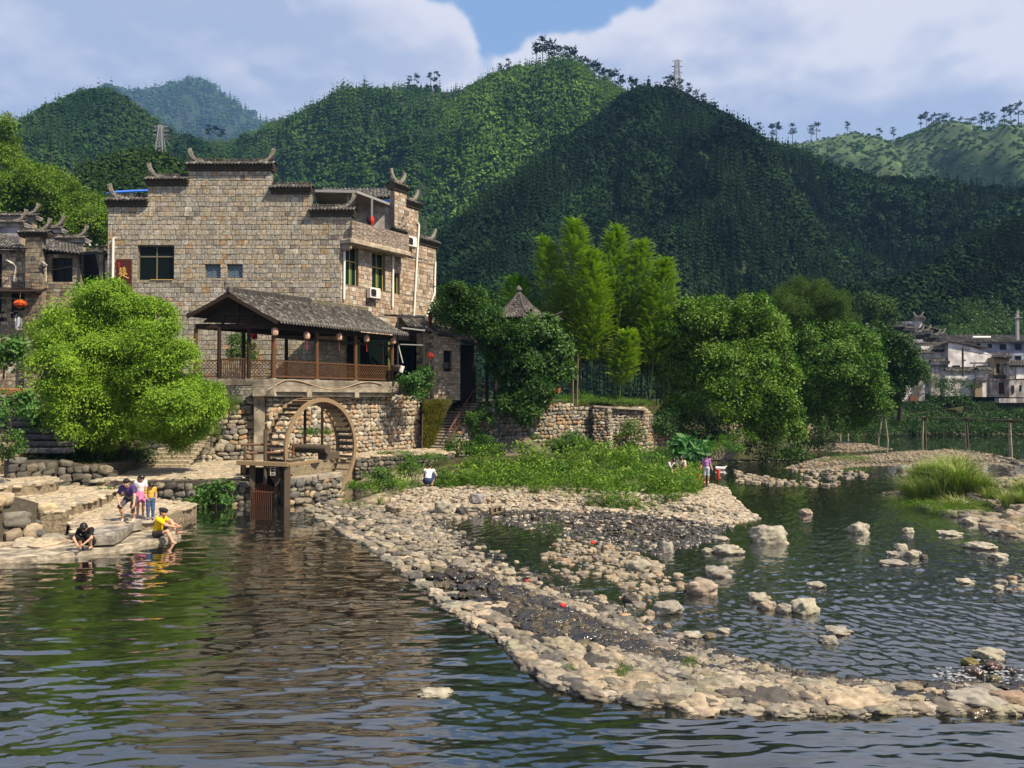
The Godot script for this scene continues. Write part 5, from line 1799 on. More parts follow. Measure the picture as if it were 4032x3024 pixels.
	obj("pompom", leafy_ball(60, 0.25, 1.0, 5), tinted("cloth", Color(0.75, 0.03, 0.02)), rf, Transform3D(Basis.from_scale(Vector3.ONE * 0.2), Vector3.ZERO))
	part_bar("stick", rf, Vector3(-0.2, -1.4, 0), Vector3(-0.02, -0.1, 0), 0.03, 0.03, M.pale_wood)
	var pt := thing("clay_pot", "squat dark clay bowl on the ledge at the far end of the pavilion railing", "pot", at(zx2(1465), zy2(700), 48.2))
	var pm := MB.new()
	pm.lathe(Vector3.ZERO, [Vector2(0.0, -0.02), Vector2(0.2, 0), Vector2(0.36, 0.25), Vector2(0.36, 0.36), Vector2(0.32, 0.38), Vector2(0.28, 0.3), Vector2(0, 0.28)], 14)
	obj("bowl", pm.mesh(), mat("clay", lin(0.06, 0.045, 0.035), 0.6), pt)
	var bk := thing("white_bucket", "small white bucket tilted on the ledge beside the clay bowl", "bucket", at(zx2(1493), zy2(708), 48.1), 0.3)
	var bm := MB.new()
	bm.lathe(Vector3.ZERO, [Vector2(0, 0), Vector2(0.13, 0), Vector2(0.16, 0.42), Vector2(0.14, 0.42), Vector2(0.12, 0.03), Vector2(0, 0.03)], 14)
	obj("bucket_body", bm.mesh(), M.white_pipe, bk)
	bk.rotation.z = -0.25

func zx3(x: float) -> float: return 900.0 + 0.2834 * x
func zy3(y: float) -> float: return 1550.0 + 0.2834 * y

func make_wheel() -> void:
	var axis := Vector3(-0.875, 0, -0.485)      # from the near rim to the far one
	var along := Vector3(0.485, 0, -0.875)
	var c := at(1268, 1768, 34.0)
	var w := thing("waterwheel", "tall wooden waterwheel with pale rims and dark paddles below the pavilion", "waterwheel", c)
	var R := 2.26
	var width := 1.02
	for q in 2:
		var mb := MB.new()
		var n := 56
		var o := axis * (width * q)
		for i in n:
			var a0 := TAU * i / n
			var a1 := TAU * (i + 1) / n
			var d0 := along * cos(a0) + Vector3.UP * sin(a0)
			var d1 := along * cos(a1) + Vector3.UP * sin(a1)
			var ri := R - 0.18
			var t := axis * 0.05
			mb.quad(o - t + d0 * ri, o - t + d1 * ri, o - t + d1 * R, o - t + d0 * R)
			mb.quad(o + t + d0 * R, o + t + d1 * R, o + t + d1 * ri, o + t + d0 * ri)
			mb.quad(o - t + d0 * R, o - t + d1 * R, o + t + d1 * R, o + t + d0 * R)
			mb.quad(o + t + d0 * ri, o + t + d1 * ri, o - t + d1 * ri, o - t + d0 * ri)
		obj("rim", mb.mesh(), M.pale_wood, w)
	for i in 44:
		var a := TAU * (i + 0.4) / 44.0
		var d := along * cos(a) + Vector3.UP * sin(a)
		var t := -along * sin(a) + Vector3.UP * cos(a)
		var p0 := d * (R - 0.26) + axis * 0.055
		var top := sin(a) > 0.90
		var bb := Basis(axis * (width - 0.11), (d * 0.86 + t * 0.5).normalized() * 0.30, ((d * 0.86 + t * 0.5).normalized().cross(axis)) * 0.028)
		obj("paddle", G.unit, M.old_wood if not top else M.pale_wood, w, Transform3D(bb, p0 + axis * (width - 0.11) * 0.5 + d * 0.17))
	var sk := MB.new()
	for i in 10:
		var a0 := PI * 0.5 + 0.36 - i * 0.062
		var a1 := a0 - 0.058
		var d0 := along * cos(a0) + Vector3.UP * sin(a0)
		var d1 := along * cos(a1) + Vector3.UP * sin(a1)
		sk.quad(axis * 0.06 + d0 * (R - 0.03), axis * 0.06 + d1 * (R - 0.03), axis * (width - 0.06) + d1 * (R - 0.03), axis * (width - 0.06) + d0 * (R - 0.03))
		sk.quad(axis * (width - 0.06) + d0 * (R - 0.06), axis * (width - 0.06) + d1 * (R - 0.06), axis * 0.06 + d1 * (R - 0.06), axis * 0.06 + d0 * (R - 0.06))
	obj("crown_boards", sk.mesh(), M.pale_wood, w)
	for q in 2:
		part_bar("spoke", w, axis * (width * q) + Vector3.UP * -0.1, axis * (width * q) + Vector3.UP * (R - 0.24), 0.10, 0.10, M.dark_wood)
	var ax := MB.new()
	ax.tube([axis * -0.35, axis * (width + 0.6)], [0.2, 0.2], 12)
	obj("axle", ax.mesh(), M.old_wood, w)
	var bx := MB.new()
	bx.box(axis * 0.1 + along * 0.55 + Vector3(0, -0.32, 0), Vector3(0.9, 0.34, 0.5), Basis(along, Vector3.UP, -axis), 0.02)
	obj("bearing_block", bx.mesh(), M.old_wood, w)
	var s := thing("sluice_platform", "weathered timber sluice platform on posts standing in the pool left of the waterwheel", "platform")
	var post := func(x0: float, x1: float, y0: float, y1: float, d: float, m: Material) -> void:
		var a := at(zx3((x0 + x1) * 0.5), zy3(y1), d)
		var b := at(zx3((x0 + x1) * 0.5), zy3(y0), d)
		a.x = b.x
		var wd := (zx3(x1) - zx3(x0)) / F * d
		part_bar("post", s, a, b, wd * 0.92, wd, m, Vector3(0.3, 0, 1), 0.015)
	post.call(165, 245, 985, 1130, 33.2, M.dark_wood)
	post.call(290, 375, 990, 1580, 31.6, M.old_wood)
	post.call(640, 700, 1020, 1600, 31.8, M.old_wood)
	post.call(770, 862, 1015, 1600, 31.0, M.old_wood)
	post.call(850, 880, 1180, 1600, 32.6, M.dark_wood)
	for q in [[508, 490, 1260, 31.3], [228, 735, 940, 31.2], [898, 690, 850, 32.5], [340, 745, 990, 32.6]]:
		round_post("rail_post", s, at(zx3(q[0]), zy3(q[2]), q[3]), at(zx3(q[0]), zy3(q[1]), q[3]), 0.055 if q[0] != 508 else 0.068, M.wood if q[0] == 898 else M.old_wood)
	for q in [[190, 710, 31.15, 580, 706, 31.5], [250, 826, 31.2, 900, 815, 32.5], [860, 705, 32.4, 945, 700, 32.6]]:
		round_post("hand_rail", s, at(zx3(q[0]), zy3(q[1]), q[2]), at(zx3(q[3]), zy3(q[4]), q[5]), 0.05, mat("red_wood", lin(0.19, 0.10, 0.06), 0.8, G.grain, Vector3(2, 2, 2)))
	part_bar("plank", s, at(zx3(120), zy3(957), 31.0), at(zx3(828), zy3(985), 30.8), 0.2, 0.17, M.pale_wood, Vector3.UP, 0.01)
	part_bar("plank", s, at(zx3(820), zy3(995), 30.9), at(zx3(1240), zy3(936), 33.6), 0.22, 0.12, M.pale_wood, Vector3.UP, 0.01)
	part_bar("plank", s, at(zx3(830), zy3(940), 31.6), at(zx3(1030), zy3(915), 33.4), 0.2, 0.1, M.old_wood, Vector3.UP, 0.01)
	part_bar("plank", s, at(zx3(170), zy3(975), 32.6), at(zx3(830), zy3(990), 32.2), 0.5, 0.08, M.old_wood, Vector3.UP, 0.01)
	part_bar("plank", s, at(zx3(170), zy3(970), 31.6), at(zx3(820), zy3(990), 31.4), 0.6, 0.07, M.old_wood, Vector3.UP, 0.01)
	var bd := MB.new()
	bd.box(at(zx3(520), zy3(1330), 33.0), Vector3(1.7, 1.9, 0.1), Basis(Vector3(0, 1, 0), 0.1))
	obj("gap_shade_board", bd.mesh(), mat("gap_shade_wood", lin(0.014, 0.011, 0.009), 0.9), s)  # near-black board paints the dark space behind the posts
	for i in 14:
		var t := i / 13.0
		var x := lerpf(318, 652, t)
		var y := 1235.0 + 70.0 * pow(absf(t - 0.5) * 2.0, 2.0) + (20 if t > 0.6 else 0)
		var a := at(zx3(x - 25 * (1 - t)), zy3(1565), 31.2)
		part_bar("grating_bar", s, Vector3(a.x, -0.3, a.z), at(zx3(x), zy3(y), 31.2), 0.018, 0.018, M.rust)
	part_bar("grating_rail", s, at(zx3(310), zy3(1360), 31.19), at(zx3(655), zy3(1372), 31.19), 0.02, 0.03, M.rust)
	var ld := thing("small_ladder", "little pale metal ladder hanging below the sluice platform", "ladder")
	for q in [[580, 1000, 585, 1130], [645, 1000, 645, 1135]]:
		part_bar("stile", ld, at(zx3(q[0]), zy3(q[1]), 31.25), at(zx3(q[2]), zy3(q[3]), 31.25), 0.018, 0.018, M.white_pipe)
	for y in [1025, 1055, 1100, 1132]:
		part_bar("rung", ld, at(zx3(580), zy3(y), 31.25), at(zx3(646), zy3(y), 31.25), 0.016, 0.016, M.white_pipe)
	var pl := MB.new()
	pl.tube([at(1661, 1768, 50.0), at(1664, 1630, 50.0)], [0.05, 0.045], 7)
	tag(obj("wooden_pole", pl.mesh(), M.old_wood), "thin grey pole standing against the wall left of the mossy panel", "pole")
func spray(n: int, leaf: float, width: float, seed_: int, flat := 0.6) -> ArrayMesh:
	var r := RandomNumberGenerator.new()
	r.seed = seed_
	var mb := MB.new()
	for i in n:
		var p := Vector3(r.randf_range(-1, 1), r.randf_range(-1, 1) * flat, r.randf_range(-1, 1))
		if p.length() > 1.0: p = p.normalized() * r.randf_range(0.5, 1.0)
		var d := (p + Vector3(0, -0.25, 0) + Vector3(r.randfn(), r.randfn(), r.randfn()) * 0.5).normalized()
		var sd := d.cross(Vector3.UP + Vector3(r.randfn(), 0, r.randfn()) * 0.35).normalized()
		var up := sd.cross(d)
		var l := leaf * r.randf_range(0.7, 1.3)
		var w := l * width
		var k := r.randf_range(0.78, 1.22)
		mb.col = Color(k, k, k * 0.9)
		var m := p + d * l * 0.5 + up * l * 0.12
		mb.tri(p, m + sd * w, p + d * l)
		mb.tri(p, p + d * l, m - sd * w)
	return mb.mesh()

func blades(n: int, seed_: int, lean: float) -> ArrayMesh:
	var r := RandomNumberGenerator.new()
	r.seed = seed_
	var mb := MB.new()
	for i in n:
		var a := r.randf() * TAU
		var d := Vector3(cos(a), 0, sin(a))
		var s := Vector3(-d.z, 0, d.x) * 0.011
		var h := r.randf_range(0.55, 1.0)
		var l := lean * r.randf_range(0.3, 1.3)
		var b := d * r.randf() * 0.12
		var k := r.randf_range(0.75, 1.2)
		mb.col = Color(k, k, k * 0.85)
		var p1 := b + d * l * 0.22 + Vector3.UP * h * 0.55
		var p2 := b + d * l * 0.75 + Vector3.UP * h * (0.98 - 0.25 * l)
		mb.quad(b - s, b + s, p1 + s * 0.8, p1 - s * 0.8)
		mb.tri(p1 - s * 0.8, p1 + s * 0.8, p2)
	return mb.mesh()

func feather(n: int, seed_: int) -> ArrayMesh:
	var r := RandomNumberGenerator.new()
	r.seed = seed_
	var mb := MB.new()
	for i in n:
		var t := (i + r.randf()) / n
		var p := Vector3(t, 0.17 * t - 0.42 * t * t, r.randf_range(-0.05, 0.05))
		var sg := 1.0 if i % 2 == 0 else -1.0
		var d := Vector3(0.55, -0.28 - r.randf() * 0.5, sg * r.randf_range(0.3, 1.0)).normalized()
		var l := 0.24 * r.randf_range(0.7, 1.25) * (1.0 - 0.3 * t)
		var sd := d.cross(Vector3(0.2, 1, 0)).normalized() * l * 0.2
		var k := r.randf_range(0.8, 1.2)
		mb.col = Color(k, k, k * 0.85)
		mb.tri(p, p + d * l * 0.45 + sd, p + d * l)
		mb.tri(p, p + d * l, p + d * l * 0.45 - sd)
	return mb.mesh()

func crown(parent: Node, lobes: Array, density: float, meshes: Array, size: float, a: Color, b: Color, m: Material, seed_: int, called := "crown") -> void:
	rng.seed = seed_ * 7 + 1
	var xs := []
	var cs := []
	for k in meshes.size():
		xs.append([]); cs.append([])
	for l in lobes:
		var c: Vector3 = l[0]
		var R: float = l[1]
		var sq: float = l[2] if l.size() > 2 else 0.85
		var subs := []
		for i in int(clampf(8.0 + R * 7.0, 9, 28)):
			var d := Vector3(rng.randfn(), rng.randfn() + 0.25, rng.randfn()).normalized()
			subs.append([c + Vector3(d.x, d.y * sq, d.z) * R * rr(0.5, 1.12), R * rr(0.18, 0.38), d, rng.randf()])
		for i in int(density * R * R):
			var e: Array = subs[rng.randi() % subs.size()]
			var d := Vector3(rng.randfn(), rng.randfn(), rng.randfn()).normalized()
			var p: Vector3 = e[0] + Vector3(d.x, d.y * 0.62, d.z) * float(e[1]) * pow(rng.randf(), 0.45)
			if rng.randf() < 0.18: p = c + Vector3(d.x, d.y * sq, d.z) * R * (0.5 + 0.62 * sqrt(rng.randf()))
			var up: Vector3 = (d * 0.6 + e[2] + Vector3(0, 0.6, 0)).normalized()
			var xx: Vector3 = up.cross(Vector3(rng.randfn(), rng.randfn(), rng.randfn())).normalized()
			var s := size * rr(0.7, 1.3)
			var k := rng.randi() % meshes.size()
			xs[k].append(Transform3D(Basis(xx, up, xx.cross(up)) * Basis.from_scale(Vector3.ONE * s), p))
			cs[k].append(vary(a.lerp(b, clampf(float(e[3]) * 0.7 + rr(0.0, 0.35), 0, 1)), 0.12))
	for k in meshes.size():
		if xs[k].size() > 0: many(called, meshes[k], m, xs[k], cs[k], parent)

func lobes_at(list: Array, ox: float, oy: float, sc: float, depth: float, spread := 1.6) -> Array:
	var out := []
	for i in range(0, list.size(), 3):
		var d := depth + rr(-spread, spread)
		out.append([at(ox + sc * list[i], oy + sc * list[i + 1], d), sc * list[i + 2] / F * d])
	return out

func tree(called: String, label: String, base: Vector3, lobes: Array, density: float, meshes: Array, size: float, a: Color, b: Color, trunk: float, seed_: int, category := "tree", group := "", m := "leaf") -> Node3D:
	var t := thing(called, label, category, base, 0.0, group)
	var loc := []
	var mid := Vector3.ZERO
	for l in lobes:
		var e: Array = l.duplicate()
		e[0] = l[0] - base
		loc.append(e)
		mid += e[0] / float(lobes.size())
	if trunk > 0.0:
		var fork := Vector3(mid.x * 0.35, mid.y * 0.45, mid.z * 0.35)
		var mb := MB.new()
		mb.tube([Vector3(0, -0.3, 0), fork * 0.5 + Vector3(trunk, 0, 0), fork], [trunk * 1.2, trunk * 0.9, trunk * 0.75], 9)
		obj("trunk", mb.mesh(), M.bark, t)
		var lb := MB.new()
		for e in loc:
			var c: Vector3 = e[0]
			lb.tube([fork * rr(0.8, 1.0), fork.lerp(c, 0.5) + Vector3(rr(-0.3, 0.3), rr(-0.1, 0.4), rr(-0.3, 0.3)), c], [trunk * 0.5, trunk * 0.32, trunk * 0.1], 6, false)
			for q in 3:
				var e2 := c + Vector3(rr(-1, 1), rr(-0.5, 1), rr(-1, 1)) * float(e[1]) * 0.8
				lb.tube([fork.lerp(c, 0.75), e2], [trunk * 0.16, trunk * 0.04], 5, false)
		obj("limbs", lb.mesh(), M.bark, t)
	crown(t, loc, density, meshes, size, a, b, M[m], seed_)
	return t

func bush(label: String, xf: float, yf: float, depth: float, rx: float, ry: float, a: Color, b: Color, meshes: Array, size: float, dens := 60.0, called := "bush", group := "", m := "leaf") -> void:
	var c := at(xf, yf, depth)
	var n := maxi(1, int(rx / ry + 0.5))
	var lobes := []
	for i in n:
		var t := 0.0 if n == 1 else (float(i) / (n - 1) - 0.5) * 2.0
		lobes.append([c + Vector3(t * (rx - ry) , rr(-0.15, 0.15) * ry, rr(-0.3, 0.3) * ry), ry * rr(0.85, 1.1)])
	tree(called, label, Vector3(c.x, c.y - ry, c.z), lobes, dens, meshes, size, a, b, 0.03, int(xf + yf), "bush" if called == "bush" else called.replace("_", " "), group, m)

func make_plants() -> void:
	var small := [spray(26, 0.34, 0.24, 1), spray(26, 0.32, 0.26, 2), spray(24, 0.36, 0.22, 3)]
	var broad := [spray(16, 0.55, 0.30, 4), spray(16, 0.5, 0.32, 5), spray(15, 0.55, 0.28, 6)]
	var big := [spray(12, 0.62, 0.36, 7), spray(12, 0.6, 0.38, 8)]
	var fine := [spray(34, 0.30, 0.14, 9), spray(34, 0.28, 0.15, 10)]
	tuft_mesh = blades(44, 61, 1.15)
	G.small = small; G.broad = broad; G.big = big; G.fine = fine
	tree("bright_tree", "big bright yellow-green tree spreading over the landing left of the pavilion", Vector3(xs_at(470, 35.5), 1.4, -35.5),
		lobes_at([400, 1190, 105, 300, 1290, 130, 480, 1260, 110, 610, 1255, 80, 600, 1350, 110, 210, 1330, 75, 420, 1400, 190, 640, 1470, 150, 260, 1450, 140, 500, 1540, 190, 330, 1610, 150, 690, 1590, 120, 560, 1660, 110, 770, 1590, 85, 840, 1605, 45, 750, 1680, 70, 320, 1720, 70, 430, 1730, 60, 700, 1740, 45, 250, 1570, 90, 850, 1540, 30], 0, 0, 1.0, 34.0, 1.3),
		480.0, small, 0.29, Color(0.13, 0.25, 0.022), Color(0.24, 0.39, 0.035), 0.16, 51)
	var z5 := func(l: Array, d: float) -> Array: return lobes_at(l, 1400.0, 1100.0, 0.5877, d)
	var z6 := func(l: Array, d: float) -> Array: return lobes_at(l, 2600.0, 1050.0, 0.6474, d)
	tree("glossy_tree", "dense dark glossy-leaved tree beside the stairs and the small hut", Vector3(xs_at(2000, 53.0), 3.6, -53),
		z5.call([650, 110, 90, 760, 120, 90, 850, 150, 90, 600, 210, 90, 700, 250, 110, 820, 270, 120, 930, 320, 120, 960, 430, 120, 1060, 480, 130, 1000, 590, 120, 1150, 560, 120, 1120, 680, 130, 1230, 660, 110, 1080, 790, 110, 1180, 810, 110, 1150, 890, 80, 1010, 840, 70, 1230, 760, 90, 1050, 380, 90], 51.0),
		190.0, broad, 0.34, Color(0.022, 0.062, 0.012), Color(0.055, 0.125, 0.02), 0.22, 52)
	tree("pale_leaved_tree", "lighter green large-leaved tree below the hexagonal roof, in front of the bamboo", Vector3(xs_at(2150, 53.5), 3.6, -53.5),
		z5.call([1240, 340, 110, 1180, 320, 70, 1320, 420, 105, 1260, 450, 100, 1390, 500, 75, 1350, 580, 100, 1400, 620, 70, 1290, 560, 90], 52.5),
		170.0, big, 0.36, Color(0.05, 0.115, 0.03), Color(0.11, 0.2, 0.05), 0.1, 53)
	tree("riverside_tree", "great leafy tree leaning over the water on the right bank", Vector3(xs_at(2960, 62), 1.6, -62),
		z6.call([140, 330, 140, 300, 290, 120, 210, 430, 170, 420, 450, 180, 550, 260, 110, 600, 400, 160, 90, 600, 170, 300, 620, 190, 500, 620, 190, 690, 520, 130, 700, 680, 130, 170, 780, 150, 400, 790, 160, 580, 800, 160, 740, 830, 110, 640, 930, 110, 760, 950, 80, 820, 1010, 45, 690, 1010, 60, 40, 420, 120], 60.0),
		115.0, broad, 0.42, Color(0.06, 0.14, 0.018), Color(0.16, 0.27, 0.032), 0.3, 54)
	tree("tall_spreading_tree", "tall spreading tree with flat brownish-green sprays, highest of the right bank", Vector3(xs_at(3150, 70), 2.0, -70),
		z6.call([830, 190, 130, 930, 170, 110, 760, 280, 130, 900, 300, 140, 1030, 300, 120, 1100, 210, 60, 1010, 210, 90, 1110, 350, 80], 69.0),
		110.0, fine, 0.50, Color(0.05, 0.105, 0.022), Color(0.105, 0.165, 0.035), 0.3, 55)
	tree("rounded_riverside_tree", "rounded mid-green tree overhanging the plank bridge's near end", Vector3(xs_at(3280, 70), 1.8, -70),
		z6.call([900, 430, 140, 1050, 440, 140, 1180, 480, 120, 900, 580, 140, 1050, 600, 160, 1200, 620, 140, 950, 740, 140, 1100, 760, 150, 1250, 760, 120, 1330, 840, 70, 1000, 880, 120, 1140, 890, 100, 1230, 880, 80, 870, 700, 100], 67.0),
		105.0, broad, 0.44, Color(0.05, 0.125, 0.018), Color(0.125, 0.23, 0.03), 0.3, 56)
	tree("dark_riverside_tree", "darker small-leaved tree between the right bank trees and the white village houses", Vector3(xs_at(3540, 80), 2.4, -80),
		z6.call([1330, 420, 80, 1430, 500, 100, 1350, 560, 110, 1480, 620, 110, 1420, 700, 100, 1540, 640, 70, 1340, 700, 90, 1380, 800, 80], 78.0),
		95.0, broad, 0.46, Color(0.025, 0.07, 0.014), Color(0.06, 0.13, 0.024), 0.22, 57)
	tree("camphor_tree", "pale round tree rising far off at the foot of the dark hill", Vector3(xs_at(3430, 122), 5, -122),
		z6.call([1220, 260, 65, 1280, 230, 75, 1340, 260, 75, 1300, 300, 80, 1390, 300, 45, 1190, 310, 40], 120.0),
		60.0, broad, 0.62, Color(0.05, 0.10, 0.035), Color(0.09, 0.155, 0.05), 0.3, 58, "tree", "", "leaf_dull")
	for q in [[30, 660, 110, "feathery bamboo rising highest at the left edge of the picture", 95.0], [110, 760, 140, "rounded yellow-green bamboo crown behind the left village roofs", 88.0], [250, 800, 150, "dense bamboo crown between the left village and the stone house", 92.0], [340, 900, 120, "lower bamboo crown beside the left edge of the stone house", 86.0], [60, 900, 150, "shaded bamboo crown just above the village ridge tiles", 84.0]]:
		var l := []
		for i in 9:
			l.append_array([q[0] + rr(-1.0, 1.0) * q[2], q[1] + rr(-0.55, 1.3) * q[2], q[2] * rr(0.4, 0.65)])
		if q[0] == 30: l.append_array([20, 500, 28, 30, 470, 18, 12, 560, 50])
		tree("bamboo_grove", q[3], at(q[0], 1300, q[4]), lobes_at(l, 0, 0, 1.0, q[4], 2.5), 60.0, small, 0.75, Color(0.06, 0.13, 0.010), Color(0.17, 0.27, 0.022), 0.1, 600 + int(q[0]), "bamboo")
	var fe := [feather(26, 21), feather(26, 22), feather(24, 23)]
	var bam := func(label: String, tx: float, ty: float, bx: float, by: float, depth: float, R: float, n: int, a: Color, b: Color, low: float) -> void:
		var foot := at(bx, by, depth)
		var tip := at(tx, ty, depth)
		var t := thing("bamboo", label, "bamboo", foot, 0.0, "bamboo plumes on the terrace")
		var h := tip - foot
		var st := MB.new()
		st.col = Color(0.13, 0.17, 0.05)
		var pts := []
		var rad := []
		for i in 9:
			var s := i / 8.0
			pts.append(h * s + Vector3(h.x * 0.25 * (s * s - s) + 0.5 * maxf(0.0, s - 0.8) * (tx - 2390.0) / 240.0, -0.4 * maxf(0.0, s - 0.85), 0))
			rad.append(lerpf(0.05, 0.012, s))
		st.tube(pts, rad, 6)
		obj("culm", st.mesh(), M.paint, t)
		var xs := [[], [], []]
		var cs := [[], [], []]
		for i in n * 3:
			var s := low + (1.0 - low) * pow(rng.randf(), 0.9)
			var p := h * s + Vector3(h.x * 0.25 * (s * s - s) + 0.5 * maxf(0.0, s - 0.8) * (tx - 2390.0) / 240.0, -0.4 * maxf(0.0, s - 0.85), 0)
			var v := (s - low) / (1.0 - low)
			var env := R * (0.12 + 0.88 * pow(sin(PI * clampf(v * 0.84 + 0.16, 0, 1)), 0.75)) * rr(0.85, 1.15)
			var ang := rng.randf() * TAU
			var q := sqrt(rng.randf())
			var o := Vector3(cos(ang), 0, sin(ang))
			var d := (o + Vector3(0, rr(0.5, 1.2), 0) + Vector3(rng.randfn(), 0, rng.randfn()) * 0.3).normalized()
			var sd := d.cross(Vector3.UP).normalized()
			var k := rng.randi() % 3
			xs[k].append(Transform3D(Basis(d, sd.cross(d), sd) * Basis.from_scale(Vector3(rr(0.6, 0.95), 0.75, 0.7)), p + o * env * q * 0.8 - d * 0.3))
			cs[k].append(vary(a.lerp(b, clampf(q * 0.55 + v * 0.3 + rr(-0.1, 0.2), 0, 1)), 0.12))
		for k in 3: many("foliage", fe[k], M.leaf, xs[k], cs[k], t)
	var lo_c := Color(0.13, 0.22, 0.015)
	var hi_c := Color(0.34, 0.46, 0.035)
	bam.call("leftmost tall bamboo plume on the terrace, half behind the hexagonal roof", 2150.0, 935.0, 2215.0, 1540.0, 61.0, 1.7, 330, lo_c, hi_c, 0.30)
	bam.call("tallest bamboo plume on the terrace, its feathery tip highest", 2262.0, 862.0, 2290.0, 1535.0, 60.0, 2.0, 420, lo_c, hi_c, 0.25)
	bam.call("bamboo plume just left of the gap, drooping in front of the tallest", 2330.0, 985.0, 2330.0, 1530.0, 58.5, 1.9, 380, lo_c, hi_c, 0.22)
	bam.call("second tallest bamboo plume, right of the gap in the clump", 2428.0, 890.0, 2400.0, 1535.0, 61.0, 2.0, 420, lo_c, hi_c, 0.3)
	bam.call("bamboo plume with a blunt tip, third from the right of the clump", 2525.0, 945.0, 2470.0, 1535.0, 61.0, 1.9, 380, lo_c, hi_c, 0.3)
	bam.call("rightmost arching bamboo plume, brightest against the dark hill", 2615.0, 1020.0, 2560.0, 1560.0, 59.0, 1.9, 400, lo_c, hi_c, 0.25)
	bam.call("short young bamboo in front of the dark bamboo stems", 2470.0, 1300.0, 2440.0, 1560.0, 57.5, 1.25, 220, lo_c, hi_c, 0.2)
	bam.call("low bamboo spray left of the hexagonal roof", 2035.0, 1085.0, 2080.0, 1500.0, 62.0, 2.4, 380, lo_c, Color(0.16, 0.29, 0.03), 0.35)
	bam.call("bamboo with shade put into its leaf colour, behind the middle of the clump", 2380.0, 1060.0, 2380.0, 1530.0, 63.5, 2.4, 420, Color(0.06, 0.12, 0.012), Color(0.16, 0.27, 0.025), 0.2)  # darker leaf colours paint the shade inside the clump, next two likewise
	bam.call("bamboo with shade put into its leaf colour, behind the right of the clump", 2550.0, 1120.0, 2520.0, 1530.0, 63.5, 2.4, 420, Color(0.06, 0.12, 0.012), Color(0.16, 0.27, 0.025), 0.2)
	bam.call("bamboo with shade put into its leaf colour, behind the left of the clump", 2230.0, 1090.0, 2250.0, 1530.0, 64.0, 2.4, 420, Color(0.06, 0.12, 0.012), Color(0.16, 0.27, 0.025), 0.2)
	for i in 26:
		var x := 2240.0 + 15.5 * i + rr(-6, 6)
		var d := rr(59.0, 66.0)
		var mb := MB.new()
		mb.col = vary(Color(0.09, 0.12, 0.04), 0.3)
		var f0 := at(x, 1545, d)
		f0.y = 3.7
		mb.tube([f0, f0 + Vector3(rr(-0.3, 0.3), 4.0, 0), f0 + Vector3(rr(-0.8, 0.8), 8.0, 0)], [0.05, 0.045, 0.03], 5)
		tag(obj("bamboo_culm", mb.mesh(), M.paint), "bare bamboo stem standing in the dark below the plumes", "bamboo stem", "bare bamboo stems under the plumes")
	var g1 := Color(0.045, 0.11, 0.02)
	var g2 := Color(0.10, 0.2, 0.035)
	bush("round large-leaved bush spilling over the wall at the right end of the pavilion", 1645, 1512, 48.2, 1.35, 1.15, Color(0.05, 0.13, 0.035), Color(0.10, 0.21, 0.06), big, 0.30, 200)
	bush("leafy shrub inside the pavilion behind the railing gate", 945, 1370, 46.0, 1.0, 1.0, g1, Color(0.10, 0.15, 0.03), broad, 0.25, 150)
	bush("hanging greenery beside the stairs, halfway up", 1893, 1660, 51.0, 0.8, 0.9, g1, g2, broad, 0.25, 150)
	bush("leafy tangle at the foot of the stairs' right side", 1850, 1770, 48.3, 1.7, 0.9, g1, g2, broad, 0.28, 160)
	bush("creeper cascading over the end of the pale retaining wall", 2470, 1700, 57.0, 1.2, 1.3, Color(0.05, 0.1, 0.02), Color(0.11, 0.18, 0.03), broad, 0.26, 130)
	bush("shrub against the retaining wall left of the buttress", 2260, 1750, 53.5, 1.5, 1.0, g1, g2, broad, 0.28, 130)
	bush("leafy bush at the right end of the terrace wall below the trees", 2620, 1655, 60.0, 1.6, 1.3, Color(0.05, 0.12, 0.04), Color(0.10, 0.2, 0.06), broad, 0.33, 130)
	bush("bush with round leaves behind the squatting man in white", 1620, 1850, 40.2, 0.9, 0.65, g1, g2, broad, 0.22, 220)
	bush("clump of weeds left of the squatting man in white", 1495, 1880, 38.0, 0.9, 0.5, g1, g2, broad, 0.2, 240)
	bush("lone grey-green shrub standing on the wet gravel in the river", 2165, 2090, 26.5, 0.62, 0.5, Color(0.045, 0.085, 0.03), Color(0.08, 0.13, 0.05), fine, 0.2, 330)
	bush("tiny green shrub at the edge of the gravel bar", 2448, 1992, 32.5, 0.3, 0.25, g1, g2, broad, 0.14, 400)
	bush("broad-leaved plant growing from the pool wall left of the sluice", 850, 1935, 31.0, 0.75, 0.45, Color(0.05, 0.13, 0.03), Color(0.11, 0.23, 0.05), big, 0.2, 260)
	bush("small weeds on the wall beside the path's end", 735, 1920, 31.6, 0.5, 0.3, g1, g2, broad, 0.15, 260)
	bush("grassy weeds at the water's edge right of the waterwheel", 1392, 1985, 32.0, 0.55, 0.25, Color(0.08, 0.15, 0.02), Color(0.16, 0.25, 0.03), fine, 0.18, 300)
	bush("low weeds in the corner of the steps by the crouching man", 420, 1945, 30.0, 0.45, 0.25, g1, g2, broad, 0.15, 260)
	bush("weedy tuft between the stones of the big boulder wall", 110, 2128, 23.4, 0.35, 0.16, g1, Color(0.12, 0.2, 0.03), fine, 0.12, 300)
	bush("large-leaved branch reaching in at the left edge, lower one", 40, 1600, 27.0, 0.95, 0.7, Color(0.06, 0.15, 0.035), Color(0.12, 0.25, 0.06), big, 0.26, 180)
	bush("large-leaved branch reaching in at the left edge, upper one", 15, 1390, 27.5, 0.75, 0.65, Color(0.05, 0.13, 0.03), Color(0.11, 0.23, 0.05), big, 0.26, 180)
	bush("brownish shrub beside the left village doorway", 130, 1300, 44.0, 1.0, 0.8, Color(0.09, 0.12, 0.03), Color(0.16, 0.19, 0.06), fine, 0.3, 150)
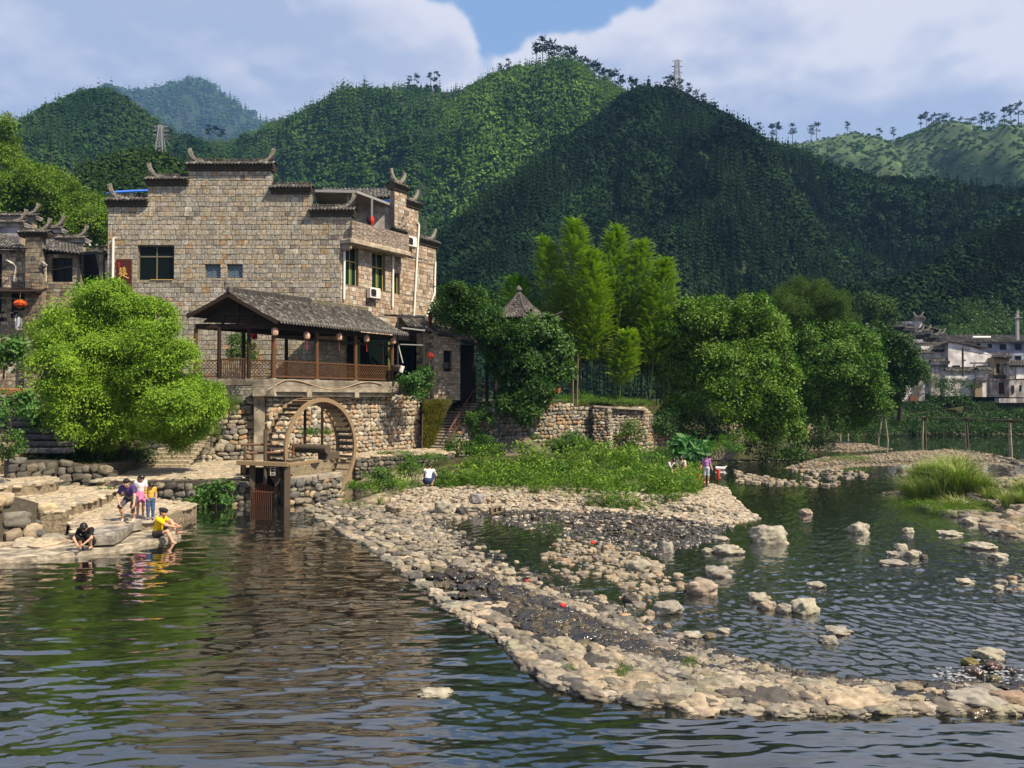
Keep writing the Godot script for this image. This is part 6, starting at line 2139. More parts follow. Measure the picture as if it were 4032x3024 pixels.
	bush("weeds on the boulder wall at the far left", 30, 1750, 28.5, 0.6, 0.5, g1, g2, broad, 0.2, 200)
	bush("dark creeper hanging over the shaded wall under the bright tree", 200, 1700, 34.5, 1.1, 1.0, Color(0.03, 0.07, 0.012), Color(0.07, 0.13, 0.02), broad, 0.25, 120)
	bush("grass and weeds on top of the rubble wall left of the concrete column", 900, 1590, 40.0, 0.9, 0.7, Color(0.08, 0.14, 0.02), Color(0.16, 0.24, 0.04), fine, 0.25, 170)
	bush("weeds creeping down the rubble wall below the timber pavilion's left corner", 830, 1690, 39.2, 0.7, 0.6, Color(0.08, 0.14, 0.02), Color(0.16, 0.24, 0.04), fine, 0.25, 150)
	bush("big arrow-shaped yam leaves above the children on the bank", 2715, 1765, 47.0, 1.0, 0.55, Color(0.06, 0.17, 0.06), Color(0.12, 0.28, 0.10), [spray(7, 0.95, 0.34, 31, 0.4)], 0.5, 90)
	var ms := thing("moss_curtain", "yellow-green moss hanging down the wall panel left of the stairs", "moss")
	var mx := []
	var mc := []
	for i in 900:
		var v := rng.randf()
		var u := rng.randf()
		var p := at(lerpf(1672, lerpf(1680, 1772, 1.0 - v * 0.85), u), lerpf(1575, 1762, v), 50.6)
		mx.append(Transform3D(Basis(Vector3.UP, rr(0, TAU)) * Basis.from_scale(Vector3(0.3, 0.36, 0.2) * rr(0.4, 1.1)), p))
		mc.append(vary(Color(0.27, 0.24, 0.03).lerp(Color(0.05, 0.08, 0.012), rng.randf()), 0.3))
	many("moss", fine[0], M.leaf_dull, mx, mc, ms)
	var mp := MB.new()
	mp.quad(at(1668, 1768, 50.9), at(1690, 1768, 50.9), at(1785, 1570, 50.9), at(1668, 1570, 50.9))
	mp.quad(at(1668, 1570, 51.0), at(1785, 1570, 51.0), at(1690, 1768, 51.0), at(1668, 1768, 51.0))
	obj("panel", mp.mesh(), M.dark_mortar, ms)
	cover("undergrowth", "low green herbs and grass covering the gravel bank", [
		[1560, 1905, 39, 1.6, 0.30], [1430, 1915, 38, 1.2, 0.3], [1780, 1895, 39.5, 1.2, 0.45], [1880, 1890, 39.5, 1.3, 0.5], [1990, 1885, 39.5, 1.4, 0.5], [2110, 1890, 39.3, 1.4, 0.55], [2220, 1890, 39.5, 1.4, 0.55], [2330, 1890, 39, 1.5, 0.5],
		[2420, 1925, 37, 1.3, 0.5], [2540, 1930, 36.5, 1.3, 0.5], [2640, 1905, 37.0, 1.3, 0.55], [2700, 1895, 37.5, 0.7, 0.45], [2450, 1880, 40, 1.5, 0.65], [2560, 1860, 41, 1.5, 0.65], [2420, 1840, 44, 2.0, 0.6], [2540, 1800, 48, 2.2, 0.6], [2660, 1790, 48, 1.8, 0.6], [2300, 1850, 44, 2.0, 0.5], [2150, 1860, 43, 2.2, 0.5], [2000, 1855, 42.5, 2.0, 0.5], [2390, 1795, 50, 2.2, 0.6], [2720, 1760, 52, 1.8, 0.7], [2850, 1760, 54, 1.6, 0.8], [2900, 1720, 58, 1.6, 1.0]],
		Color(0.05, 0.13, 0.015), Color(0.12, 0.24, 0.025), broad + fine, 0.20)
	for z in [[[1440, 1935, 1560, 1905, 1800, 1890, 2000, 1885, 2250, 1880, 2420, 1870, 2560, 1830, 2740, 1800, 2760, 1880, 2740, 1925, 2600, 1962, 2430, 1958, 2330, 1935, 2200, 1922, 1980, 1912, 1780, 1902, 1620, 1898, 1520, 1930], 4600, 0.28], [[1830, 1855, 2080, 1850, 2320, 1835, 2600, 1800, 2760, 1790, 2750, 1830, 2560, 1850, 2300, 1885, 2000, 1890, 1830, 1890], 2600, 0.36]]:
		var poly := poly_on(z[0], 0.2)
		var xs := [[], [], []]
		var cs := [[], [], []]
		var lo := Vector2(1e9, 1e9)
		var hi := -lo
		for q in poly:
			lo = lo.min(q); hi = hi.max(q)
		for i in int(z[1]) * 3:
			var p := Vector2(rr(lo.x, hi.x), rr(lo.y, hi.y))
			if not Geometry2D.is_point_in_polygon(p, poly): continue
			var lump := clampf(0.36 + 1.9 * noise.get_noise_2d(p.x * 1.3, p.y * 1.6), 0.0, 1.0)
			if lump < 0.2 and rng.randf() < 0.7: continue
			var s: float = z[2] * rr(0.4, 1.0) * (0.5 + 0.8 * lump)
			var k := rng.randi() % 3
			if k == 2: s *= 1.5
			xs[k].append(Transform3D(Basis(Vector3.UP, rr(0, TAU)) * Basis.from_scale(Vector3(s, s * rr(0.8, 1.3), s)), Vector3(p.x, ground_y(p.x, p.y) + (lump * 1.05 * pow(rng.randf(), 0.5) if k < 2 else 0.0), p.y)))
			cs[k].append(vary(Color(0.05, 0.12, 0.014).lerp(Color(0.16, 0.27, 0.03), clampf(lump * 0.6 + rr(0.0, 0.4), 0, 1)), 0.14))
		for k in 3: tag(many("undergrowth", [broad[0], fine[1], tuft_mesh][k], M.leaf, xs[k], cs[k]), "rank green weeds and grass over the gravel bank", "plants", "", "stuff")
	var far_scrub := []
	for i in 14: far_scrub.append_array([[3330 + 58 * i, 1668 + rr(-8, 8), 106, 3.2, 1.9], [3330 + 58 * i, 1690, 102, 2.6, 1.0]])
	cover("far_bank_scrub", "dark scrub along the far bank below the village", far_scrub, Color(0.018, 0.05, 0.012), Color(0.05, 0.105, 0.022), broad, 0.42)
	cover("painted_shade_plants", "low plants added under the bright tree, its deep shade put into their leaf colour", [[300, 1830, 34, 2.0, 0.5], [420, 1800, 36, 2.2, 0.8], [200, 1790, 33.5, 1.6, 0.8], [520, 1790, 37.5, 1.2, 0.7]], Color(0.02, 0.05, 0.01), Color(0.05, 0.10, 0.018), broad, 0.22)  # dark leaves added to paint the shade below the crown
	bush("dark round shrub on the bank just left of the three children", 2575, 1838, 45.5, 1.7, 0.95, Color(0.04, 0.095, 0.03), Color(0.09, 0.17, 0.05), fine, 0.24, 330)
	bush("leafy mound at the tip of the green bank in front of the children", 2650, 1925, 37.0, 0.95, 0.5, g1, Color(0.13, 0.24, 0.03), broad, 0.2, 330)
	bush("taller weedy mound in the middle of the green bank", 2140, 1872, 40.5, 1.3, 0.6, g1, g2, broad, 0.22, 300)
	bush("weedy mound right of the squatting man in white", 1790, 1888, 39.8, 1.1, 0.5, g1, g2, broad, 0.2, 300)
	cover("terrace_weeds", "bright grassy weeds along the edge of the bamboo terrace", [[2330, 1575, 57, 1.6, 0.35], [2400, 1572, 58, 1.6, 0.4], [2480, 1580, 59, 1.6, 0.35], [2550, 1585, 60, 1.2, 0.35], [2280, 1560, 57.5, 1.2, 0.45], [2190, 1570, 55, 0.8, 0.5]], Color(0.10, 0.22, 0.02), Color(0.19, 0.34, 0.035), fine, 0.26)
	cover("wall_weeds", "small weeds growing from the joints of the bank walls", [[1240, 1700, 41.5, 1.0, 0.12], [1560, 1790, 45.5, 1.4, 0.25], [1700, 1800, 44, 1.0, 0.4], [2050, 1760, 50, 0.7, 0.3], [2190, 1740, 52.0, 0.8, 0.3], [2110, 1720, 51.8, 0.5, 0.3], [2150, 1795, 49.5, 1.0, 0.3], [600, 1985, 30.5, 0.5, 0.15], [760, 1975, 30.8, 0.6, 0.15], [300, 1990, 28.5, 0.4, 0.12], [380, 1870, 33, 1.2, 0.3], [1940, 1600, 52.0, 0.6, 0.4]], g1, g2, broad, 0.16)
	var tufts := [[3560, 1950, 1.5], [3610, 1940, 1.9], [3660, 1955, 1.7], [3700, 1935, 2.1], [3745, 1965, 1.9], [3790, 1960, 2.0], [3830, 1970, 1.6], [3870, 1975, 1.4], [3640, 1915, 1.6], [3760, 1925, 2.2], [3720, 1990, 1.2], [3800, 1995, 1.1], [3580, 1915, 1.3], [3690, 1960, 1.2], [3850, 1945, 1.2], [3910, 1985, 0.9], [4010, 2010, 1.3], [4040, 1990, 1.2], [3985, 2030, 0.8], [4030, 2040, 1.0], [3520, 1945, 0.7], [3770, 1990, 1.3]]
	var names := 0
	for q in tufts:
		var p := on(q[0], q[1], -0.25)
		p.y = ground_y(p.x, p.z) - 0.05
		var t := thing("grass_tuft", "tall green grass tuft on the stony island at the right", "grass", p, 0.0, "tall grass tufts on the right island")
		var xs := []
		var cs := []
		for i in 14:
			var s: float = q[2] * rr(0.55, 1.05)
			xs.append(Transform3D(Basis(Vector3.UP, rr(0, TAU)) * Basis.from_scale(Vector3(s * 0.95, s, s * 0.95)), Vector3(rr(-0.45, 0.45), 0, rr(-0.4, 0.4))))
			cs.append(vary(Color(0.17, 0.25, 0.04).lerp(Color(0.32, 0.35, 0.13), rng.randf()), 0.18))
		many("blades", tuft_mesh, M.leaf, xs, cs, t)
	cover("island_weeds", "short weeds between the stones of the right island", [[3650, 1985, 33, 1.2, 0.2], [3780, 2005, 32, 1.2, 0.2], [3880, 1990, 33, 1.0, 0.18], [3980, 1960, 34, 1.2, 0.15], [3560, 1920, 38, 0.5, 0.12], [3920, 1940, 35, 0.8, 0.15], [3330, 1800, 58, 1.2, 0.18], [3400, 1805, 57, 0.7, 0.15], [3250, 1815, 57, 0.7, 0.3]], Color(0.10, 0.19, 0.02), Color(0.18, 0.29, 0.03), fine, 0.18)
	cover("bank_scrub", "dark scrub along the water under the right bank trees", [[2760, 1720, 62, 1.8, 1.6], [2840, 1740, 62, 1.6, 1.4], [2690, 1690, 61, 1.4, 1.6], [2720, 1650, 63, 1.8, 2.2], [2790, 1640, 65, 2.2, 3.0], [2870, 1660, 64, 2.0, 2.4], [2930, 1640, 66, 2.5, 3.0], [3040, 1690, 64, 2.5, 2.4], [3150, 1700, 68, 2.6, 2.4], [3250, 1690, 76, 3.0, 2.4], [3340, 1660, 88, 3.0, 3.0], [3060, 1790, 60, 1.6, 0.7], [3000, 1760, 63, 1.5, 1.0], [3120, 1780, 60, 1.4, 0.8], [2950, 1700, 64, 1.5, 1.2], [3200, 1750, 68, 2.0, 1.0], [3420, 1690, 98, 3.5, 2.0], [3500, 1640, 108, 3.5, 3.0], [3640, 1620, 110, 3.5, 3.5], [3560, 1660, 104, 3.5, 2.0], [3700, 1660, 106, 3.0, 2.0], [3800, 1650, 112, 3.5, 2.0], [3900, 1650, 108, 4.0, 1.6], [4000, 1640, 108, 4.0, 1.8], [3740, 1570, 113, 3.5, 3.0], [3660, 1510, 114, 3.0, 2.2], [3760, 1510, 115, 3.0, 1.5], [3300, 1690, 96, 3.0, 2.0], [4050, 1655, 106, 3.0, 1.5], [3880, 1600, 114, 2.0, 1.2]],
		Color(0.02, 0.055, 0.012), Color(0.055, 0.115, 0.022), broad, 0.42)
	cover("hill_foot_scrub", "pale scrub and young trees at the foot of the dark slope", [[3720, 1310, 150, 5, 2.0], [3820, 1300, 152, 5, 2.5], [3920, 1280, 155, 6, 4.0], [4000, 1300, 152, 5, 3.0], [3860, 1230, 165, 6, 6.0], [3780, 1240, 168, 4, 5.0], [4060, 1260, 158, 5, 5.0]], Color(0.045, 0.09, 0.03), Color(0.085, 0.15, 0.045), broad, 0.8)

func cover(called: String, label: String, list: Array, a: Color, b: Color, meshes: Array, size: float) -> void:
	var xs := []
	var cs := []
	for k in meshes.size():
		xs.append([]); cs.append([])
	for q in list:
		var c := at(q[0], q[1], q[2])
		var W: float = q[3]
		var Hh: float = q[4]
		var n := int(W * W * 1.6 / (size * size)) + 12
		for i in n:
			var ang := rng.randf() * TAU
			var r := sqrt(rng.randf())
			var y := Hh * sqrt(maxf(0.0, 1.0 - r * r)) * rr(0.45, 1.15)
			var p := c + Vector3(cos(ang) * r * W, -Hh * 0.5 + y, sin(ang) * r * W * 0.8)
			var s := size * rr(0.65, 1.35)
			var k := rng.randi() % meshes.size()
			xs[k].append(Transform3D(Basis(Vector3.UP, rng.randf() * TAU) * Basis(Vector3(1, 0, 0), rr(-0.4, 0.4)) * Basis.from_scale(Vector3.ONE * s), p))
			cs[k].append(vary(a.lerp(b, clampf(0.5 + noise.get_noise_2d(p.x * 2.0, p.z * 2.0) * 1.2 + rr(-0.2, 0.2), 0, 1)), 0.12))
	for k in meshes.size():
		if xs[k].size() > 0:
			tag(many(called, meshes[k], M.leaf, xs[k], cs[k]), label, "plants", "", "stuff")
func weir_point(a: float, b: float) -> Vector3:
	var n := weir_pool.size() - 1
	var f := clampf(a, 0, 1) * n
	var i := mini(int(f), n - 1)
	var p := weir_pool[i].lerp(weir_pool[i + 1], f - i)
	var m := weir_river.size() - 1
	var g := clampf(a, 0, 1) * m
	var j := mini(int(g), m - 1)
	var q := weir_river[j].lerp(weir_river[j + 1], g - j)
	var xz := p.lerp(q, b)
	var y := lerpf(0.03, RIVER - 0.02, smoothstep(0.15, 1.0, b)) + 0.06 * sin(PI * clampf(b * 2.2, 0, 1))
	return Vector3(xz.x, y, xz.y)

func make_weir() -> void:
	var w := thing("stone_weir", "curving rubble-stone weir between the still pool and the stony river", "weir")
	var wet := poly_on([1640, 2290, 1800, 2255, 2040, 2290, 2230, 2360, 2430, 2430, 2600, 2500, 2820, 2585, 2960, 2630, 2620, 2590, 2380, 2580, 2140, 2590, 2000, 2510, 1850, 2410], -0.15)
	var mb := MB.new()
	var na := 120
	var nb := 8
	for i in na + 1:
		for j in nb + 1:
			var b := lerpf(-0.12, 1.12, float(j) / nb)
			var p := weir_point(float(i) / na, b)
			if b < 0: p.y = -0.35
			if b > 1: p.y = RIVER - 0.4
			p.y -= 0.06
			mb.vert(p, Vector3.UP, Color(1, 1, 1))
	for i in na:
		for j in nb:
			var k := i * (nb + 1) + j
			mb.ix.append_array(PackedInt32Array([k, k + 1, k + nb + 1, k + 1, k + nb + 2, k + nb + 1]))
	obj("core", mb.mesh(), M.dark_mortar, w)
	var dry := []
	var damp := []
	var f := FastNoiseLite.new()
	f.seed = 77; f.frequency = 0.5
	var a := 0.0
	while a < 1.0:
		var p0 := weir_point(a, 0.5)
		var width := weir_point(a, 0.0).distance_to(weir_point(a, 1.0))
		var b := -0.04
		var step := 0.0
		while b < 1.06:
			var p := weir_point(a + rr(-0.004, 0.004), b)
			var edge := b < 0.22
			var s := rr(0.11, 0.24) if not edge else rr(0.20, 0.42)
			if rng.randf() < 0.08: s *= 1.5
			var is_wet := Geometry2D.is_point_in_polygon(Vector2(p.x, p.z), wet) or (b > 0.86 and rng.randf() < 0.6) or (p.x > 4.2 + 2.0 * b and b > 0.45 - 0.05 * (p.x - 4.2)) or (p.x > 5.5 and rng.randf() < 0.5)
			var tang := weir_point(a + 0.01, b) - weir_point(a - 0.01, b)
			var yaw := atan2(-tang.z, tang.x) + rr(-0.5, 0.5) + (PI * 0.5 if not edge and rng.randf() < 0.35 else 0.0)
			var tall := s * (rr(0.20, 0.28) if edge else rr(0.28, 0.42))
			var bb := Basis(Vector3.UP, yaw) * Basis(Vector3(1, 0, 0), rr(-0.2, 0.2)) * Basis.from_scale(Vector3(s * rr(0.56, 0.82), tall, s * rr(0.44, 0.58)))
			var c := vary(pick([5, Color(0.36, 0.31, 0.235), 3, Color(0.28, 0.255, 0.19), 2.5, Color(0.22, 0.2, 0.165), 2, Color(0.12, 0.11, 0.10)]), 0.28)
			if f.get_noise_2d(p.x, p.z) > 0.15 and not edge: c = c.lerp(Color(0.27, 0.25, 0.22), 0.5)
			if is_wet: c = vary(pick([5, Color(0.045, 0.042, 0.040), 3, Color(0.075, 0.062, 0.042), 1.5, Color(0.12, 0.095, 0.055), 1, Color(0.03, 0.03, 0.035)]), 0.25)
			var d2 := (p - EYE).length_squared()
			var e := [s * s / d2, boulders[rng.randi() % boulders.size()] if d2 < 500 else stones[rng.randi() % stones.size()], Transform3D(bb, p + Vector3(0, -tall * 0.25 + rr(-0.03, 0.03), 0)), c]
			if is_wet: damp.append(e)
			else: dry.append(e)
			b += s * 1.25 / width
			step = maxf(step, s)
		a += 0.34 / 34.0 * (0.8 if weir_point(a, 0.5).z < -20 else 0.55)
	lay(dry, "stone", "stone", w, 200)
	lay(damp, "wet_rock", "wet_stone", w, 95)

func boulder(label: String, xf: float, yb: float, wpx: float, hpx: float, level: float, c: Color, seed_: int, base := "stone", yaw := 0.0, called := "boulder", flat := 1.0) -> void:
	var p := on(xf, yb, level)
	var d := -p.z
	var w := wpx / F * d
	var h := hpx / F * d
	var dep := w * 0.75 * flat
	if called != "boulder": h *= 0.62
	var xf3 := Transform3D(Basis(Vector3.UP, yaw) * Basis.from_scale(Vector3(w * 0.54, h * 0.64, dep * 0.54)), Vector3.ZERO)
	var o := obj(called, boulders[seed_ % boulders.size()], tinted(base, c), null, Transform3D(xf3.basis, p + Vector3(0, h * 0.28, -dep * 0.35)))
	tag(o, label, "boulder" if called == "boulder" else "rock")

func make_boulders() -> void:
	var T := Color(0.42, 0.38, 0.31)
	var Gy := Color(0.31, 0.285, 0.24)
	var Br := Color(0.34, 0.285, 0.22)
	var Dk := Color(0.10, 0.095, 0.09)
	var q := func(label: String, zx: float, zy: float, w: float, h: float, c: Color, s: int, base := "stone", yaw := 0.0) -> void:
		boulder(label, 2400.0 + 0.7378 * zx, 1850.0 + 0.7378 * zy, w * 0.7378, h * 0.7378, RIVER, c, s, base, yaw)
	q.call("largest rough boulder with dark pits, standing alone in mid-river", 872, 390, 190, 92, T, 0)
	q.call("pale boulder with a flat square top, right of the largest one", 1342, 340, 104, 55, T, 1, "stone", 0.2)
	q.call("smooth low dome of pale rock left of the largest boulder", 634, 452, 150, 48, T, 2)
	q.call("low pointed boulder midway between gravel spit and open river", 588, 572, 136, 52, Gy, 3)
	q.call("brown blocky boulder with a sloping top beside the stony spit", 500, 668, 156, 80, Br, 4)
	q.call("grey wedge of rock at the foot of the weir's dark wet part", 322, 766, 142, 56, Gy, 5)
	q.call("angular wedge-shaped boulder at the right end of a row of four", 1058, 768, 140, 78, T, 6, "stone", 0.4)
	q.call("round boulder second from the right in the row of four", 938, 765, 82, 50, Gy, 2)
	q.call("rounded brown boulder third from the right in the row of four", 848, 744, 90, 40, Br, 1)
	q.call("flattish boulder at the left end of the row of four", 804, 704, 106, 42, T, 3)
	q.call("small round boulder farthest up the river before the gravel bar", 1050, 239, 62, 32, Br, 2)
	q.call("thin low rock just breaking the surface in dark water", 1110, 628, 92, 24, Gy, 5)
	q.call("low loaf-shaped rock above its smaller neighbour near the weir", 1230, 882, 126, 36, Gy, 3)
	q.call("small dark-speckled rock just below the loaf-shaped one", 1180, 926, 96, 36, Gy, 0)
	q.call("broad tan boulder upstream of the small white rapid", 2048, 1013, 146, 50, T, 1)
	q.call("mossy yellow-green boulder left of the white rapid", 1932, 1046, 76, 38, Color(0.20, 0.18, 0.06), 2)
	q.call("wet dark red-brown boulder at the top of the rapid", 2055, 1074, 92, 48, Color(0.10, 0.065, 0.05), 4, "wet_stone")
	q.call("wet dark boulder in the white foam of the rapid", 1956, 1106, 84, 52, Color(0.09, 0.07, 0.06), 5, "wet_stone")
	q.call("small black wet boulder at the right of the rapid", 2150, 1086, 62, 32, Color(0.06, 0.05, 0.045), 3, "wet_stone")
	q.call("olive wet boulder at the foot of the rapid", 2066, 1138, 72, 38, Color(0.14, 0.12, 0.05), 6, "wet_stone")
	q.call("upper rock of a loose group of five in open water", 1566, 428, 68, 34, T, 0)
	q.call("lower right rock of the loose group of five", 1630, 468, 80, 36, T, 1)
	q.call("tiny two-toned rock at the end of the group of five", 1682, 476, 40, 25, Dk, 6)
	q.call("flat rock at the left of the loose group of five", 1520, 456, 66, 18, Gy, 3)
	q.call("long flat rock below the loose group of five", 1530, 510, 130, 20, Gy, 5)
	q.call("long low shelf of rock in front of the grassy island", 1830, 352, 118, 22, T, 3)
	q.call("small peaked rock left of the long low shelf", 1602, 338, 54, 30, T, 6)
	q.call("rounded long rock at the right edge of the river", 1996, 424, 142, 34, T, 2)
	q.call("smooth oval rock below the long rounded one at the right", 2090, 477, 88, 30, T, 1)
	q.call("low oval rock by itself in the dark right-hand water", 1908, 606, 86, 20, T, 3)
	q.call("thin pale rock near the tip of the gravel spit", 600, 379, 78, 20, T, 5)
	q.call("squarish pebbly rock left of the smooth low dome", 526, 445, 60, 26, T, 4)
	q.call("knobbly dark-mottled rock on the gravel spit", 310, 440, 76, 58, Gy, 0)
	q.call("stacked pale rock topped by a smaller one on the spit", 165, 541, 112, 62, T, 4)
	q.call("dark grey smooth rock among the pale cobbles of the spit", 112, 706, 76, 46, Dk, 2)
	q.call("small tan rock in the shallows below the weir", 612, 868, 66, 20, T, 1)
	q.call("small pinkish rock lying on a flat one at the weir foot", 306, 846, 40, 28, Br, 2)
	q.call("brown rock at the lower edge of the dark wet stones", 216, 790, 52, 40, Br, 4)
	q.call("pair-end rock, dark, in the shallow water of the weir foot", 540, 899, 60, 26, Color(0.2, 0.17, 0.11), 6)
	q.call("pale flat rock in the shallow water of the weir foot", 450, 897, 96, 24, T, 3)
	q.call("stone at the right edge just above the rapid's pool", 2080, 640, 60, 24, T, 1)
	q.call("reddish block of rock on the shore right of the island", 2170, 285, 110, 70, Br, 4)
	q.call("low grey rock under the reddish block on the right shore", 2100, 345, 120, 26, Gy, 3)
	q.call("pale rock at the island's near tip", 1935, 290, 90, 36, T, 1)
	var r := func(label: String, xf: float, yb: float, w: float, h: float, c: Color, s: int, lv := 0.0) -> void:
		boulder(label, xf, yb, w, h, lv, c, s, "stone", 0.0, "weir_rock", 0.9)
	r.call("widest flat pale rock on the near edge of the weir", 3385, 2800, 280, 88, Color(0.40, 0.335, 0.245), 3)
	r.call("dark grey slab-sided rock at the right end of the weir", 3868, 2795, 200, 88, Color(0.30, 0.28, 0.24), 5)
	r.call("pink-brown rock at the right edge of the picture on the weir", 3995, 2790, 150, 95, Color(0.36, 0.26, 0.19), 0)
	r.call("oval pale rock standing out from the weir into the pool", 3078, 2775, 128, 40, T, 2)
	r.call("thin pale rock lying at the water's edge of the weir", 2735, 2762, 118, 24, T, 3)
	r.call("long flat rock on the crest beside the dark wet stones", 1925, 2418, 190, 46, Color(0.40, 0.335, 0.245), 5)
	r.call("smooth pale rock at the pool corner of the near weir", 2155, 2648, 96, 46, Color(0.40, 0.34, 0.255), 2)
	r.call("egg-shaped grey rock below the smooth pale one at the pool corner", 2205, 2676, 84, 38, Gy, 1)
	r.call("double-humped pale rock alone in the dark pool", 1715, 2748, 128, 40, T, 0)
	r.call("broad whitish rock in the middle of the near weir", 2900, 2735, 190, 74, Color(0.41, 0.35, 0.27), 4)
	r.call("pale rock with weeds growing before it on the near weir", 2380, 2700, 190, 70, Color(0.40, 0.335, 0.245), 3)
	r.call("sloping tan rock behind the weeds of the near weir", 2560, 2715, 230, 72, Color(0.36, 0.30, 0.22), 6)
	boulder("grey boulder sitting on the pale gravel bar", 1877, 1975, 58, 34, -0.12, Color(0.30, 0.28, 0.27), 0)
	boulder("tan block of stone in the shallow water before the gravel bar", 1742, 2014, 62, 46, -0.35, T, 4)
	boulder("squat brown boulder beside the tan block near the gravel bar", 1548, 2008, 66, 30, -0.2, Br, 2)
	boulder("dark upright boulder in the trickle below the gravel bar", 1815, 2020, 40, 26, -0.4, Dk, 1)
	var hb := MB.new()
	for s in [-1, 1]:
		hb.box(Vector3(0, 0.11 * s, 0), Vector3(0.5, 0.05, 0.25))
		hb.box(Vector3(0.22 * s, 0, 0), Vector3(0.06, 0.17, 0.249))
	hb.box(Vector3.ZERO, Vector3(0.05, 0.17, 0.249))
	var bl := obj("hollow_block", hb.mesh(), tinted("stone", Color(0.24, 0.19, 0.12)), null, Transform3D(Basis(Vector3.UP, 0.4) * Basis(Vector3(0, 0, 1), 0.15), on(1952, 2016, -0.35) + Vector3(0, 0.1, 0)))
	tag(bl, "hollow concrete block lying in the trickle below the gravel bar", "block")
	for l in [[2218, 2392, 0.07, "small red scrap of litter caught among the wet weir stones", -0.2], [2336, 2142, 0.09, "red plastic scrap on the pebbles of the spit", -0.35], [2075, 2295, 0.05, "tiny red and white wrapper on the upper weir", -0.1]]:
		var o := obj("litter", stones[0], M.red, null, Transform3D(Basis.from_scale(Vector3(l[2], l[2] * 0.5, l[2])), on(l[0], l[1], l[4]) + Vector3(0, 0.05, 0)))
		tag(o, l[3], "litter")

func pebbles(called: String, label: String, poly: PackedVector2Array, n: int, s0: float, s1: float, pal: Array, sink: float, base := "stone", thing_cap := 0) -> void:
	var lo := Vector2(1e9, 1e9)
	var hi := -lo
	for q in poly:
		lo = lo.min(q); hi = hi.max(q)
	var xs := []
	var cs := []
	var tries := 0
	for k in 4:
		xs.append([]); cs.append([])
	var got := 0
	while got < n and tries < n * 12:
		tries += 1
		var p := Vector2(rr(lo.x, hi.x), rr(lo.y, hi.y))
		if not Geometry2D.is_point_in_polygon(p, poly): continue
		got += 1
		var s := lerpf(s0, s1, pow(rng.randf(), 2.2))
		var y := maxf(ground_y(p.x, p.y), RIVER - s * 0.3)
		var b := Basis(Vector3.UP, rr(0, TAU)) * Basis(Vector3(1, 0, 0), rr(-0.3, 0.3)) * Basis.from_scale(Vector3(s * rr(0.9, 1.4), s * rr(0.45, 0.75), s * rr(0.8, 1.1)))
		var k := rng.randi() % 4
		xs[k].append(Transform3D(b, Vector3(p.x, y + s * sink, p.y)))
		cs[k].append(vary(pick(pal), 0.16))
	for k in 4:
		if xs[k].size() > 0: tag(many(called, stones[k * 2], M[base], xs[k], cs[k]), label, "pebbles", "", "stuff")

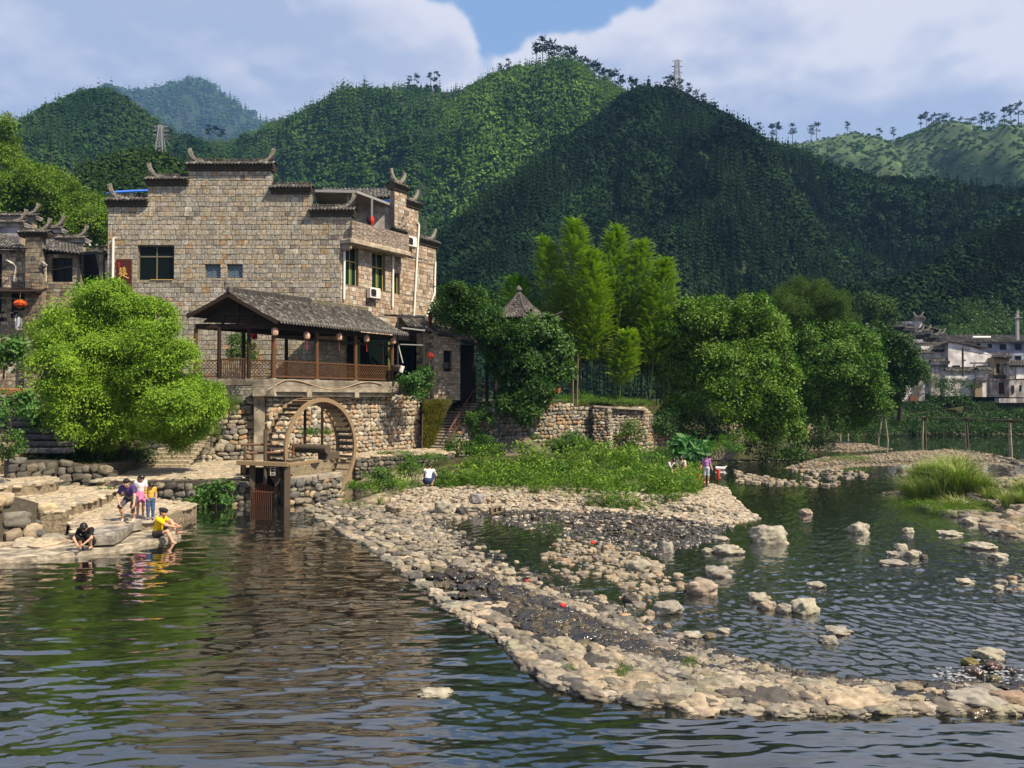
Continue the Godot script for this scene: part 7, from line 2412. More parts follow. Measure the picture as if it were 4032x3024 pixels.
func make_pebbles() -> void:
	var bar := poly_on([1480, 1985, 1560, 1950, 1700, 1925, 2000, 1925, 2200, 1930, 2380, 1945, 2640, 1960, 2745, 1925, 2800, 1885, 2860, 1900, 2905, 1950, 2990, 2015, 2830, 2040, 2600, 2015, 2350, 1998, 2100, 1992, 1850, 1985, 1600, 1992], -0.2)
	pebbles("gravel", "pale gravel of the bar below the green bank", bar, 6500, 0.035, 0.15, [5, Color(0.47, 0.41, 0.31), 4, Color(0.40, 0.35, 0.265), 2, Color(0.30, 0.27, 0.22), 1, Color(0.42, 0.31, 0.2)], 0.2)
	var shoal := poly_on([1760, 1998, 2100, 1995, 2700, 2020, 2900, 2065, 2780, 2140, 2600, 2190, 2480, 2165, 2300, 2130, 2130, 2100, 1980, 2060], RIVER)
	pebbles("gravel", "dark wet cobbles of the shallow channel", shoal, 3000, 0.03, 0.13, [5, Color(0.06, 0.055, 0.05), 3, Color(0.10, 0.09, 0.075), 1.2, Color(0.42, 0.36, 0.27)], 0.1, "wet_stone")
	var spit := poly_on([2130, 2180, 2220, 2110, 2330, 2130, 2450, 2150, 2560, 2210, 2600, 2230, 2520, 2260, 2440, 2300, 2330, 2260, 2260, 2300, 2170, 2250], RIVER)
	pebbles("cobbles", "pale cobbles of the stony spit in the river", spit, 330, 0.03, 0.14, pal_river, 0.35)
	var spit2 := poly_on([2330, 2220, 2420, 2190, 2560, 2210, 2680, 2260, 2700, 2310, 2600, 2330, 2520, 2400, 2450, 2440, 2380, 2400, 2470, 2330, 2400, 2280], RIVER)
	pebbles("cobbles", "scattered pale cobbles between the spit and the weir", spit2, 150, 0.04, 0.17, pal_river, 0.3)
	var row := poly_on([1420, 1990, 1600, 1985, 1760, 2005, 1880, 2010, 1840, 2030, 1640, 2025, 1450, 2015], -0.3)
	pebbles("cobbles", "line of cobbles along the trickle right of the waterwheel", row, 300, 0.05, 0.18, pal_river, 0.5)
	var b2 := poly_on([3085, 1832, 3180, 1805, 3380, 1795, 3570, 1776, 3730, 1770, 3900, 1782, 4060, 1815, 4060, 1832, 3900, 1816, 3700, 1812, 3570, 1820, 3380, 1826, 3215, 1844], -0.3)
	pebbles("gravel", "pale gravel of the long bar near the plank bridge", b2, 5000, 0.03, 0.11, pal_river, 0.2)
	var b3 := poly_on([3160, 1762, 3220, 1744, 3330, 1738, 3430, 1746, 3520, 1760, 3400, 1770, 3250, 1770], -0.3)
	pebbles("gravel", "gravel of the upper bar under the plank bridge", b3, 900, 0.03, 0.11, pal_river, 0.2)
	var b4 := poly_on([3470, 1928, 3560, 1912, 3900, 1908, 4200, 1885, 4400, 1960, 4400, 2100, 4032, 2062, 3830, 2008, 3730, 2008, 3620, 1966], -0.3)
	pebbles("cobbles", "pale cobbles round the grassy island", b4, 2300, 0.04, 0.2, pal_river, 0.3)
	var b5 := poly_on([3740, 2000, 3900, 2010, 4060, 2050, 4060, 2120, 3960, 2110, 3850, 2060, 3700, 2020], RIVER)
	pebbles("cobbles", "stones standing in the water before the grassy island", b5, 260, 0.08, 0.34, pal_river, 0.4)
	var b6 := poly_on([3930, 2270, 4060, 2260, 4060, 2340, 3960, 2330], RIVER)
	pebbles("cobbles", "small group of stones at the right edge of the river", b6, 30, 0.04, 0.12, pal_river, 0.3)
	var b7 := poly_on([2890, 1850, 2960, 1870, 3100, 1895, 3300, 1900, 3290, 1915, 3060, 1910, 2900, 1895], RIVER)
	pebbles("cobbles", "broken line of stones across the far riffle", b7, 200, 0.05, 0.2, pal_river, 0.4)
	var b8 := poly_on([3100, 1850, 3400, 1848, 3420, 1885, 3200, 1890], RIVER)
	pebbles("cobbles", "scattered stones in the shallows below the long bar", b8, 60, 0.08, 0.25, pal_river, 0.3)
	var b10 := poly_on([2300, 2700, 2440, 2720, 2560, 2745, 2420, 2745, 2290, 2715], 0.0)
	pebbles("cobbles", "small rounded stones at the near foot of the weir", b10, 90, 0.04, 0.12, pal_river, 0.9)
	var xs := []
	var cs := []
	for i in 200:
		var t := rng.randf()
		var p := on(lerpf(3700, 4030, t) + rr(-40, 40), lerpf(2625, 2690, rng.randf()) + 20.0 * sin(t * 9.0), RIVER)
		var s := rr(0.005, 0.018)
		xs.append(Transform3D(Basis.from_scale(Vector3(s * 2.5, s, s * 1.2)), p + Vector3(0, rr(0.0, 0.07) + 0.03 * sin(t * 30.0), 0)))
		cs.append(Color(0.26, 0.28, 0.30))
	for i in 160:
		var p := weir_point(rr(0.42, 0.62), rr(0.35, 0.95))
		var s := rr(0.004, 0.011)
		xs.append(Transform3D(Basis.from_scale(Vector3(s * 2.5, s, s * 1.2)), p + Vector3(0, rr(0.02, 0.1), 0)))
		cs.append(Color(0.2, 0.22, 0.25))
	tag(many("foam", stones[3], M.paint, xs, cs), "white foam of the small rapid and the wet weir", "foam", "", "stuff")
	for q in [["weedy plant growing from the near weir beside the smooth pale rock", 2262, 2668, 12.3, 0.20, 0.30], ["bushy weed in the middle of the near weir's front edge", 2462, 2672, 12.1, 0.27, 0.30], ["small weed by the whitish rock on the near weir", 2800, 2702, 11.9, 0.18, 0.16], ["tiny tuft of grass on the pale upper weir", 1420, 2075, 26.5, 0.3, 0.16], ["small grass tuft at the waterwheel end of the weir", 1362, 2092, 26.0, 0.2, 0.22], ["little green weed among the near weir stones", 2715, 2612, 12.6, 0.12, 0.08]]:
		var c := at(q[1], q[2], q[3])
		var t := thing("weed", q[0], "weed", Vector3(c.x, c.y - q[5], c.z))
		var lobes := [[Vector3(0, q[5], 0), q[4]]]
		crown(t, lobes, 1900.0, G.fine, 0.085, Color(0.07, 0.13, 0.02), Color(0.15, 0.21, 0.04), M.leaf, int(q[1]), "foliage")
		var st := MB.new()
		for i in 5: st.tube([Vector3(rr(-0.05, 0.05), -0.1, 0), Vector3(rr(-0.15, 0.15), float(q[5]) * 1.2, rr(-0.1, 0.1))], [0.006, 0.003], 4)
		st.col = Color(0.2, 0.25, 0.06)
		obj("stems", st.mesh(), M.bark, t)
func flesh(mb: MB, bones: Array, cell: float, k: float) -> void:
	var lo := Vector3.ONE * 1e9
	var hi := -lo
	for b in bones:
		var r: float = maxf(b[2], b[3])
		lo = lo.min(b[0] - Vector3.ONE * r).min(b[1] - Vector3.ONE * r)
		hi = hi.max(b[0] + Vector3.ONE * r).max(b[1] + Vector3.ONE * r)
	lo -= Vector3.ONE * cell * 3.0
	hi += Vector3.ONE * cell * 3.0
	var nx := int((hi.x - lo.x) / cell) + 2
	var ny := int((hi.y - lo.y) / cell) + 2
	var nz := int((hi.z - lo.z) / cell) + 2
	var f := PackedFloat32Array()
	f.resize(nx * ny * nz)
	f.fill(1.0)
	for b in bones:
		var a: Vector3 = b[0]
		var e: Vector3 = b[1]
		var ra: float = b[2]
		var rb: float = b[3]
		var m := maxf(ra, rb) + cell * 2.5 + k
		var p0 := (a.min(e) - Vector3.ONE * m - lo) / cell
		var p1 := (a.max(e) + Vector3.ONE * m - lo) / cell
		var d := e - a
		var dd := maxf(d.length_squared(), 1e-9)
		for z in range(maxi(0, int(p0.z)), mini(nz - 1, int(p1.z) + 1) + 1):
			for y in range(maxi(0, int(p0.y)), mini(ny - 1, int(p1.y) + 1) + 1):
				var row := (z * ny + y) * nx
				for x in range(maxi(0, int(p0.x)), mini(nx - 1, int(p1.x) + 1) + 1):
					var p := lo + Vector3(x, y, z) * cell
					var t := clampf((p - a).dot(d) / dd, 0.0, 1.0)
					var s := p.distance_to(a + d * t) - lerpf(ra, rb, t)
					var o := f[row + x]
					var h := maxf(k - absf(o - s), 0.0) / k
					f[row + x] = minf(o, s) - h * h * k * 0.25
	var id := PackedInt32Array()
	id.resize(f.size())
	id.fill(-1)
	var st := [1, nx, nx * ny]
	var off := []
	for i in 8: off.append((i & 1) + ((i >> 1) & 1) * nx + ((i >> 2) & 1) * nx * ny)
	var edges := [[0, 1], [2, 3], [4, 5], [6, 7], [0, 2], [1, 3], [4, 6], [5, 7], [0, 4], [1, 5], [2, 6], [3, 7]]
	var base := mb.v.size()
	for z in nz - 1:
		for y in ny - 1:
			var row := (z * ny + y) * nx
			for x in nx - 1:
				var c := row + x
				if f[c] > cell * 2.0 or f[c] < -cell * 2.0: continue
				var mask := 0
				for i in 8:
					if f[c + off[i]] < 0.0: mask |= 1 << i
				if mask == 0 or mask == 255: continue
				var s := Vector3.ZERO
				var n := 0
				for e in edges:
					var v0 := f[c + off[e[0]]]
					var v1 := f[c + off[e[1]]]
					if (v0 < 0.0) == (v1 < 0.0): continue
					var t := v0 / (v0 - v1)
					var q0 := Vector3(e[0] & 1, (e[0] >> 1) & 1, (e[0] >> 2) & 1)
					var q1 := Vector3(e[1] & 1, (e[1] >> 1) & 1, (e[1] >> 2) & 1)
					s += q0.lerp(q1, t)
					n += 1
				var p := lo + (Vector3(x, y, z) + s / n) * cell
				var g := Vector3(f[c + 1] - f[c], f[c + nx] - f[c], f[c + nx * ny] - f[c])
				var best := 1e9
				var col := Color.WHITE
				for b in bones:
					var d: Vector3 = b[1] - b[0]
					var t := clampf((p - b[0]).dot(d) / maxf(d.length_squared(), 1e-9), 0.0, 1.0)
					var s2: float = p.distance_to(b[0] + d * t) - lerpf(b[2], b[3], t)
					if s2 < best:
						best = s2; col = b[4]
						g = p - (b[0] + d * t) if s2 < best + 0.001 else g
				id[c] = mb.vert(p, g.normalized(), col)
	var acc := PackedVector3Array()
	acc.resize(mb.v.size() - base)
	for z in range(1, nz - 1):
		for y in range(1, ny - 1):
			var row := (z * ny + y) * nx
			for x in range(1, nx - 1):
				var c := row + x
				if id[c] < 0: continue
				for ax in 3:
					var v0 := f[c]
					var v1 := f[c + st[ax]]
					if (v0 < 0.0) == (v1 < 0.0): continue
					var du: int = st[(ax + 1) % 3]
					var dv: int = st[(ax + 2) % 3]
					var q := [id[c], id[c - du], id[c - du - dv], id[c - dv]]
					if q[1] < 0 or q[2] < 0 or q[3] < 0: continue
					if v0 > 0.0: q.reverse()
					var nn := (mb.v[q[2]] - mb.v[q[0]]).cross(mb.v[q[3]] - mb.v[q[1]])
					for w in q: acc[w - base] += nn
					mb.ix.append_array(PackedInt32Array([q[0], q[2], q[1], q[0], q[3], q[2]]))
	for i in acc.size():
		if acc[i].length_squared() > 0: mb.n[base + i] = acc[i].normalized()

func fleshed(bones: Array, cell: float, k: float) -> Array:
	var mb := MB.new()
	flesh(mb, bones, cell, k)
	return mb.mesh().surface_get_arrays(0)

func make_body_pieces() -> void:
	var W := Color.WHITE
	var lip := Color(0.62, 0.40, 0.38)
	G.head = fleshed([
		[Vector3(0, 0.03, -0.015), Vector3(0, 0.035, 0.0), 0.088, 0.085, W], [Vector3(0, -0.02, 0.03), Vector3(0, -0.075, 0.045), 0.062, 0.034, W],
		[Vector3(-0.03, -0.02, 0.045), Vector3(0.03, -0.02, 0.045), 0.045, 0.045, W], [Vector3(0, 0.012, 0.088), Vector3(0, -0.022, 0.102), 0.008, 0.014, W],
		[Vector3(-0.022, -0.055, 0.082), Vector3(0.022, -0.055, 0.082), 0.009, 0.009, lip], [Vector3(-0.088, 0.008, -0.01), Vector3(-0.092, -0.02, -0.012), 0.018, 0.012, W],
		[Vector3(0.088, 0.008, -0.01), Vector3(0.092, -0.02, -0.012), 0.018, 0.012, W], [Vector3(0, -0.05, -0.03), Vector3(0, -0.13, -0.045), 0.048, 0.05, W]], 0.007, 0.02)
	var ey := MB.new()
	for s in [-1.0, 1.0]:
		ey.col = Color(0.02, 0.015, 0.012)
		ey.box(Vector3(0.031 * s, 0.004, 0.083), Vector3(0.024, 0.009, 0.012), Basis(Vector3(0, 1, 0), 0.35 * s), 0.003)
		ey.box(Vector3(0.032 * s, 0.028, 0.084), Vector3(0.034, 0.007, 0.012), Basis(Vector3(0, 1, 0), 0.35 * s) * Basis(Vector3(0, 0, 1), -0.1 * s), 0.002)
	G.eyes = ey.mesh()
	var cap := [[Vector3(0, 0.055, -0.02), Vector3(0, 0.055, 0.0), 0.091, 0.088, W], [Vector3(0, 0.0, -0.06), Vector3(0, -0.05, -0.055), 0.062, 0.052, W], [Vector3(-0.045, 0.085, 0.055), Vector3(0.045, 0.085, 0.055), 0.035, 0.035, W], [Vector3(-0.082, 0.03, -0.01), Vector3(-0.08, 0.0, -0.02), 0.022, 0.016, W], [Vector3(0.082, 0.03, -0.01), Vector3(0.08, 0.0, -0.02), 0.022, 0.016, W]]
	var mk := func(b: Array) -> Mesh:
		var mb := MB.new()
		flesh(mb, b, 0.008, 0.02)
		return mb.mesh()
	G.hair_short = mk.call(cap)
	G.hair_bun = mk.call(cap + [[Vector3(0, 0.06, -0.12), Vector3(0, 0.05, -0.13), 0.045, 0.045, W]])
	G.hair_bob = mk.call(cap + [[Vector3(-0.08, 0.02, -0.03), Vector3(-0.085, -0.09, -0.02), 0.032, 0.022, W], [Vector3(0.08, 0.02, -0.03), Vector3(0.085, -0.09, -0.02), 0.032, 0.022, W], [Vector3(0, -0.02, -0.075), Vector3(0, -0.1, -0.07), 0.055, 0.04, W]])
	for sd in [1.0, -1.0]:
		var b := [[Vector3(0, 0.01, 0), Vector3(0, -0.02, 0), 0.026, 0.026, W], [Vector3(-0.022 * sd, -0.035, 0), Vector3(-0.026 * sd, -0.085, 0.004), 0.015, 0.013, W], [Vector3(0.02 * sd, -0.035, 0), Vector3(0.024 * sd, -0.088, 0.004), 0.016, 0.013, W], [Vector3(0, -0.03, 0), Vector3(0, -0.09, 0.002), 0.016, 0.013, W]]
		var fin := [[0.03, 0.068, 0.0], [0.0105, 0.076, 0.05], [-0.0095, 0.07, 0.0], [-0.029, 0.055, -0.03]]
		for q in fin:
			var x: float = q[0] * sd
			var l: float = q[1]
			var a := Vector3(x * 0.9, -0.088, 0.004)
			var m1 := a + Vector3(x * 0.12, -l * 0.42, 0.012)
			var m2 := m1 + Vector3(x * 0.05, -l * 0.30, 0.022)
			b.append_array([[a, m1, 0.0088, 0.008, W], [m1, m2, 0.008, 0.0075, W], [m2, m2 + Vector3(0, -l * 0.16, 0.022), 0.0075, 0.0065, W]])
		b.append_array([[Vector3(0.02 * sd, -0.03, 0.004), Vector3(0.048 * sd, -0.062, 0.02), 0.014, 0.0105, W], [Vector3(0.048 * sd, -0.062, 0.02), Vector3(0.055 * sd, -0.092, 0.036), 0.0098, 0.008, W]])
		G["hand_l" if sd > 0 else "hand_r"] = fleshed(b, 0.0042, 0.006)

func person(label: String, p: Vector3, yaw: float, size: float, J: Dictionary, c: Dictionary, called := "person") -> Node3D:
	var t := thing(called, label, "person", p, yaw)
	t.scale = Vector3.ONE * size
	var sk: Color = c.get("skin", Color(0.50, 0.29, 0.19))
	var hs: float = c.get("head", 1.0)
	var mb := MB.new()
	var shirt := []
	var legs := []
	var shoes := []
	var bones := [[J.chest, J.neck, 0.10, 0.052, sk], [J.neck, J.head - (J.head - J.neck) * 0.35, 0.052, 0.05, sk], [J.pelvis, J.chest, 0.11, 0.11, sk]]
	var S: Color = c.shirt
	var P: Color = c.pants
	shirt.append_array([[J.pelvis, J.pelvis.lerp(J.chest, 0.5), 0.135, 0.13, c.get("shirt2", S)], [J.pelvis.lerp(J.chest, 0.5), J.chest, 0.13, 0.125, S], [J.chest, J.chest.lerp(J.neck, 0.6), 0.125, 0.07, S]])
	legs.append([J.pelvis - Vector3(0, 0.0, 0), J.pelvis.lerp(J.chest, 0.12), 0.138, 0.13, P])
	for s in ["l", "r"]:
		var sh: Vector3 = J["shoulder_" + s]
		var el: Vector3 = J["elbow_" + s]
		var wr: Vector3 = J["wrist_" + s]
		var hp: Vector3 = J["hip_" + s]
		var kn: Vector3 = J["knee_" + s]
		var an: Vector3 = J["ankle_" + s]
		var sl: float = c.get("sleeve", 0.6)
		bones.append_array([[J.chest.lerp(J.neck, 0.4), sh, 0.06, 0.055, sk], [sh, el, 0.048, 0.039, sk], [el, wr, 0.04, 0.027, sk]])
		shirt.append_array([[J.chest.lerp(J.neck, 0.35), sh, 0.075, 0.066, S], [sh, sh.lerp(el, sl), 0.066, 0.062, S], [J.chest, sh, 0.11, 0.065, S]])
		bones.append_array([[hp, kn, 0.082, 0.056, sk], [kn, kn.lerp(an, 0.35), 0.054, 0.055, sk], [kn.lerp(an, 0.35), an, 0.055, 0.035, sk]])
		var pl: float = c.get("leg", 0.85)
		legs.append([hp, hp.lerp(kn, minf(pl, 1.0)), 0.10, 0.088 if pl <= 1.0 else 0.078, P])
		if pl > 1.0: legs.append([kn, kn.lerp(an, pl - 1.0), 0.076, 0.062, P])
		legs.append([J.pelvis, hp, 0.125, 0.105, P])
		var toe: Vector3 = J.get("toe_" + s, an + Vector3(0, -0.045, 0.13))
		var heel := an + (an - toe) * Vector3(0.25, 0, 0.25) + Vector3(0, -0.035, 0)
		bones.append_array([[an, heel, 0.036, 0.03, sk], [an, an.lerp(toe, 0.6), 0.036, 0.03, sk], [an.lerp(toe, 0.6), toe, 0.03, 0.022, sk]])
		if c.has("shoes"): shoes.append_array([[heel, an.lerp(toe, 0.5) + Vector3(0, -0.015, 0), 0.042, 0.043, c.shoes], [an.lerp(toe, 0.5) + Vector3(0, -0.015, 0), toe, 0.043, 0.032, c.shoes]])
		var d := (wr - el).normalized()
		var yy := -d
		var side := Vector3(1 if s == "l" else -1, 0, 0)
		var xx := (Vector3(0, 0, 1) - yy * yy.z)
		if xx.length() < 0.2: xx = Vector3(-side.x, 0, 0) - yy * (-side.x * yy.x)
		xx = xx.normalized()
		if s == "r": xx = -xx
		var zz := xx.cross(yy).normalized()
		mb.add(G["hand_" + s], Transform3D(Basis(xx, yy, zz), wr), sk)
	flesh(mb, bones, 0.016, 0.035)
	var look: Vector3 = (J.get("look", Vector3(0, 0, 1)) as Vector3).normalized()
	var hx := Vector3.UP.cross(look).normalized()
	var hb := Basis(hx, look.cross(hx), look) * Basis.from_scale(Vector3.ONE * hs * 1.02)
	mb.add(G.head, Transform3D(hb, J.head), sk)
	obj("body", mb.mesh(), M.skin, t)
	var sb := MB.new()
	flesh(sb, shirt, 0.017, 0.05)
	obj("shirt", sb.mesh(), M.cloth, t)
	var lb := MB.new()
	flesh(lb, legs, 0.017, 0.04)
	obj(c.get("pants_name", "shorts"), lb.mesh(), M.cloth, t)
	if shoes.size() > 0:
		var so := MB.new()
		flesh(so, shoes, 0.013, 0.02)
		obj("shoes", so.mesh(), M.cloth, t)
	obj("hair", G[c.get("hair", "hair_short")], tinted("hair", Color(0.012, 0.010, 0.009)), t, Transform3D(hb * Basis.from_scale(Vector3.ONE * 1.03), J.head))
	obj("eyes", G.eyes, M.paint, t, Transform3D(hb, J.head))
	return t

func pose(base: Dictionary, change: Dictionary) -> Dictionary:
	var out := base.duplicate()
	for k in change: out[k] = change[k]
	return out

func V(x: float, y: float, z: float) -> Vector3:
	return Vector3(x, y, z)

func make_people() -> void:
	make_body_pieces()
	var stand := {"pelvis": V(0, 0.93, 0), "chest": V(0, 1.25, 0.01), "neck": V(0, 1.44, 0.01), "head": V(0, 1.58, 0.04), "shoulder_l": V(0.17, 1.39, 0), "shoulder_r": V(-0.17, 1.39, 0), "elbow_l": V(0.22, 1.12, -0.02), "elbow_r": V(-0.22, 1.12, -0.02), "wrist_l": V(0.22, 0.88, 0.08), "wrist_r": V(-0.22, 0.88, 0.08),
		"hip_l": V(0.09, 0.88, 0), "hip_r": V(-0.09, 0.88, 0), "knee_l": V(0.10, 0.48, 0.03), "knee_r": V(-0.10, 0.48, 0.03), "ankle_l": V(0.10, 0.08, 0), "ankle_r": V(-0.10, 0.08, 0), "look": V(0, -0.1, 1)}
	var squat := {"pelvis": V(0, 0.24, -0.2), "chest": V(0, 0.53, 0.0), "neck": V(0, 0.68, 0.10), "head": V(0, 0.76, 0.2), "shoulder_l": V(0.17, 0.62, 0.07), "shoulder_r": V(-0.17, 0.62, 0.07), "elbow_l": V(0.25, 0.40, 0.26), "elbow_r": V(-0.25, 0.40, 0.26), "wrist_l": V(0.08, 0.24, 0.38), "wrist_r": V(-0.10, 0.22, 0.38),
		"hip_l": V(0.1, 0.22, -0.16), "hip_r": V(-0.1, 0.22, -0.16), "knee_l": V(0.17, 0.44, 0.20), "knee_r": V(-0.17, 0.44, 0.20), "ankle_l": V(0.13, 0.08, 0.0), "ankle_r": V(-0.13, 0.08, 0.0), "look": V(0, -0.7, 0.7)}
	var stoop := pose(squat, {"pelvis": V(0, 0.74, -0.24), "chest": V(0, 1.02, 0.04), "neck": V(0, 1.16, 0.16), "head": V(0.02, 1.25, 0.27), "shoulder_l": V(0.18, 1.10, 0.12), "shoulder_r": V(-0.18, 1.10, 0.10), "elbow_l": V(0.27, 0.84, 0.26), "elbow_r": V(-0.28, 0.84, 0.16), "wrist_l": V(0.30, 0.60, 0.40), "wrist_r": V(-0.19, 0.62, 0.26),
		"hip_l": V(0.12, 0.70, -0.2), "hip_r": V(-0.12, 0.70, -0.2), "knee_l": V(0.19, 0.50, 0.18), "knee_r": V(-0.19, 0.50, 0.18), "ankle_l": V(0.16, 0.08, -0.02), "ankle_r": V(-0.17, 0.08, -0.05), "look": V(0.1, -0.35, 1)})
	person("man in a purple t-shirt and dark shorts crouching forward with a hand on his knee", on(506, 2053, 0.44), 0.12, 1.0, stoop, {"shirt": Color(0.075, 0.05, 0.19), "shirt2": Color(0.42, 0.33, 0.30), "pants": Color(0.085, 0.075, 0.10), "shoes": Color(0.62, 0.62, 0.62), "leg": 1.02})
	var girl := person("girl in a white top and pink skirt standing close behind the crouching man", on(552, 2038, 0.44), 0.75, 0.84, pose(stand, {"head": V(0, 1.55, 0.10), "neck": V(0, 1.42, 0.05), "look": V(0, -0.6, 0.8), "wrist_l": V(0.14, 0.95, 0.25), "elbow_l": V(0.22, 1.12, 0.06)}), {"shirt": Color(0.72, 0.66, 0.74), "pants": Color(0.62, 0.16, 0.38), "shoes": Color(0.6, 0.6, 0.65), "hair": "hair_bob", "head": 1.15, "leg": 0.6})
	var tu := MB.new()
	tu.col = Color(0.72, 0.20, 0.42)
	var prof := [[0.15, 1.03], [0.22, 0.9], [0.31, 0.74], [0.33, 0.66]]
	for i in 22:
		for j in 3:
			var w := func(a: int, b: int) -> Vector3:
				var r: float = prof[b][0] * (1.0 + 0.09 * sin(a * 2.6))
				return V(cos(TAU * a / 22.0) * r, prof[b][1], -sin(TAU * a / 22.0) * r)
			tu.quad(w.call(i, j + 1), w.call(i + 1 if i < 21 else 0, j + 1), w.call(i + 1 if i < 21 else 0, j), w.call(i, j))
	obj("skirt", tu.mesh(), M.cloth, girl)
	person("boy in a yellow t-shirt and blue jeans standing and looking down at the pool", on(592, 2046, 0.44), 0.55, 0.72, pose(stand, {"head": V(0, 1.54, 0.13), "neck": V(0, 1.42, 0.05), "look": V(0.2, -0.75, 0.7), "elbow_r": V(-0.24, 1.12, 0.02), "wrist_r": V(-0.14, 0.95, 0.2)}), {"shirt": Color(0.70, 0.44, 0.08), "pants": Color(0.06, 0.12, 0.26), "shoes": Color(0.04, 0.06, 0.28), "leg": 1.9, "head": 1.2, "pants_name": "jeans"})
	var sit := {"pelvis": V(0, 0.13, 0), "chest": V(0, 0.46, 0.08), "neck": V(0, 0.63, 0.15), "head": V(0, 0.76, 0.21), "shoulder_l": V(0.16, 0.58, 0.12), "shoulder_r": V(-0.16, 0.58, 0.12), "elbow_l": V(0.18, 0.44, 0.38), "elbow_r": V(-0.18, 0.42, 0.38), "wrist_l": V(0.07, 0.36, 0.63), "wrist_r": V(-0.05, 0.34, 0.63),
		"hip_l": V(0.1, 0.13, 0.03), "hip_r": V(-0.1, 0.12, 0.03), "knee_l": V(0.12, 0.50, 0.36), "knee_r": V(-0.16, 0.22, 0.42), "ankle_l": V(0.10, 0.14, 0.60), "ankle_r": V(-0.13, -0.10, 0.58), "toe_l": V(0.10, 0.16, 0.76), "toe_r": V(-0.13, -0.16, 0.72), "look": V(0, -0.35, 1)}
	person("woman in a bright yellow t-shirt with a hair bun sitting at the water's edge", on(618, 2117, 0.13), PI * 0.5 - 0.1, 1.0, sit, {"shirt": Color(0.80, 0.56, 0.01), "pants": Color(0.035, 0.025, 0.025), "hair": "hair_bun", "leg": 0.55, "sleeve": 0.7})
	person("boy in black squatting at the edge of the washing ledge with his head bowed", on(340, 2165, 0.13), 0.1, 0.92, pose(squat, {"head": V(0.02, 0.72, 0.22), "look": V(0.05, -1.1, 0.6)}), {"shirt": Color(0.012, 0.012, 0.014), "pants": Color(0.02, 0.02, 0.022), "shoes": Color(0.10, 0.10, 0.10), "leg": 1.3, "head": 1.1, "pants_name": "trousers"})
	person("squatting man seen from behind in a white t-shirt and navy shorts on the gravel", on(1688, 1913, -0.05), PI - 0.15, 1.22, pose(squat, {"look": V(0.2, -0.3, 1), "head": V(0.02, 0.80, 0.14)}), {"shirt": Color(0.80, 0.79, 0.84), "pants": Color(0.03, 0.045, 0.13), "shoes": Color(0.30, 0.2, 0.14)})
	var fish := person("girl in a lilac shirt and white shorts wading with a red net", on(2782, 1903, -0.56), -0.35, 0.98, pose(stand, {"head": V(0, 1.56, 0.11), "look": V(-0.1, -0.7, 0.8), "wrist_r": V(-0.30, 0.95, 0.15), "wrist_l": V(0.32, 0.90, 0.05)}), {"shirt": Color(0.50, 0.24, 0.56), "pants": Color(0.60, 0.66, 0.74), "hair": "hair_bob", "leg": 1.02, "sleeve": 0.9})
	var net := thing("fishing_net", "red fishing net held down in the water by the girl in lilac", "net", on(2752, 1900, -0.5))
	var nm := MB.new()
	nm.col = Color(0.62, 0.05, 0.03)
	nm.lathe(V(0, 0.05, 0), [Vector2(0.0, -0.1), Vector2(0.09, 0.0), Vector2(0.13, 0.25), Vector2(0.10, 0.48)], 9)
	obj("net_bag", nm.mesh(), M.cloth, net)
	part_bar("handle", net, V(0.02, 0.45, 0), V(0.22, 1.0, 0.1), 0.02, 0.02, M.red)
	person("small child in white squatting on the grassy bank, left of two others", on(2640, 1868, 0.2) , 0.6, 1.0, squat, {"shirt": Color(0.66, 0.66, 0.68), "pants": Color(0.05, 0.06, 0.10), "head": 1.12})
	person("child in a pale striped top squatting on the bank beside the lilac girl", on(2682, 1866, 0.2), -0.3, 1.1, squat, {"shirt": Color(0.55, 0.53, 0.40), "shirt2": Color(0.25, 0.24, 0.2), "pants": Color(0.05, 0.05, 0.06), "head": 1.12})
	person("child in a pinkish top sitting lowest of three on the bank", on(2656, 1884, 0.05), 0.1, 0.9, squat, {"shirt": Color(0.60, 0.40, 0.38), "pants": Color(0.4, 0.3, 0.28), "hair": "hair_bob", "head": 1.15})
	person("distant person in an orange top on the plank footbridge", at(3341, 1637, 93.0) + V(0, 0.05, 0), -0.6, 1.0, stand, {"shirt": Color(0.66, 0.20, 0.09), "pants": Color(0.5, 0.3, 0.2)})
	var bag := MB.new()
	flesh(bag, [[V(-0.3, 0.12, 0), V(0.2, 0.1, 0), 0.12, 0.1, Color(0.75, 0.76, 0.76)], [V(0.2, 0.14, 0), V(0.42, 0.26, 0), 0.07, 0.03, Color(0.75, 0.76, 0.76)]], 0.03, 0.05)
	tag(obj("white_sack", bag.mesh(), M.cloth, null, Transform3D(Basis(), on(2838, 1850, -0.5))), "white plastic sack on the stones behind the lilac girl", "sack")
	var rb := MB.new()
	rb.col = Color(0.7, 0.08, 0.03)
	rb.lathe(on(2828, 1866, -0.5), [Vector2(0, 0), Vector2(0.1, 0), Vector2(0.13, 0.28), Vector2(0.11, 0.28), Vector2(0, 0.05)], 12)
	tag(obj("red_bucket", rb.mesh(), M.paint), "small red bucket standing beside the white sack", "bucket")
	for q in [[538, 2052, "black shoe held by the crouching man near the pool"]]:
		var s := MB.new()
		flesh(s, [[V(0, 0, 0), V(0.02, -0.05, 0.14), 0.05, 0.035, Color(0.015, 0.015, 0.02)]], 0.012, 0.02)
		tag(obj("black_shoe", s.mesh(), M.cloth, null, Transform3D(Basis(), on(506, 2053, 0.44) + V(0.36, 0.42, 0.42))), q[2], "shoe")
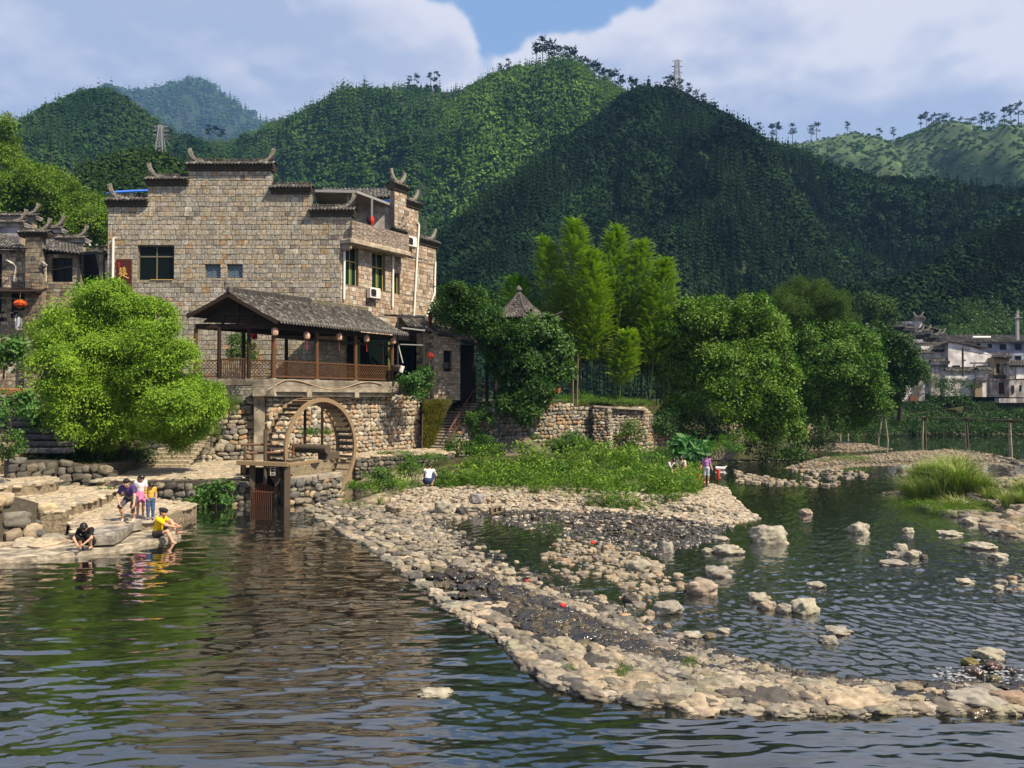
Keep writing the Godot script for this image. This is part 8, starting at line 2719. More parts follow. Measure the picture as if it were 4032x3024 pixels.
func bx(called: String, parent: Node, x0: float, x1: float, y0: float, y1: float, depth: float, thick: float, m: Material) -> MeshInstance3D:
	var a := at(x0, y1, depth)
	var b := at(x1, y0, depth)
	var mb := MB.new()
	mb.box(Vector3((a.x + b.x) * 0.5, (a.y + b.y) * 0.5, -depth - thick * 0.5), Vector3(absf(b.x - a.x), absf(b.y - a.y), thick))
	return obj(called, mb.mesh(), m, parent)

func small_tiles(parent: Node, r0: Vector3, r1: Vector3, e0: Vector3, e1: Vector3, pitch := 0.3) -> void:
	slab_roof(parent, r0, r1, e0, e1, pitch, pitch * 1.1, 0, 0.05)

func make_far_village() -> void:
	var X := func(z: float) -> float: return 3400.0 + 0.2857 * z
	var Y := func(z: float) -> float: return 1180.0 + 0.2857 * z
	var white: Material = mat("limewash", lin(0.80, 0.775, 0.775), 0.9, G.grain, Vector3.ONE * 0.05)
	var stained: Material = mat("stained_wall", lin(0.55, 0.52, 0.50), 0.9, G.blotch, Vector3(0.25, 0.12, 0.25), G.bump, 0.5)
	var dark: Material = mat("dark_roof", lin(0.055, 0.053, 0.052), 0.9, G.grain, Vector3.ONE * 0.8, G.bump, 2.0)
	var bluish: Material = mat("blue_grey_paint", lin(0.42, 0.47, 0.62), 0.8, G.blotch, Vector3.ONE * 0.05)
	var brickw: Material = mat("tan_block", lin(0.34, 0.26, 0.17), 0.9, G.grain, Vector3.ONE * 0.8, G.bump, 2.0)
	var q := func(h: Node, part: String, a: float, b: float, c: float, d: float, dep: float, th: float, m: Material) -> MeshInstance3D: return bx(part, h, X.call(a), X.call(b), Y.call(c), Y.call(d), dep, th, m)
	var win := func(h: Node, a: float, b: float, c: float, d: float, dep: float) -> void:
		var w: MeshInstance3D = bx("window", h, X.call(a), X.call(b), Y.call(c), Y.call(d), dep - 0.06, 0.1, M.dark_wood)
		bx("pane", w, X.call(lerpf(a, b, 0.08)), X.call(lerpf(a, b, 0.46)), Y.call(lerpf(c, d, 0.06)), Y.call(lerpf(c, d, 0.94)), dep - 0.08, 0.05, M.glass)
		bx("pane", w, X.call(lerpf(a, b, 0.54)), X.call(lerpf(a, b, 0.92)), Y.call(lerpf(c, d, 0.06)), Y.call(lerpf(c, d, 0.94)), dep - 0.08, 0.05, M.glass)
	var h := thing("long_building", "long blue-grey two-storey building with a pinkish tiled roof edge behind the village", "building")
	q.call(h, "wall", 1100, 2500, 573, 1300, 140.0, 9.0, bluish)
	var e0 := at(X.call(1090), Y.call(577), 139.2)
	var e1 := at(X.call(2520), Y.call(577), 139.2)
	slab_roof(h, e0 + Vector3(0, 1.5, -5), e1 + Vector3(0, 1.5, -5), e0, e1, 0.5, 0.6, 20, 0, "red_tile_deck")
	for w in [[1880, 1968, 612, 692], [2092, 2178, 612, 695], [1715, 1772, 608, 668], [1560, 1616, 604, 632], [2090, 2175, 775, 836], [1880, 1968, 775, 836]]: win.call(h, w[0], w[1], w[2], w[3], 140.0)
	var tk := MB.new()
	var tkp := at(X.call(1625), Y.call(520), 141)
	tk.tube([tkp - Vector3(1.6, 0, 0), tkp + Vector3(1.6, 0, 0)], [0.25, 0.25], 10)
	tag(obj("water_tank", tk.mesh(), M.white_pipe), "white cylindrical water tank on the roof of the long building", "tank")
	h = thing("white_house", "large whitewashed gable-ended house with one dark window in the far village", "house")
	var A := at(X.call(1168), Y.call(700), 120.0)
	var pr := PackedVector2Array()
	for p in [[1168, 1320], [1168, 590], [1195, 577], [1505, 655], [1630, 705], [1800, 770], [1800, 1320]]:
		var v := at(X.call(p[0]), Y.call(p[1]), 120.0)
		pr.append(Vector2(v.x, v.y))
	var mb := MB.new()
	var tri := Geometry2D.triangulate_polygon(pr)
	for i in range(0, tri.size(), 3):
		var a := Vector3(pr[tri[i]].x, pr[tri[i]].y, -120)
		var b := Vector3(pr[tri[i + 1]].x, pr[tri[i + 1]].y, -120)
		var c := Vector3(pr[tri[i + 2]].x, pr[tri[i + 2]].y, -120)
		if (b - a).cross(c - a).z < 0:
			var s := b
			b = c; c = s
		mb.tri(a, b, c)
		mb.tri(a + Vector3(0, 0, -8), c + Vector3(0, 0, -8), b + Vector3(0, 0, -8))
	for i in pr.size():
		var a := pr[i]
		var b := pr[(i + 1) % pr.size()]
		mb.quad(Vector3(a.x, a.y, -128), Vector3(a.x, a.y, -120), Vector3(b.x, b.y, -120), Vector3(b.x, b.y, -128))
	obj("wall", mb.mesh(), white, h)
	var g0 := at(X.call(1190), Y.call(570), 119.6)
	var g1 := at(X.call(1720), Y.call(665), 119.6)
	slab_roof(h, g0, g0 + Vector3(0, 0, -8.8), g1, g1 + Vector3(0, 0, -8.8), 0.4, 0.4, 10)
	var g2 := at(X.call(1020), Y.call(640), 119.6)
	slab_roof(h, g0, g0 + Vector3(0, 0, -8.8), g2, g2 + Vector3(0, 0, -8.8), 0.4, 0.4, 0)
	win.call(h, 1230, 1330, 905, 975, 120.0)
	q.call(h, "string_course", 1480, 1780, 858, 868, 119.9, 0.3, stained)
	h = thing("white_house", "low white house with a long dark roof left of the gabled one", "house")
	q.call(h, "wall", 800, 1166, 640, 1050, 121.5, 7.0, white)
	q.call(h, "stained_lower_wall", 930, 1172, 890, 1320, 120.6, 0.8, stained)
	var r0 := at(X.call(735), Y.call(640), 124.0)
	var r1 := at(X.call(1180), Y.call(625), 124.0)
	slab_roof(h, r0, r1, at(X.call(735), Y.call(700), 121.0), at(X.call(1180), Y.call(708), 121.0), 0.4, 0.4, 10)
	coping(h, at(X.call(930), Y.call(895), 120.3), at(X.call(1168), Y.call(895), 120.3), false, true, 0.9, 1.0, 4, true)
	coping(h, at(X.call(740), Y.call(780), 120.3), at(X.call(950), Y.call(780), 120.3), false, true, 0.9, 1.0, 4, true)
	h = thing("brick_house", "narrow tan stone house with two tall thin windows above a red-trimmed doorway", "house")
	q.call(h, "wall", 1802, 2012, 795, 1090, 118.5, 7.0, brickw)
	q.call(h, "ground_floor", 1802, 2012, 1085, 1340, 118.3, 7.0, stained)
	slab_roof(h, at(X.call(1795), Y.call(735), 121.5), at(X.call(2030), Y.call(735), 121.5), at(X.call(1790), Y.call(790), 117.9), at(X.call(2050), Y.call(800), 117.9), 0.4, 0.4, 10)
	win.call(h, 1838, 1876, 880, 1006, 118.5)
	win.call(h, 1934, 1976, 885, 1006, 118.5)
	q.call(h, "awning", 1840, 2010, 1035, 1078, 117.6, 1.0, dark)
	q.call(h, "door", 1866, 1936, 1140, 1300, 118.2, 0.2, M.dark_wood)
	q.call(h, "red_couplet", 1938, 1958, 1150, 1310, 118.22, 0.1, M.red)
	q.call(h, "red_couplet", 1848, 1862, 1170, 1300, 118.22, 0.1, mat("faded_red", lin(0.4, 0.16, 0.14), 0.8))
	q.call(h, "signboard", 1808, 1955, 1092, 1116, 118.1, 0.2, white)
	q.call(h, "red_plaque", 1885, 1920, 1090, 1118, 118.0, 0.1, M.red)
	h = thing("stone_fronted_house", "stone-fronted house with a dark roof at the right edge of the far village", "house")
	q.call(h, "wall", 2012, 2500, 900, 1345, 117.0, 7.0, stained)
	q.call(h, "white_panel", 2106, 2500, 930, 1090, 116.9, 0.2, white)
	q.call(h, "door", 2050, 2078, 1180, 1290, 116.9, 0.2, M.black)
	win.call(h, 2155, 2180, 1175, 1260, 117.0)
	slab_roof(h, at(X.call(2005), Y.call(838), 120.5), at(X.call(2500), Y.call(838), 120.5), at(X.call(2000), Y.call(905), 116.4), at(X.call(2500), Y.call(915), 116.4), 0.4, 0.4, 10)
	h = thing("courtyard_wall", "white courtyard wall with a dark upturned tile cap below the gabled house", "wall")
	q.call(h, "wall", 1120, 1535, 1030, 1330, 117.5, 0.5, white)
	coping(h, at(X.call(1120), Y.call(1030), 117.7), at(X.call(1540), Y.call(1030), 117.7), false, true, 0.9, 1.1, 4, true)
	h = thing("gatehouse", "little white gatehouse with a two-tiered dark tile cap beside the courtyard wall", "gatehouse")
	q.call(h, "wall", 1590, 1690, 1000, 1340, 116.8, 1.6, white)
	q.call(h, "lower_wall", 1540, 1640, 1140, 1340, 116.2, 1.0, brickw)
	coping(h, at(X.call(1555), Y.call(1020), 117.0), at(X.call(1735), Y.call(1020), 117.0), false, false, 1.8, 1.2, 4, true)
	coping(h, at(X.call(1610), Y.call(985), 117.0), at(X.call(1670), Y.call(985), 117.0), false, false, 0.9, 0.7, 2, true)
	coping(h, at(X.call(1540), Y.call(1150), 116.4), at(X.call(1660), Y.call(1150), 116.4), false, false, 1.2, 0.8, 2, true)
	h = thing("old_mansion", "old grey mansion with layered dark eaves and two white horse-head towers behind the trees", "house")
	q.call(h, "wall", 280, 1045, 385, 760, 132.0, 8.0, mat("dark_brick", lin(0.11, 0.105, 0.10), 0.9, G.grain, Vector3.ONE * 0.8, G.bump, 2.0))
	q.call(h, "white_tower", 705, 808, 290, 400, 133.0, 3.0, white)
	q.call(h, "white_tower", 135, 235, 292, 470, 133.0, 3.0, white)
	q.call(h, "pale_side_wall", 560, 820, 548, 760, 131.0, 3.0, mat("grey_white", lin(0.36, 0.37, 0.43), 0.9, G.blotch, Vector3.ONE * 0.1))
	coping(h, at(X.call(692), Y.call(292), 133), at(X.call(822), Y.call(292), 133), true, true, 1.6, 0.9, 6, true)
	coping(h, at(X.call(125), Y.call(294), 133), at(X.call(262), Y.call(294), 133), true, true, 1.6, 0.9, 6, true)
	slab_roof(h, at(X.call(200), Y.call(305), 137), at(X.call(700), Y.call(305), 137), at(X.call(140), Y.call(385), 131.5), at(X.call(700), Y.call(385), 131.5), 0.5, 0.5, 10)
	slab_roof(h, at(X.call(815), Y.call(345), 137), at(X.call(1000), Y.call(400), 137), at(X.call(815), Y.call(360), 131.5), at(X.call(1060), Y.call(428), 131.5), 0.5, 0.5, 10)
	for e in [[270, 565, 355], [560, 700, 412], [690, 830, 470], [820, 930, 452], [920, 1060, 510], [1040, 1130, 500], [290, 600, 515], [700, 1030, 622]]:
		coping(h, at(X.call(e[0]), Y.call(e[2] + 14.0), 131.2), at(X.call(e[1]), Y.call(e[2] + 14.0), 131.2), false, e[1] > 800, 1.0, 0.8, 2, true)
	q.call(h, "blue_cover", 820, 895, 412, 435, 131.4, 0.3, M.blue)
	h = thing("white_house", "white house half hidden among the dark trees at the water's edge", "house")
	q.call(h, "wall", 520, 655, 1085, 1400, 112.0, 4.0, white)
	q.call(h, "wall", 765, 842, 1050, 1400, 113.0, 3.0, stained)
	q.call(h, "red_door", 512, 532, 1190, 1280, 111.8, 0.2, M.red)
	q.call(h, "brick_box", 645, 735, 1325, 1395, 111.5, 1.0, mat("red_brick", lin(0.16, 0.06, 0.035), 0.9))
	coping(h, at(X.call(500), Y.call(1088), 112.3), at(X.call(670), Y.call(1088), 112.3), false, true, 0.9, 1.0, 2, true)
	var tp := thing("telegraph_pole", "brown wooden telegraph pole with two crossarms before the white gabled house", "pole")
	q.call(tp, "post", 1369, 1381, 658, 1060, 116.0, 0.25, M.bark)
	q.call(tp, "crossarm", 1345, 1480, 680, 688, 115.9, 0.15, M.bark)
	q.call(tp, "crossarm", 1355, 1400, 745, 752, 115.9, 0.15, M.bark)
	q.call(tp, "fitting", 1382, 1412, 828, 842, 115.9, 0.2, M.dark_metal)
	var cp := thing("concrete_pole", "tall pale twin concrete pole with a crossarm at the right edge", "pole")
	for s in [2116, 2134]: q.call(cp, "post", s, s + 10, 190, 560, 128.0, 0.4, mat("pole_concrete", lin(0.3, 0.3, 0.32), 0.8))
	q.call(cp, "crossarm", 2070, 2190, 240, 250, 127.8, 0.2, M.steel)
	q.call(cp, "top_mast", 2118, 2142, 150, 195, 128.0, 0.2, M.steel)
	var wires := [[600, 1040, 2260, 1085], [600, 1060, 2260, 1090], [1375, 684, 2260, 760]]
	for w in wires:
		wire(at(X.call(w[0]), Y.call(w[1]), 112), at(X.call(w[2]), Y.call(w[3]), 108), 0.5, 0.035, ["black cable strung low across the front of the far village, upper of two", "black cable strung low across the front of the far village, lower of two", "thin cable from the brown telegraph pole towards the right edge"][wires.find(w)])
	var pv := thing("flower_terrace", "low terrace parapet with potted plants before the right edge houses", "parapet")
	q.call(pv, "wall", 1870, 2400, 1360, 1420, 110.0, 1.0, stained)

func wire(a: Vector3, b: Vector3, sag: float, r: float, label: String) -> void:
	var pts := []
	var rad := []
	for i in 13:
		var t := i / 12.0
		pts.append(a.lerp(b, t) - Vector3.UP * sag * 4.0 * t * (1.0 - t))
		rad.append(r)
	var mb := MB.new()
	mb.tube(pts, rad, 4)
	tag(obj("cable", mb.mesh(), M.dark_metal), label, "cable")

func make_bridge() -> void:
	var b := thing("plank_footbridge", "narrow plank footbridge on slanting timber trestles crossing the far river", "footbridge")
	var depth := func(x: float) -> float: return lerpf(94.0, 60.0, (x - 3300.0) / 760.0)
	var deck := func(x: float) -> Vector3: return at(x, lerpf(1634.0, 1657.0, (x - 3300.0) / 760.0), depth.call(x))
	var x := 3280.0
	while x < 4200.0:
		part_bar("plank", b, deck.call(x), deck.call(x + 73.0), 0.45, 0.09, M.old_wood)
		x += 74.0
	for q in [[3312, 3304], [3474, 3450], [3636, 3624], [3643, 3640], [3802, 3796], [3805, 3808], [3974, 3968], [3976, 3976], [3336, 3336], [3484, 3494], [4130, 4120]]:
		var t: Vector3 = deck.call(q[0])
		var d := -t.z
		var mb := MB.new()
		mb.tube([Vector3(xs_at(q[1], d), -1.2, -d + 0.2), Vector3(t.x, t.y + 0.15, -d)], [0.09, 0.07], 7)
		obj("trestle_leg", mb.mesh(), tinted("stone", Color(0.40, 0.35, 0.27)) if int(q[0]) % 2 == 0 else M.old_wood, b)
	for q in [3474, 3640, 3803, 3975]:
		var t: Vector3 = deck.call(q)
		part_bar("trestle_cap", b, t + Vector3(-0.1, -0.12, 0.6), t + Vector3(0.1, -0.12, -0.6), 0.12, 0.12, M.old_wood)
	for q in [[3205, 1700, 3225, 1640], [3170, 1690, 3185, 1650]]:
		var mb := MB.new()
		mb.tube([at(q[0], q[1] + 20, 95), at(q[2], q[3], 95)], [0.12, 0.1], 6)
		obj("trestle_leg", mb.mesh(), M.old_wood, b)

func pylon(label: String, xf: float, ytop: float, ybot: float, depth: float, wbase: float, wtop: float, arms: Array) -> void:
	var foot := at(xf, ybot, depth)
	var top := at(xf, ytop, depth)
	var h := top.y - foot.y
	var p := thing("pylon", label, "pylon", foot)
	var r := maxf(0.09, depth * 0.00042)
	var n := 9
	var lv := []
	for i in n + 1:
		var t := 1.0 - pow(1.0 - float(i) / n, 1.25)
		lv.append(t)
	for k in 4:
		var sx := 1.0 if k in [0, 1] else -1.0
		var sz := 1.0 if k in [0, 3] else -1.0
		part_bar("leg", p, Vector3(sx * wbase * 0.5, -2, sz * wbase * 0.5), Vector3(sx * wtop * 0.5, h, sz * wtop * 0.5), r * 2.2, r * 2.2, M.pylon_steel)
	var mb := MB.new()
	for i in n:
		var w0 := lerpf(wbase, wtop, lv[i]) * 0.5
		var w1 := lerpf(wbase, wtop, lv[i + 1]) * 0.5
		var y0: float = h * lv[i]
		var y1: float = h * lv[i + 1]
		for s in [-1.0, 1.0]:
			mb.bar(Vector3(-w0, y0, s * w0), Vector3(w1, y1, s * w1), r, r)
			mb.bar(Vector3(w0, y0, s * w0), Vector3(-w1, y1, s * w1), r, r)
			mb.bar(Vector3(s * w0, y0, -w0), Vector3(s * w1, y1, w1), r, r)
			mb.bar(Vector3(-w1, y1, s * w1), Vector3(w1, y1, s * w1), r, r)
	obj("lattice", mb.mesh(), M.pylon_steel, p)
	for a in arms:
		var y: float = h * a[0]
		var l: float = a[1]
		var am := MB.new()
		for s in [-1.0, 1.0]:
			am.bar(Vector3(0, y + l * 0.2, 0), Vector3(s * l, y, 0), r * 1.4, r * 1.4)
			am.bar(Vector3(0, y - l * 0.12, 0), Vector3(s * l, y, 0), r * 1.4, r * 1.4)
		obj("crossarm", am.mesh(), M.pylon_steel, p)

func make_pylons() -> void:
	pylon("tall grey lattice pylon standing on the crest of the dark hill", 2667, 238, 480, 352.0, 4.6, 1.5, [[0.99, 2.2], [0.90, 2.6], [0.80, 2.4]])
	pylon("smaller pale lattice pylon with crossarms on the left slope behind the stone house", 632, 494, 596, 230.0, 2.3, 0.8, [[0.95, 2.2], [0.80, 2.5], [0.64, 2.2]])
	var l := 0
	for q in [[640, 520, 230, 1900, 470, 420, "power line running from the left pylon towards the central hill, upper"], [640, 540, 230, 1900, 490, 420, "power line running from the left pylon towards the central hill, lower"]]:
		wire(at(q[0], q[1], q[2]), at(q[3], q[4], q[5]), 4.0, 0.045, q[6])

func pine(seed_: int) -> Array:
	var r := RandomNumberGenerator.new()
	r.seed = seed_
	var tm := MB.new()
	tm.tube([Vector3(0, -0.15, 0), Vector3(r.randf_range(-0.03, 0.03), 0.5, 0), Vector3(r.randf_range(-0.05, 0.05), 0.95, 0)], [0.022, 0.016, 0.006], 5)
	var cm := MB.new()
	for k in 9:
		var y := r.randf_range(0.38, 1.0)
		var a := r.randf() * TAU
		var rad := r.randf_range(0.06, 0.26) * (1.25 - y)  + 0.05
		var c := Vector3(cos(a) * rad, y, sin(a) * rad)
		tm.bar(Vector3(0, y - 0.06, 0), c, 0.008, 0.008)
		for i in 16:
			var p := c + Vector3(r.randfn() * 0.075, r.randfn() * 0.03, r.randfn() * 0.075)
			var d := Vector3(r.randfn(), r.randfn() * 0.3, r.randfn()).normalized()
			var s := d.cross(Vector3.UP).normalized() * 0.03
			var kk := r.randf_range(0.7, 1.3)
			cm.col = Color(kk, kk, kk)
			cm.quad(p - d * 0.05 - s, p - d * 0.05 + s, p + d * 0.05 + s, p + d * 0.05 - s)
	return [tm.mesh(), cm.mesh()]

func make_ridge_trees() -> void:
	var kinds := [pine(1), pine(2), pine(3), pine(4)]
	var S := 4032.0 / 2212.0
	var list := [[1160, 140, 34, 476], [1172, 138, 40, 476], [1185, 138, 38, 476], [1198, 138, 26, 476], [1210, 138, 24, 476], [1222, 142, 26, 476], [1232, 148, 32, 476], [1240, 154, 34, 476], [1252, 160, 24, 476], [1262, 166, 26, 476], [1272, 172, 30, 476], [1284, 178, 30, 476], [1294, 184, 32, 476], [1304, 190, 28, 476], [1316, 198, 34, 476], [1328, 204, 36, 476], [1340, 206, 28, 476],
		[1098, 154, 14, 476], [1080, 162, 14, 476], [1364, 208, 26, 352], [1376, 206, 22, 352], [1400, 202, 16, 352], [1442, 202, 24, 352], [1452, 204, 26, 352], [1470, 206, 22, 352], [1488, 214, 20, 352], [1502, 222, 16, 352], [1520, 232, 16, 352], [1544, 246, 12, 352], [1575, 270, 12, 352],
		[1640, 306, 28, 742], [1668, 306, 24, 742], [1678, 306, 26, 742], [1712, 306, 24, 742], [1752, 300, 18, 735], [1764, 298, 20, 735], [1830, 290, 14, 728], [1900, 306, 16, 735], [1930, 300, 14, 728], [1990, 284, 22, 718], [2002, 280, 24, 718], [2016, 280, 20, 718], [2030, 280, 22, 718], [2044, 282, 22, 718], [2058, 284, 18, 718], [2074, 286, 18, 718], [2090, 284, 16, 718], [2104, 282, 16, 718], [2120, 280, 20, 718], [2132, 278, 22, 718], [2146, 276, 20, 718], [2170, 270, 24, 718], [2184, 268, 28, 718], [2200, 264, 28, 718],
		[885, 190, 14, 556], [900, 189, 16, 556], [930, 186, 16, 556], [944, 186, 18, 556], [452, 300, 18, 440], [466, 304, 18, 440], [480, 308, 16, 440]]
	for i in list.size():
		var q: Array = list[i]
		var k: int = i % 4
		var foot := at(q[0] * S, q[1] * S + 4.0, q[3])
		var h: float = (q[2] * 1.15 + 13.0) * S / F * q[3]
		var side := "central summit" if q[3] == 476 else ("dark hill's crest" if q[3] == 352 else ("far right ridge" if q[3] > 700 else "left-hand ridges"))
		var t := thing("ridge_pine", "thin open pine on the skyline of the " + side, "pine tree", foot, rr(0, TAU), "ridge pines on the " + side)
		t.scale = Vector3(h * 0.85, h, h * 0.85)
		obj("trunk", kinds[k][0], M.bark, t)
		obj("crown", kinds[k][1], tinted("needle", Color(0.028, 0.05, 0.02)), t)

func make_hex_pavilion() -> void:
	var d := 58.0
	var apex := at(2043, 1163, d)
	var h := thing("hexagonal_pavilion", "pointed grey tiled roof of a hexagonal pavilion rising behind the glossy tree", "pavilion", Vector3.ZERO)
	var R := 3.35
	var ey := apex.y - 2.15
	for i in 6:
		var a0 := TAU * i / 6.0 + 0.25
		var a1 := TAU * (i + 1) / 6.0 + 0.25
		var c0 := Vector3(apex.x + cos(a0) * R, ey + 0.25, apex.z + sin(a0) * R)
		var c1 := Vector3(apex.x + cos(a1) * R, ey + 0.25, apex.z + sin(a1) * R)
		var t0 := apex + Vector3(cos(a0), 0, sin(a0)) * 0.15
		var t1 := apex + Vector3(cos(a1), 0, sin(a1)) * 0.15
		slab_roof(h, t0, t1, c0, c1, 0.2, 0.18, 24, 0.5)
		var mb := MB.new()
		mb.col = Color(0.10, 0.095, 0.09)
		var pts := []
		var rad := []
		for k in 8:
			var t := k / 7.0
			pts.append(t0.lerp(c0, t) + Vector3(0, 0.1 - 0.55 * sin(PI * t) + 0.45 * pow(t, 5.0), 0))
			rad.append(0.10)
		mb.tube(pts, rad, 6)
		obj("hip_ridge", mb.mesh(), M.tile, h)
		round_post("post", h, Vector3(apex.x + cos(a0) * 2.5, 4.0, apex.z + sin(a0) * 2.5), Vector3(apex.x + cos(a0) * 2.5, ey + 0.35, apex.z + sin(a0) * 2.5), 0.13, M.dark_wood)
	var fn := MB.new()
	fn.col = Color(0.16, 0.15, 0.135)
	fn.lathe(apex - Vector3(0, 0.15, 0), [Vector2(0.28, 0), Vector2(0.2, 0.25), Vector2(0.13, 0.4), Vector2(0.26, 0.55), Vector2(0.2, 0.72), Vector2(0.06, 0.85), Vector2(0, 0.95)], 10)
	obj("finial", fn.mesh(), M.stone, h)
	for q in [[2245, 1335, 2250, 1400], [2256, 1358, 2256, 1590], [2276, 1398, 2272, 1595]]:
		var mb := MB.new()
		mb.tube([at(q[0], q[1], 55.0), at(q[2], q[3], 55.0)], [0.045, 0.06], 6)
		tag(obj("bamboo_pole", mb.mesh(), M.pale_wood), ["short upright bamboo pole against the pale-leaved tree", "tall upright bamboo pole, left of a pair by the terrace wall", "upright bamboo pole, right of a pair by the terrace wall"][0 if q[0] == 2245 else 1 if q[0] == 2256 else 2], "pole")
	var cb := MB.new()
	cb.tube([at(2228, 1440, 55.0), at(2278, 1450, 54.9)], [0.035, 0.035], 6)
	tag(obj("bamboo_pole", cb.mesh(), M.pale_wood), "level bamboo pole tied across the upright pair", "pole")
	for q in [[2178, 1545, "reddish clay flowerpot on the terrace wall under the pale-leaved tree"], [2196, 1548, "second reddish flowerpot, nearer the bamboo poles"]]:
		var p := MB.new()
		p.lathe(at(q[0], q[1], 54.6), [Vector2(0, 0), Vector2(0.16, 0), Vector2(0.22, 0.38), Vector2(0.18, 0.38), Vector2(0, 0.34)], 12)
		tag(obj("flowerpot", p.mesh(), mat("terracotta", lin(0.28, 0.10, 0.05), 0.8)), q[2], "flowerpot")

func make_left_village() -> void:
	var X := func(z: float) -> float: return 0.3014 * z
	var Y := func(z: float) -> float: return 800.0 + 0.3014 * z
	var D := 52.0
	var W := func(z: float, d: float) -> float: return xs_at(X.call(z), d)
	var H := func(z: float, d: float) -> float: return ys(Y.call(z), d)
	var u := Vector3(1, 0, 0)
	var n := Vector3(0, 0, 1)
	var pal := [5, Color(0.36, 0.30, 0.215), 3, Color(0.44, 0.37, 0.27), 2, Color(0.28, 0.22, 0.15), 0.8, STONE_DARK, 0.8, STONE_PALE]
	var lav: Material = mat("lavender_plaster", lin(0.40, 0.38, 0.42), 0.9, G.blotch, Vector3.ONE * 0.2, G.bump, 0.5)
	var h := thing("village_house", "tan block village house with a tiled eave at the left edge", "house")
	masonry(h, Vector3(0, 0, -D), u, n, [[W.call(-420, D), W.call(318, D), 4.0, H.call(610, D)]], [[W.call(-420, D), W.call(8, D), H.call(1420, D), H.call(660, D)]], 0.26, Vector2(0.28, 0.5), pal, 40)
	slab_roof(h, Vector3(W.call(-420, 55), H.call(395, 55), -55), Vector3(W.call(60, 55), H.call(410, 55), -55), Vector3(W.call(-420, D - 0.6), H.call(560, D - 0.6), -D + 0.6), Vector3(W.call(352, D - 0.6), H.call(590, D - 0.6), -D + 0.6), 0.24, 0.22, 30, 0.05)
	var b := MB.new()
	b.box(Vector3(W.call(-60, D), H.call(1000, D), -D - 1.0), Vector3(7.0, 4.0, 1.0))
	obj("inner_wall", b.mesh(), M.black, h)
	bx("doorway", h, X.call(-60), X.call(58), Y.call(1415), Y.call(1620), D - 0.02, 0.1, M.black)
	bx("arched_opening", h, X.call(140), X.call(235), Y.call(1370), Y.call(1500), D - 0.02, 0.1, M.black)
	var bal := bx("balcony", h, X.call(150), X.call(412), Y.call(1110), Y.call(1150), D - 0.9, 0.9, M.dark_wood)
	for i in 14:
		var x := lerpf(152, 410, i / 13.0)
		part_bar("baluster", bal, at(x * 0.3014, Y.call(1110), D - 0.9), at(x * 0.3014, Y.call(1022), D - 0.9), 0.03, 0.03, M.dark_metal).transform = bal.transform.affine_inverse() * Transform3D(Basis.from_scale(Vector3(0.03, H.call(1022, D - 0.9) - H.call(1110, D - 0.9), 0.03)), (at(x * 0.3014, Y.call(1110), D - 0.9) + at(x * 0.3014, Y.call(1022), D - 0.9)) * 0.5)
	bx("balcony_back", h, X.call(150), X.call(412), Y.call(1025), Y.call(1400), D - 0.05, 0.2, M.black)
	h = thing("village_pier_house", "stone pier with a horned tile cap joining the two left village houses", "house")
	masonry(h, Vector3(0, 0, -D + 0.6), u, n, [[W.call(312, D - 0.6), W.call(540, D - 0.6), 4.0, H.call(442, D - 0.6)]], [], 0.26, Vector2(0.26, 0.46), [4, Color(0.27, 0.23, 0.165), 3, Color(0.34, 0.29, 0.21), 2, STONE_DARK, 1, STONE_ORANGE], 30)
	coping(h, Vector3(W.call(240, D - 0.6), H.call(442, D - 0.6), -D + 0.4), Vector3(W.call(612, D - 0.6), H.call(442, D - 0.6), -D + 0.4), false, true, 0.9, 0.6, 14)
	h = thing("village_house", "village house with a broad dark window under a tiled eave, left of the stone house", "house")
	var wd := [W.call(655, D), W.call(932, D), H.call(1030, D), H.call(715, D)]
	masonry(h, Vector3(0, 0, -D), u, n, [[W.call(538, D), W.call(1042, D), 4.0, H.call(655, D)]], [wd], 0.26, Vector2(0.28, 0.5), pal, 50)
	pane_window(h, Vector3(0, 0, -D), u, n, wd[0], wd[1], wd[2], wd[3], 2, 0.66, M.glass, M.dark_wood, 0.2, 0.07)
	slab_roof(h, Vector3(W.call(600, 54.5), H.call(480, 54.5), -54.5), Vector3(W.call(1040, 54.5), H.call(560, 54.5), -54.5), Vector3(W.call(545, D - 0.6), H.call(600, D - 0.6), -D + 0.6), Vector3(W.call(1080, D - 0.6), H.call(668, D - 0.6), -D + 0.6), 0.24, 0.22, 30, 0.05)
	var dp := MB.new()
	dp.tube([at(X.call(1046), Y.call(690), D - 0.1), at(X.call(1030), Y.call(1100), D - 0.1)], [0.07, 0.07], 7)
	obj("downpipe", dp.mesh(), M.dark_metal, h)
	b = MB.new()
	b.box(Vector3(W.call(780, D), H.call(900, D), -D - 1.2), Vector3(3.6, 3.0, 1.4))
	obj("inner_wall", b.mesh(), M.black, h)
	var gables := [[-420, 250, 310, 470, 55.5, "lavender-grey stepped gable with a horned tile cap, lowest at the left edge"], [-420, 410, 218, 372, 57.5, "lavender-grey stepped gable, highest of the left village"], [604, 742, 385, 520, 56.5, "small lavender gable step between the two village roofs"], [725, 1050, 515, 660, 55.0, "lavender gable step with a tall horn beside the utility pole"]]
	for g in gables:
		var gg := thing("gable_wall", g[5], "gable")
		bx("wall", gg, X.call(g[0]), X.call(g[1]), Y.call(g[2]), Y.call(g[3] + 140), g[4], 0.4, lav)
		bx("brick_end", gg, X.call(g[1] - 2.0), X.call(g[1] + 34.0), Y.call(g[2]), Y.call(g[3] + 140), g[4] - 0.02, 0.4, tinted("brick", STONE_TAN))
		coping(gg, Vector3(W.call(g[0], g[4]), H.call(g[2], g[4]), -g[4] - 0.2), Vector3(W.call(g[1] + 50.0, g[4]), H.call(g[2], g[4]), -g[4] - 0.2), false, true, 0.9, 0.6, 12, true)
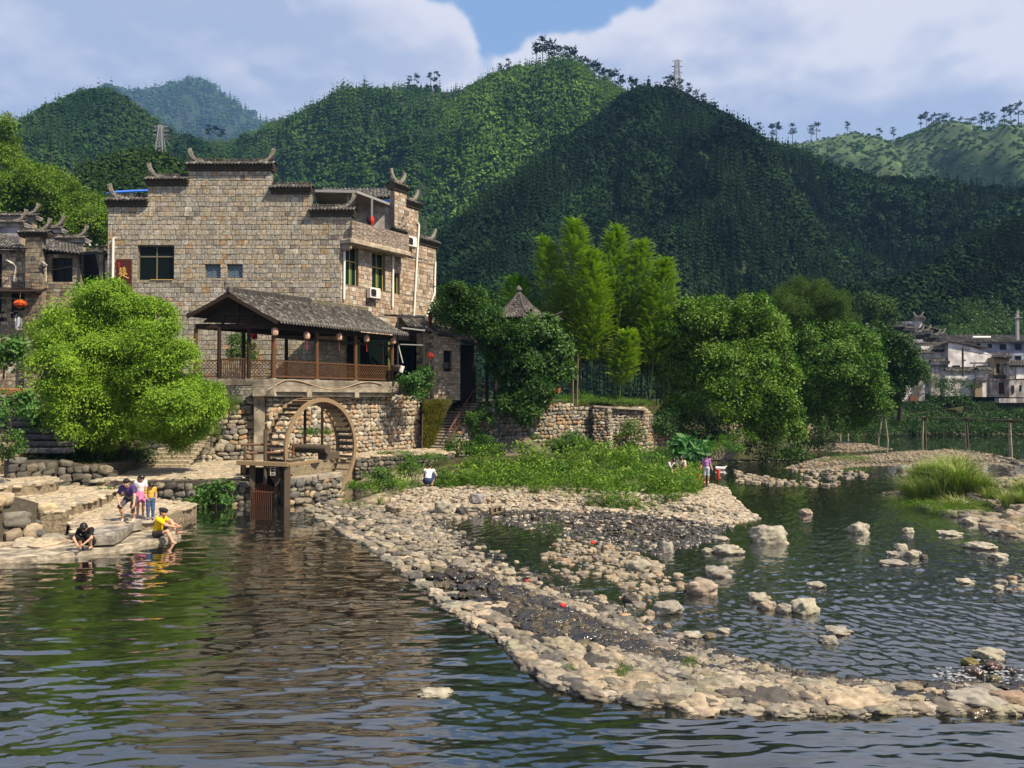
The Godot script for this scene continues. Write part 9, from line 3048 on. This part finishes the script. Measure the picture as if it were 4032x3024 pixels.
	var ln := thing("round_lantern", "round orange-red lantern hanging at the left village doorway", "lantern", at(X.call(263), Y.call(1315), D - 1.5))
	var lb := MB.new()
	for i in 12:
		lb.col = Color(0.75, 0.13, 0.02) if i % 2 == 0 else Color(0.62, 0.08, 0.015)
		for k in 6:
			var a := -1.2 + 2.4 * k / 6.0
			var b2 := -1.2 + 2.4 * (k + 1) / 6.0
			var p := func(th: float, ph: float) -> Vector3: return Vector3(cos(th) * cos(ph) * 0.40, sin(ph) * 0.27, -sin(th) * cos(ph) * 0.40)
			lb.quad(p.call(TAU * i / 12.0, a), p.call(TAU * (i + 1) / 12.0, a), p.call(TAU * (i + 1) / 12.0, b2), p.call(TAU * i / 12.0, b2))
	obj("paper_shade", lb.mesh(), M.cloth, ln)
	var lc := MB.new()
	lc.lathe(Vector3(0, 0.23, 0), [Vector2(0, 0), Vector2(0.13, 0), Vector2(0.13, 0.05), Vector2(0, 0.05)], 10)
	lc.lathe(Vector3(0, -0.28, 0), [Vector2(0, 0), Vector2(0.13, 0), Vector2(0.13, 0.05), Vector2(0, 0.05)], 10)
	lc.tube([Vector3(0, 0.28, 0), Vector3(0, 0.7, 0)], [0.01, 0.01], 4)
	obj("cap", lc.mesh(), M.brass, ln)
	for q in [[110, 755, 165, 780, 205, 830, 180, 1010, "curved white lamp bracket on the left edge house"], [565, 775, 590, 790, 600, 830, 600, 1020, "curved white lamp bracket beside the broad village window"]]:
		var lm := thing("wall_lamp", q[8], "lamp")
		var mb := MB.new()
		mb.tube([at(X.call(q[0]), Y.call(q[1]), D - 0.8), at(X.call(q[2]), Y.call(q[3]), D - 0.6), at(X.call(q[4]), Y.call(q[5]), D - 0.3), at(X.call(q[6]), Y.call(q[7]), D - 0.15)], [0.05, 0.045, 0.045, 0.045], 7)
		obj("arm", mb.mesh(), M.white_pipe, lm)
		var hd := MB.new()
		hd.box(at(X.call(q[0] + 14.0), Y.call(q[1] + 14.0), D - 0.75), Vector3(0.5, 0.1, 0.2), Basis(Vector3(0, 0, 1), -0.6), 0.04)
		obj("lamp_head", hd.mesh(), M.steel, lm)
	var cl := MB.new()
	for i in 8:
		for j in 6:
			var f := func(a: float, b3: float) -> Vector3: return at(lerpf(195, 292, a) * 0.3014, 800 + 0.3014 * lerpf(1495 + 12 * sin(a * 9.0), 1655, b3), D - 2.0 + 0.08 * sin(a * 11.0 + b3 * 3.0))
			cl.quad(f.call(i / 8.0, (j + 1) / 6.0), f.call((i + 1) / 8.0, (j + 1) / 6.0), f.call((i + 1) / 8.0, j / 6.0), f.call(i / 8.0, j / 6.0))
	tag(obj("hanging_cloth", cl.mesh(), tinted("cloth", Color(0.72, 0.74, 0.82))), "pale washing hung beside the dark doorway at the left edge", "washing")
	var up := thing("utility_pole", "concrete utility pole with crossarm between the village and the stone house", "pole")
	part_bar("post", up, at(X.call(1335), Y.call(1250), 50.0), at(X.call(1335), Y.call(560), 50.0), 0.26, 0.26, M.concrete)
	part_bar("crossarm", up, at(X.call(1090), Y.call(566), 49.8), at(X.call(1415), Y.call(570), 49.8), 0.09, 0.1, M.dark_metal)
	part_bar("crossarm", up, at(X.call(1090), Y.call(655), 49.8), at(X.call(1415), Y.call(652), 49.8), 0.09, 0.1, M.dark_metal)
	for x in [1100, 1175, 1262, 1400]:
		var mb := MB.new()
		mb.lathe(at(X.call(x), Y.call(562), 49.8), [Vector2(0.03, 0), Vector2(0.06, 0.05), Vector2(0.06, 0.12), Vector2(0, 0.16)], 7)
		obj("insulator", mb.mesh(), M.white_pipe, up)
	var bw := thing("rear_wall", "grey tiled-top wall behind the utility pole", "wall")
	bx("wall", bw, X.call(1050), X.call(1430), Y.call(700), Y.call(1300), 56.0, 0.5, tinted("brick", Color(0.16, 0.145, 0.12)))
	coping(bw, Vector3(W.call(1050, 56), H.call(700, 56), -56.2), Vector3(W.call(1430, 56), H.call(690, 56), -56.2), false, false, 0.9, 0.6, 6)
	for q in [[-40, 950, 1080, 805, "thick black cable sloping across the left village fronts"], [-40, 1140, 700, 1128, "thin pale cable level across the village balcony"], [-40, 960, 540, 1140, "thin cable dropping to the corner of the village pier"], [-40, 1230, 560, 1250, "low black cable under the village balcony"], [160, 985, 700, 1060, "thin cable from the lamp bracket to the broad window"]]:
		wire(at(X.call(q[0]), Y.call(q[1]), D - 2.5), at(X.call(q[2]), Y.call(q[3]), D - 1.4), 0.08, 0.02, q[4])
	var le := MB.new()
	le.box(at(X.call(60), Y.call(1140), D - 0.7) , Vector3(5.0, 0.14, 1.2), Basis(Vector3(1, 0, 0), 0.35))
	tag(obj("lean_to_roof", le.mesh(), M.dark_wood), "small dark tiled lean-to roof over the left edge doorway", "roof")
	var ww := MB.new()
	ww.box(at(X.call(-200), Y.call(1150), D - 1.2), Vector3(3.0, 0.1, 0.1))
	var terr := MB.new()
	terr.box(at(90, 1500, 38.0) + Vector3(0, -0.6, -1.0), Vector3(5.0, 0.5, 2.4), Basis(Vector3(0, 1, 0), 0.1), 0.08)
	tag(obj("earth_ledge", terr.mesh(), mat("orange_earth", lin(0.30, 0.16, 0.06), 0.95, G.grain, Vector3.ONE * 0.5, G.bump, 3.0)), "band of orange earth on the ledge above the shaded steps", "ledge")
func _ready() -> void:
	rng.seed = 77
	make_materials()
	make_view()
	make_lines()
	make_pieces()
	make_ground()
	make_water()
	make_hills()
	make_house()
	make_pavilion()
	make_bank()
	make_stairs()
	make_wheel()
	make_weir()
	make_boulders()
	make_far_village()
	make_left_village()
	make_bridge()
	make_pylons()
	make_ridge_trees()
	make_hex_pavilion()
	make_plants()
	make_pebbles()
	make_people()
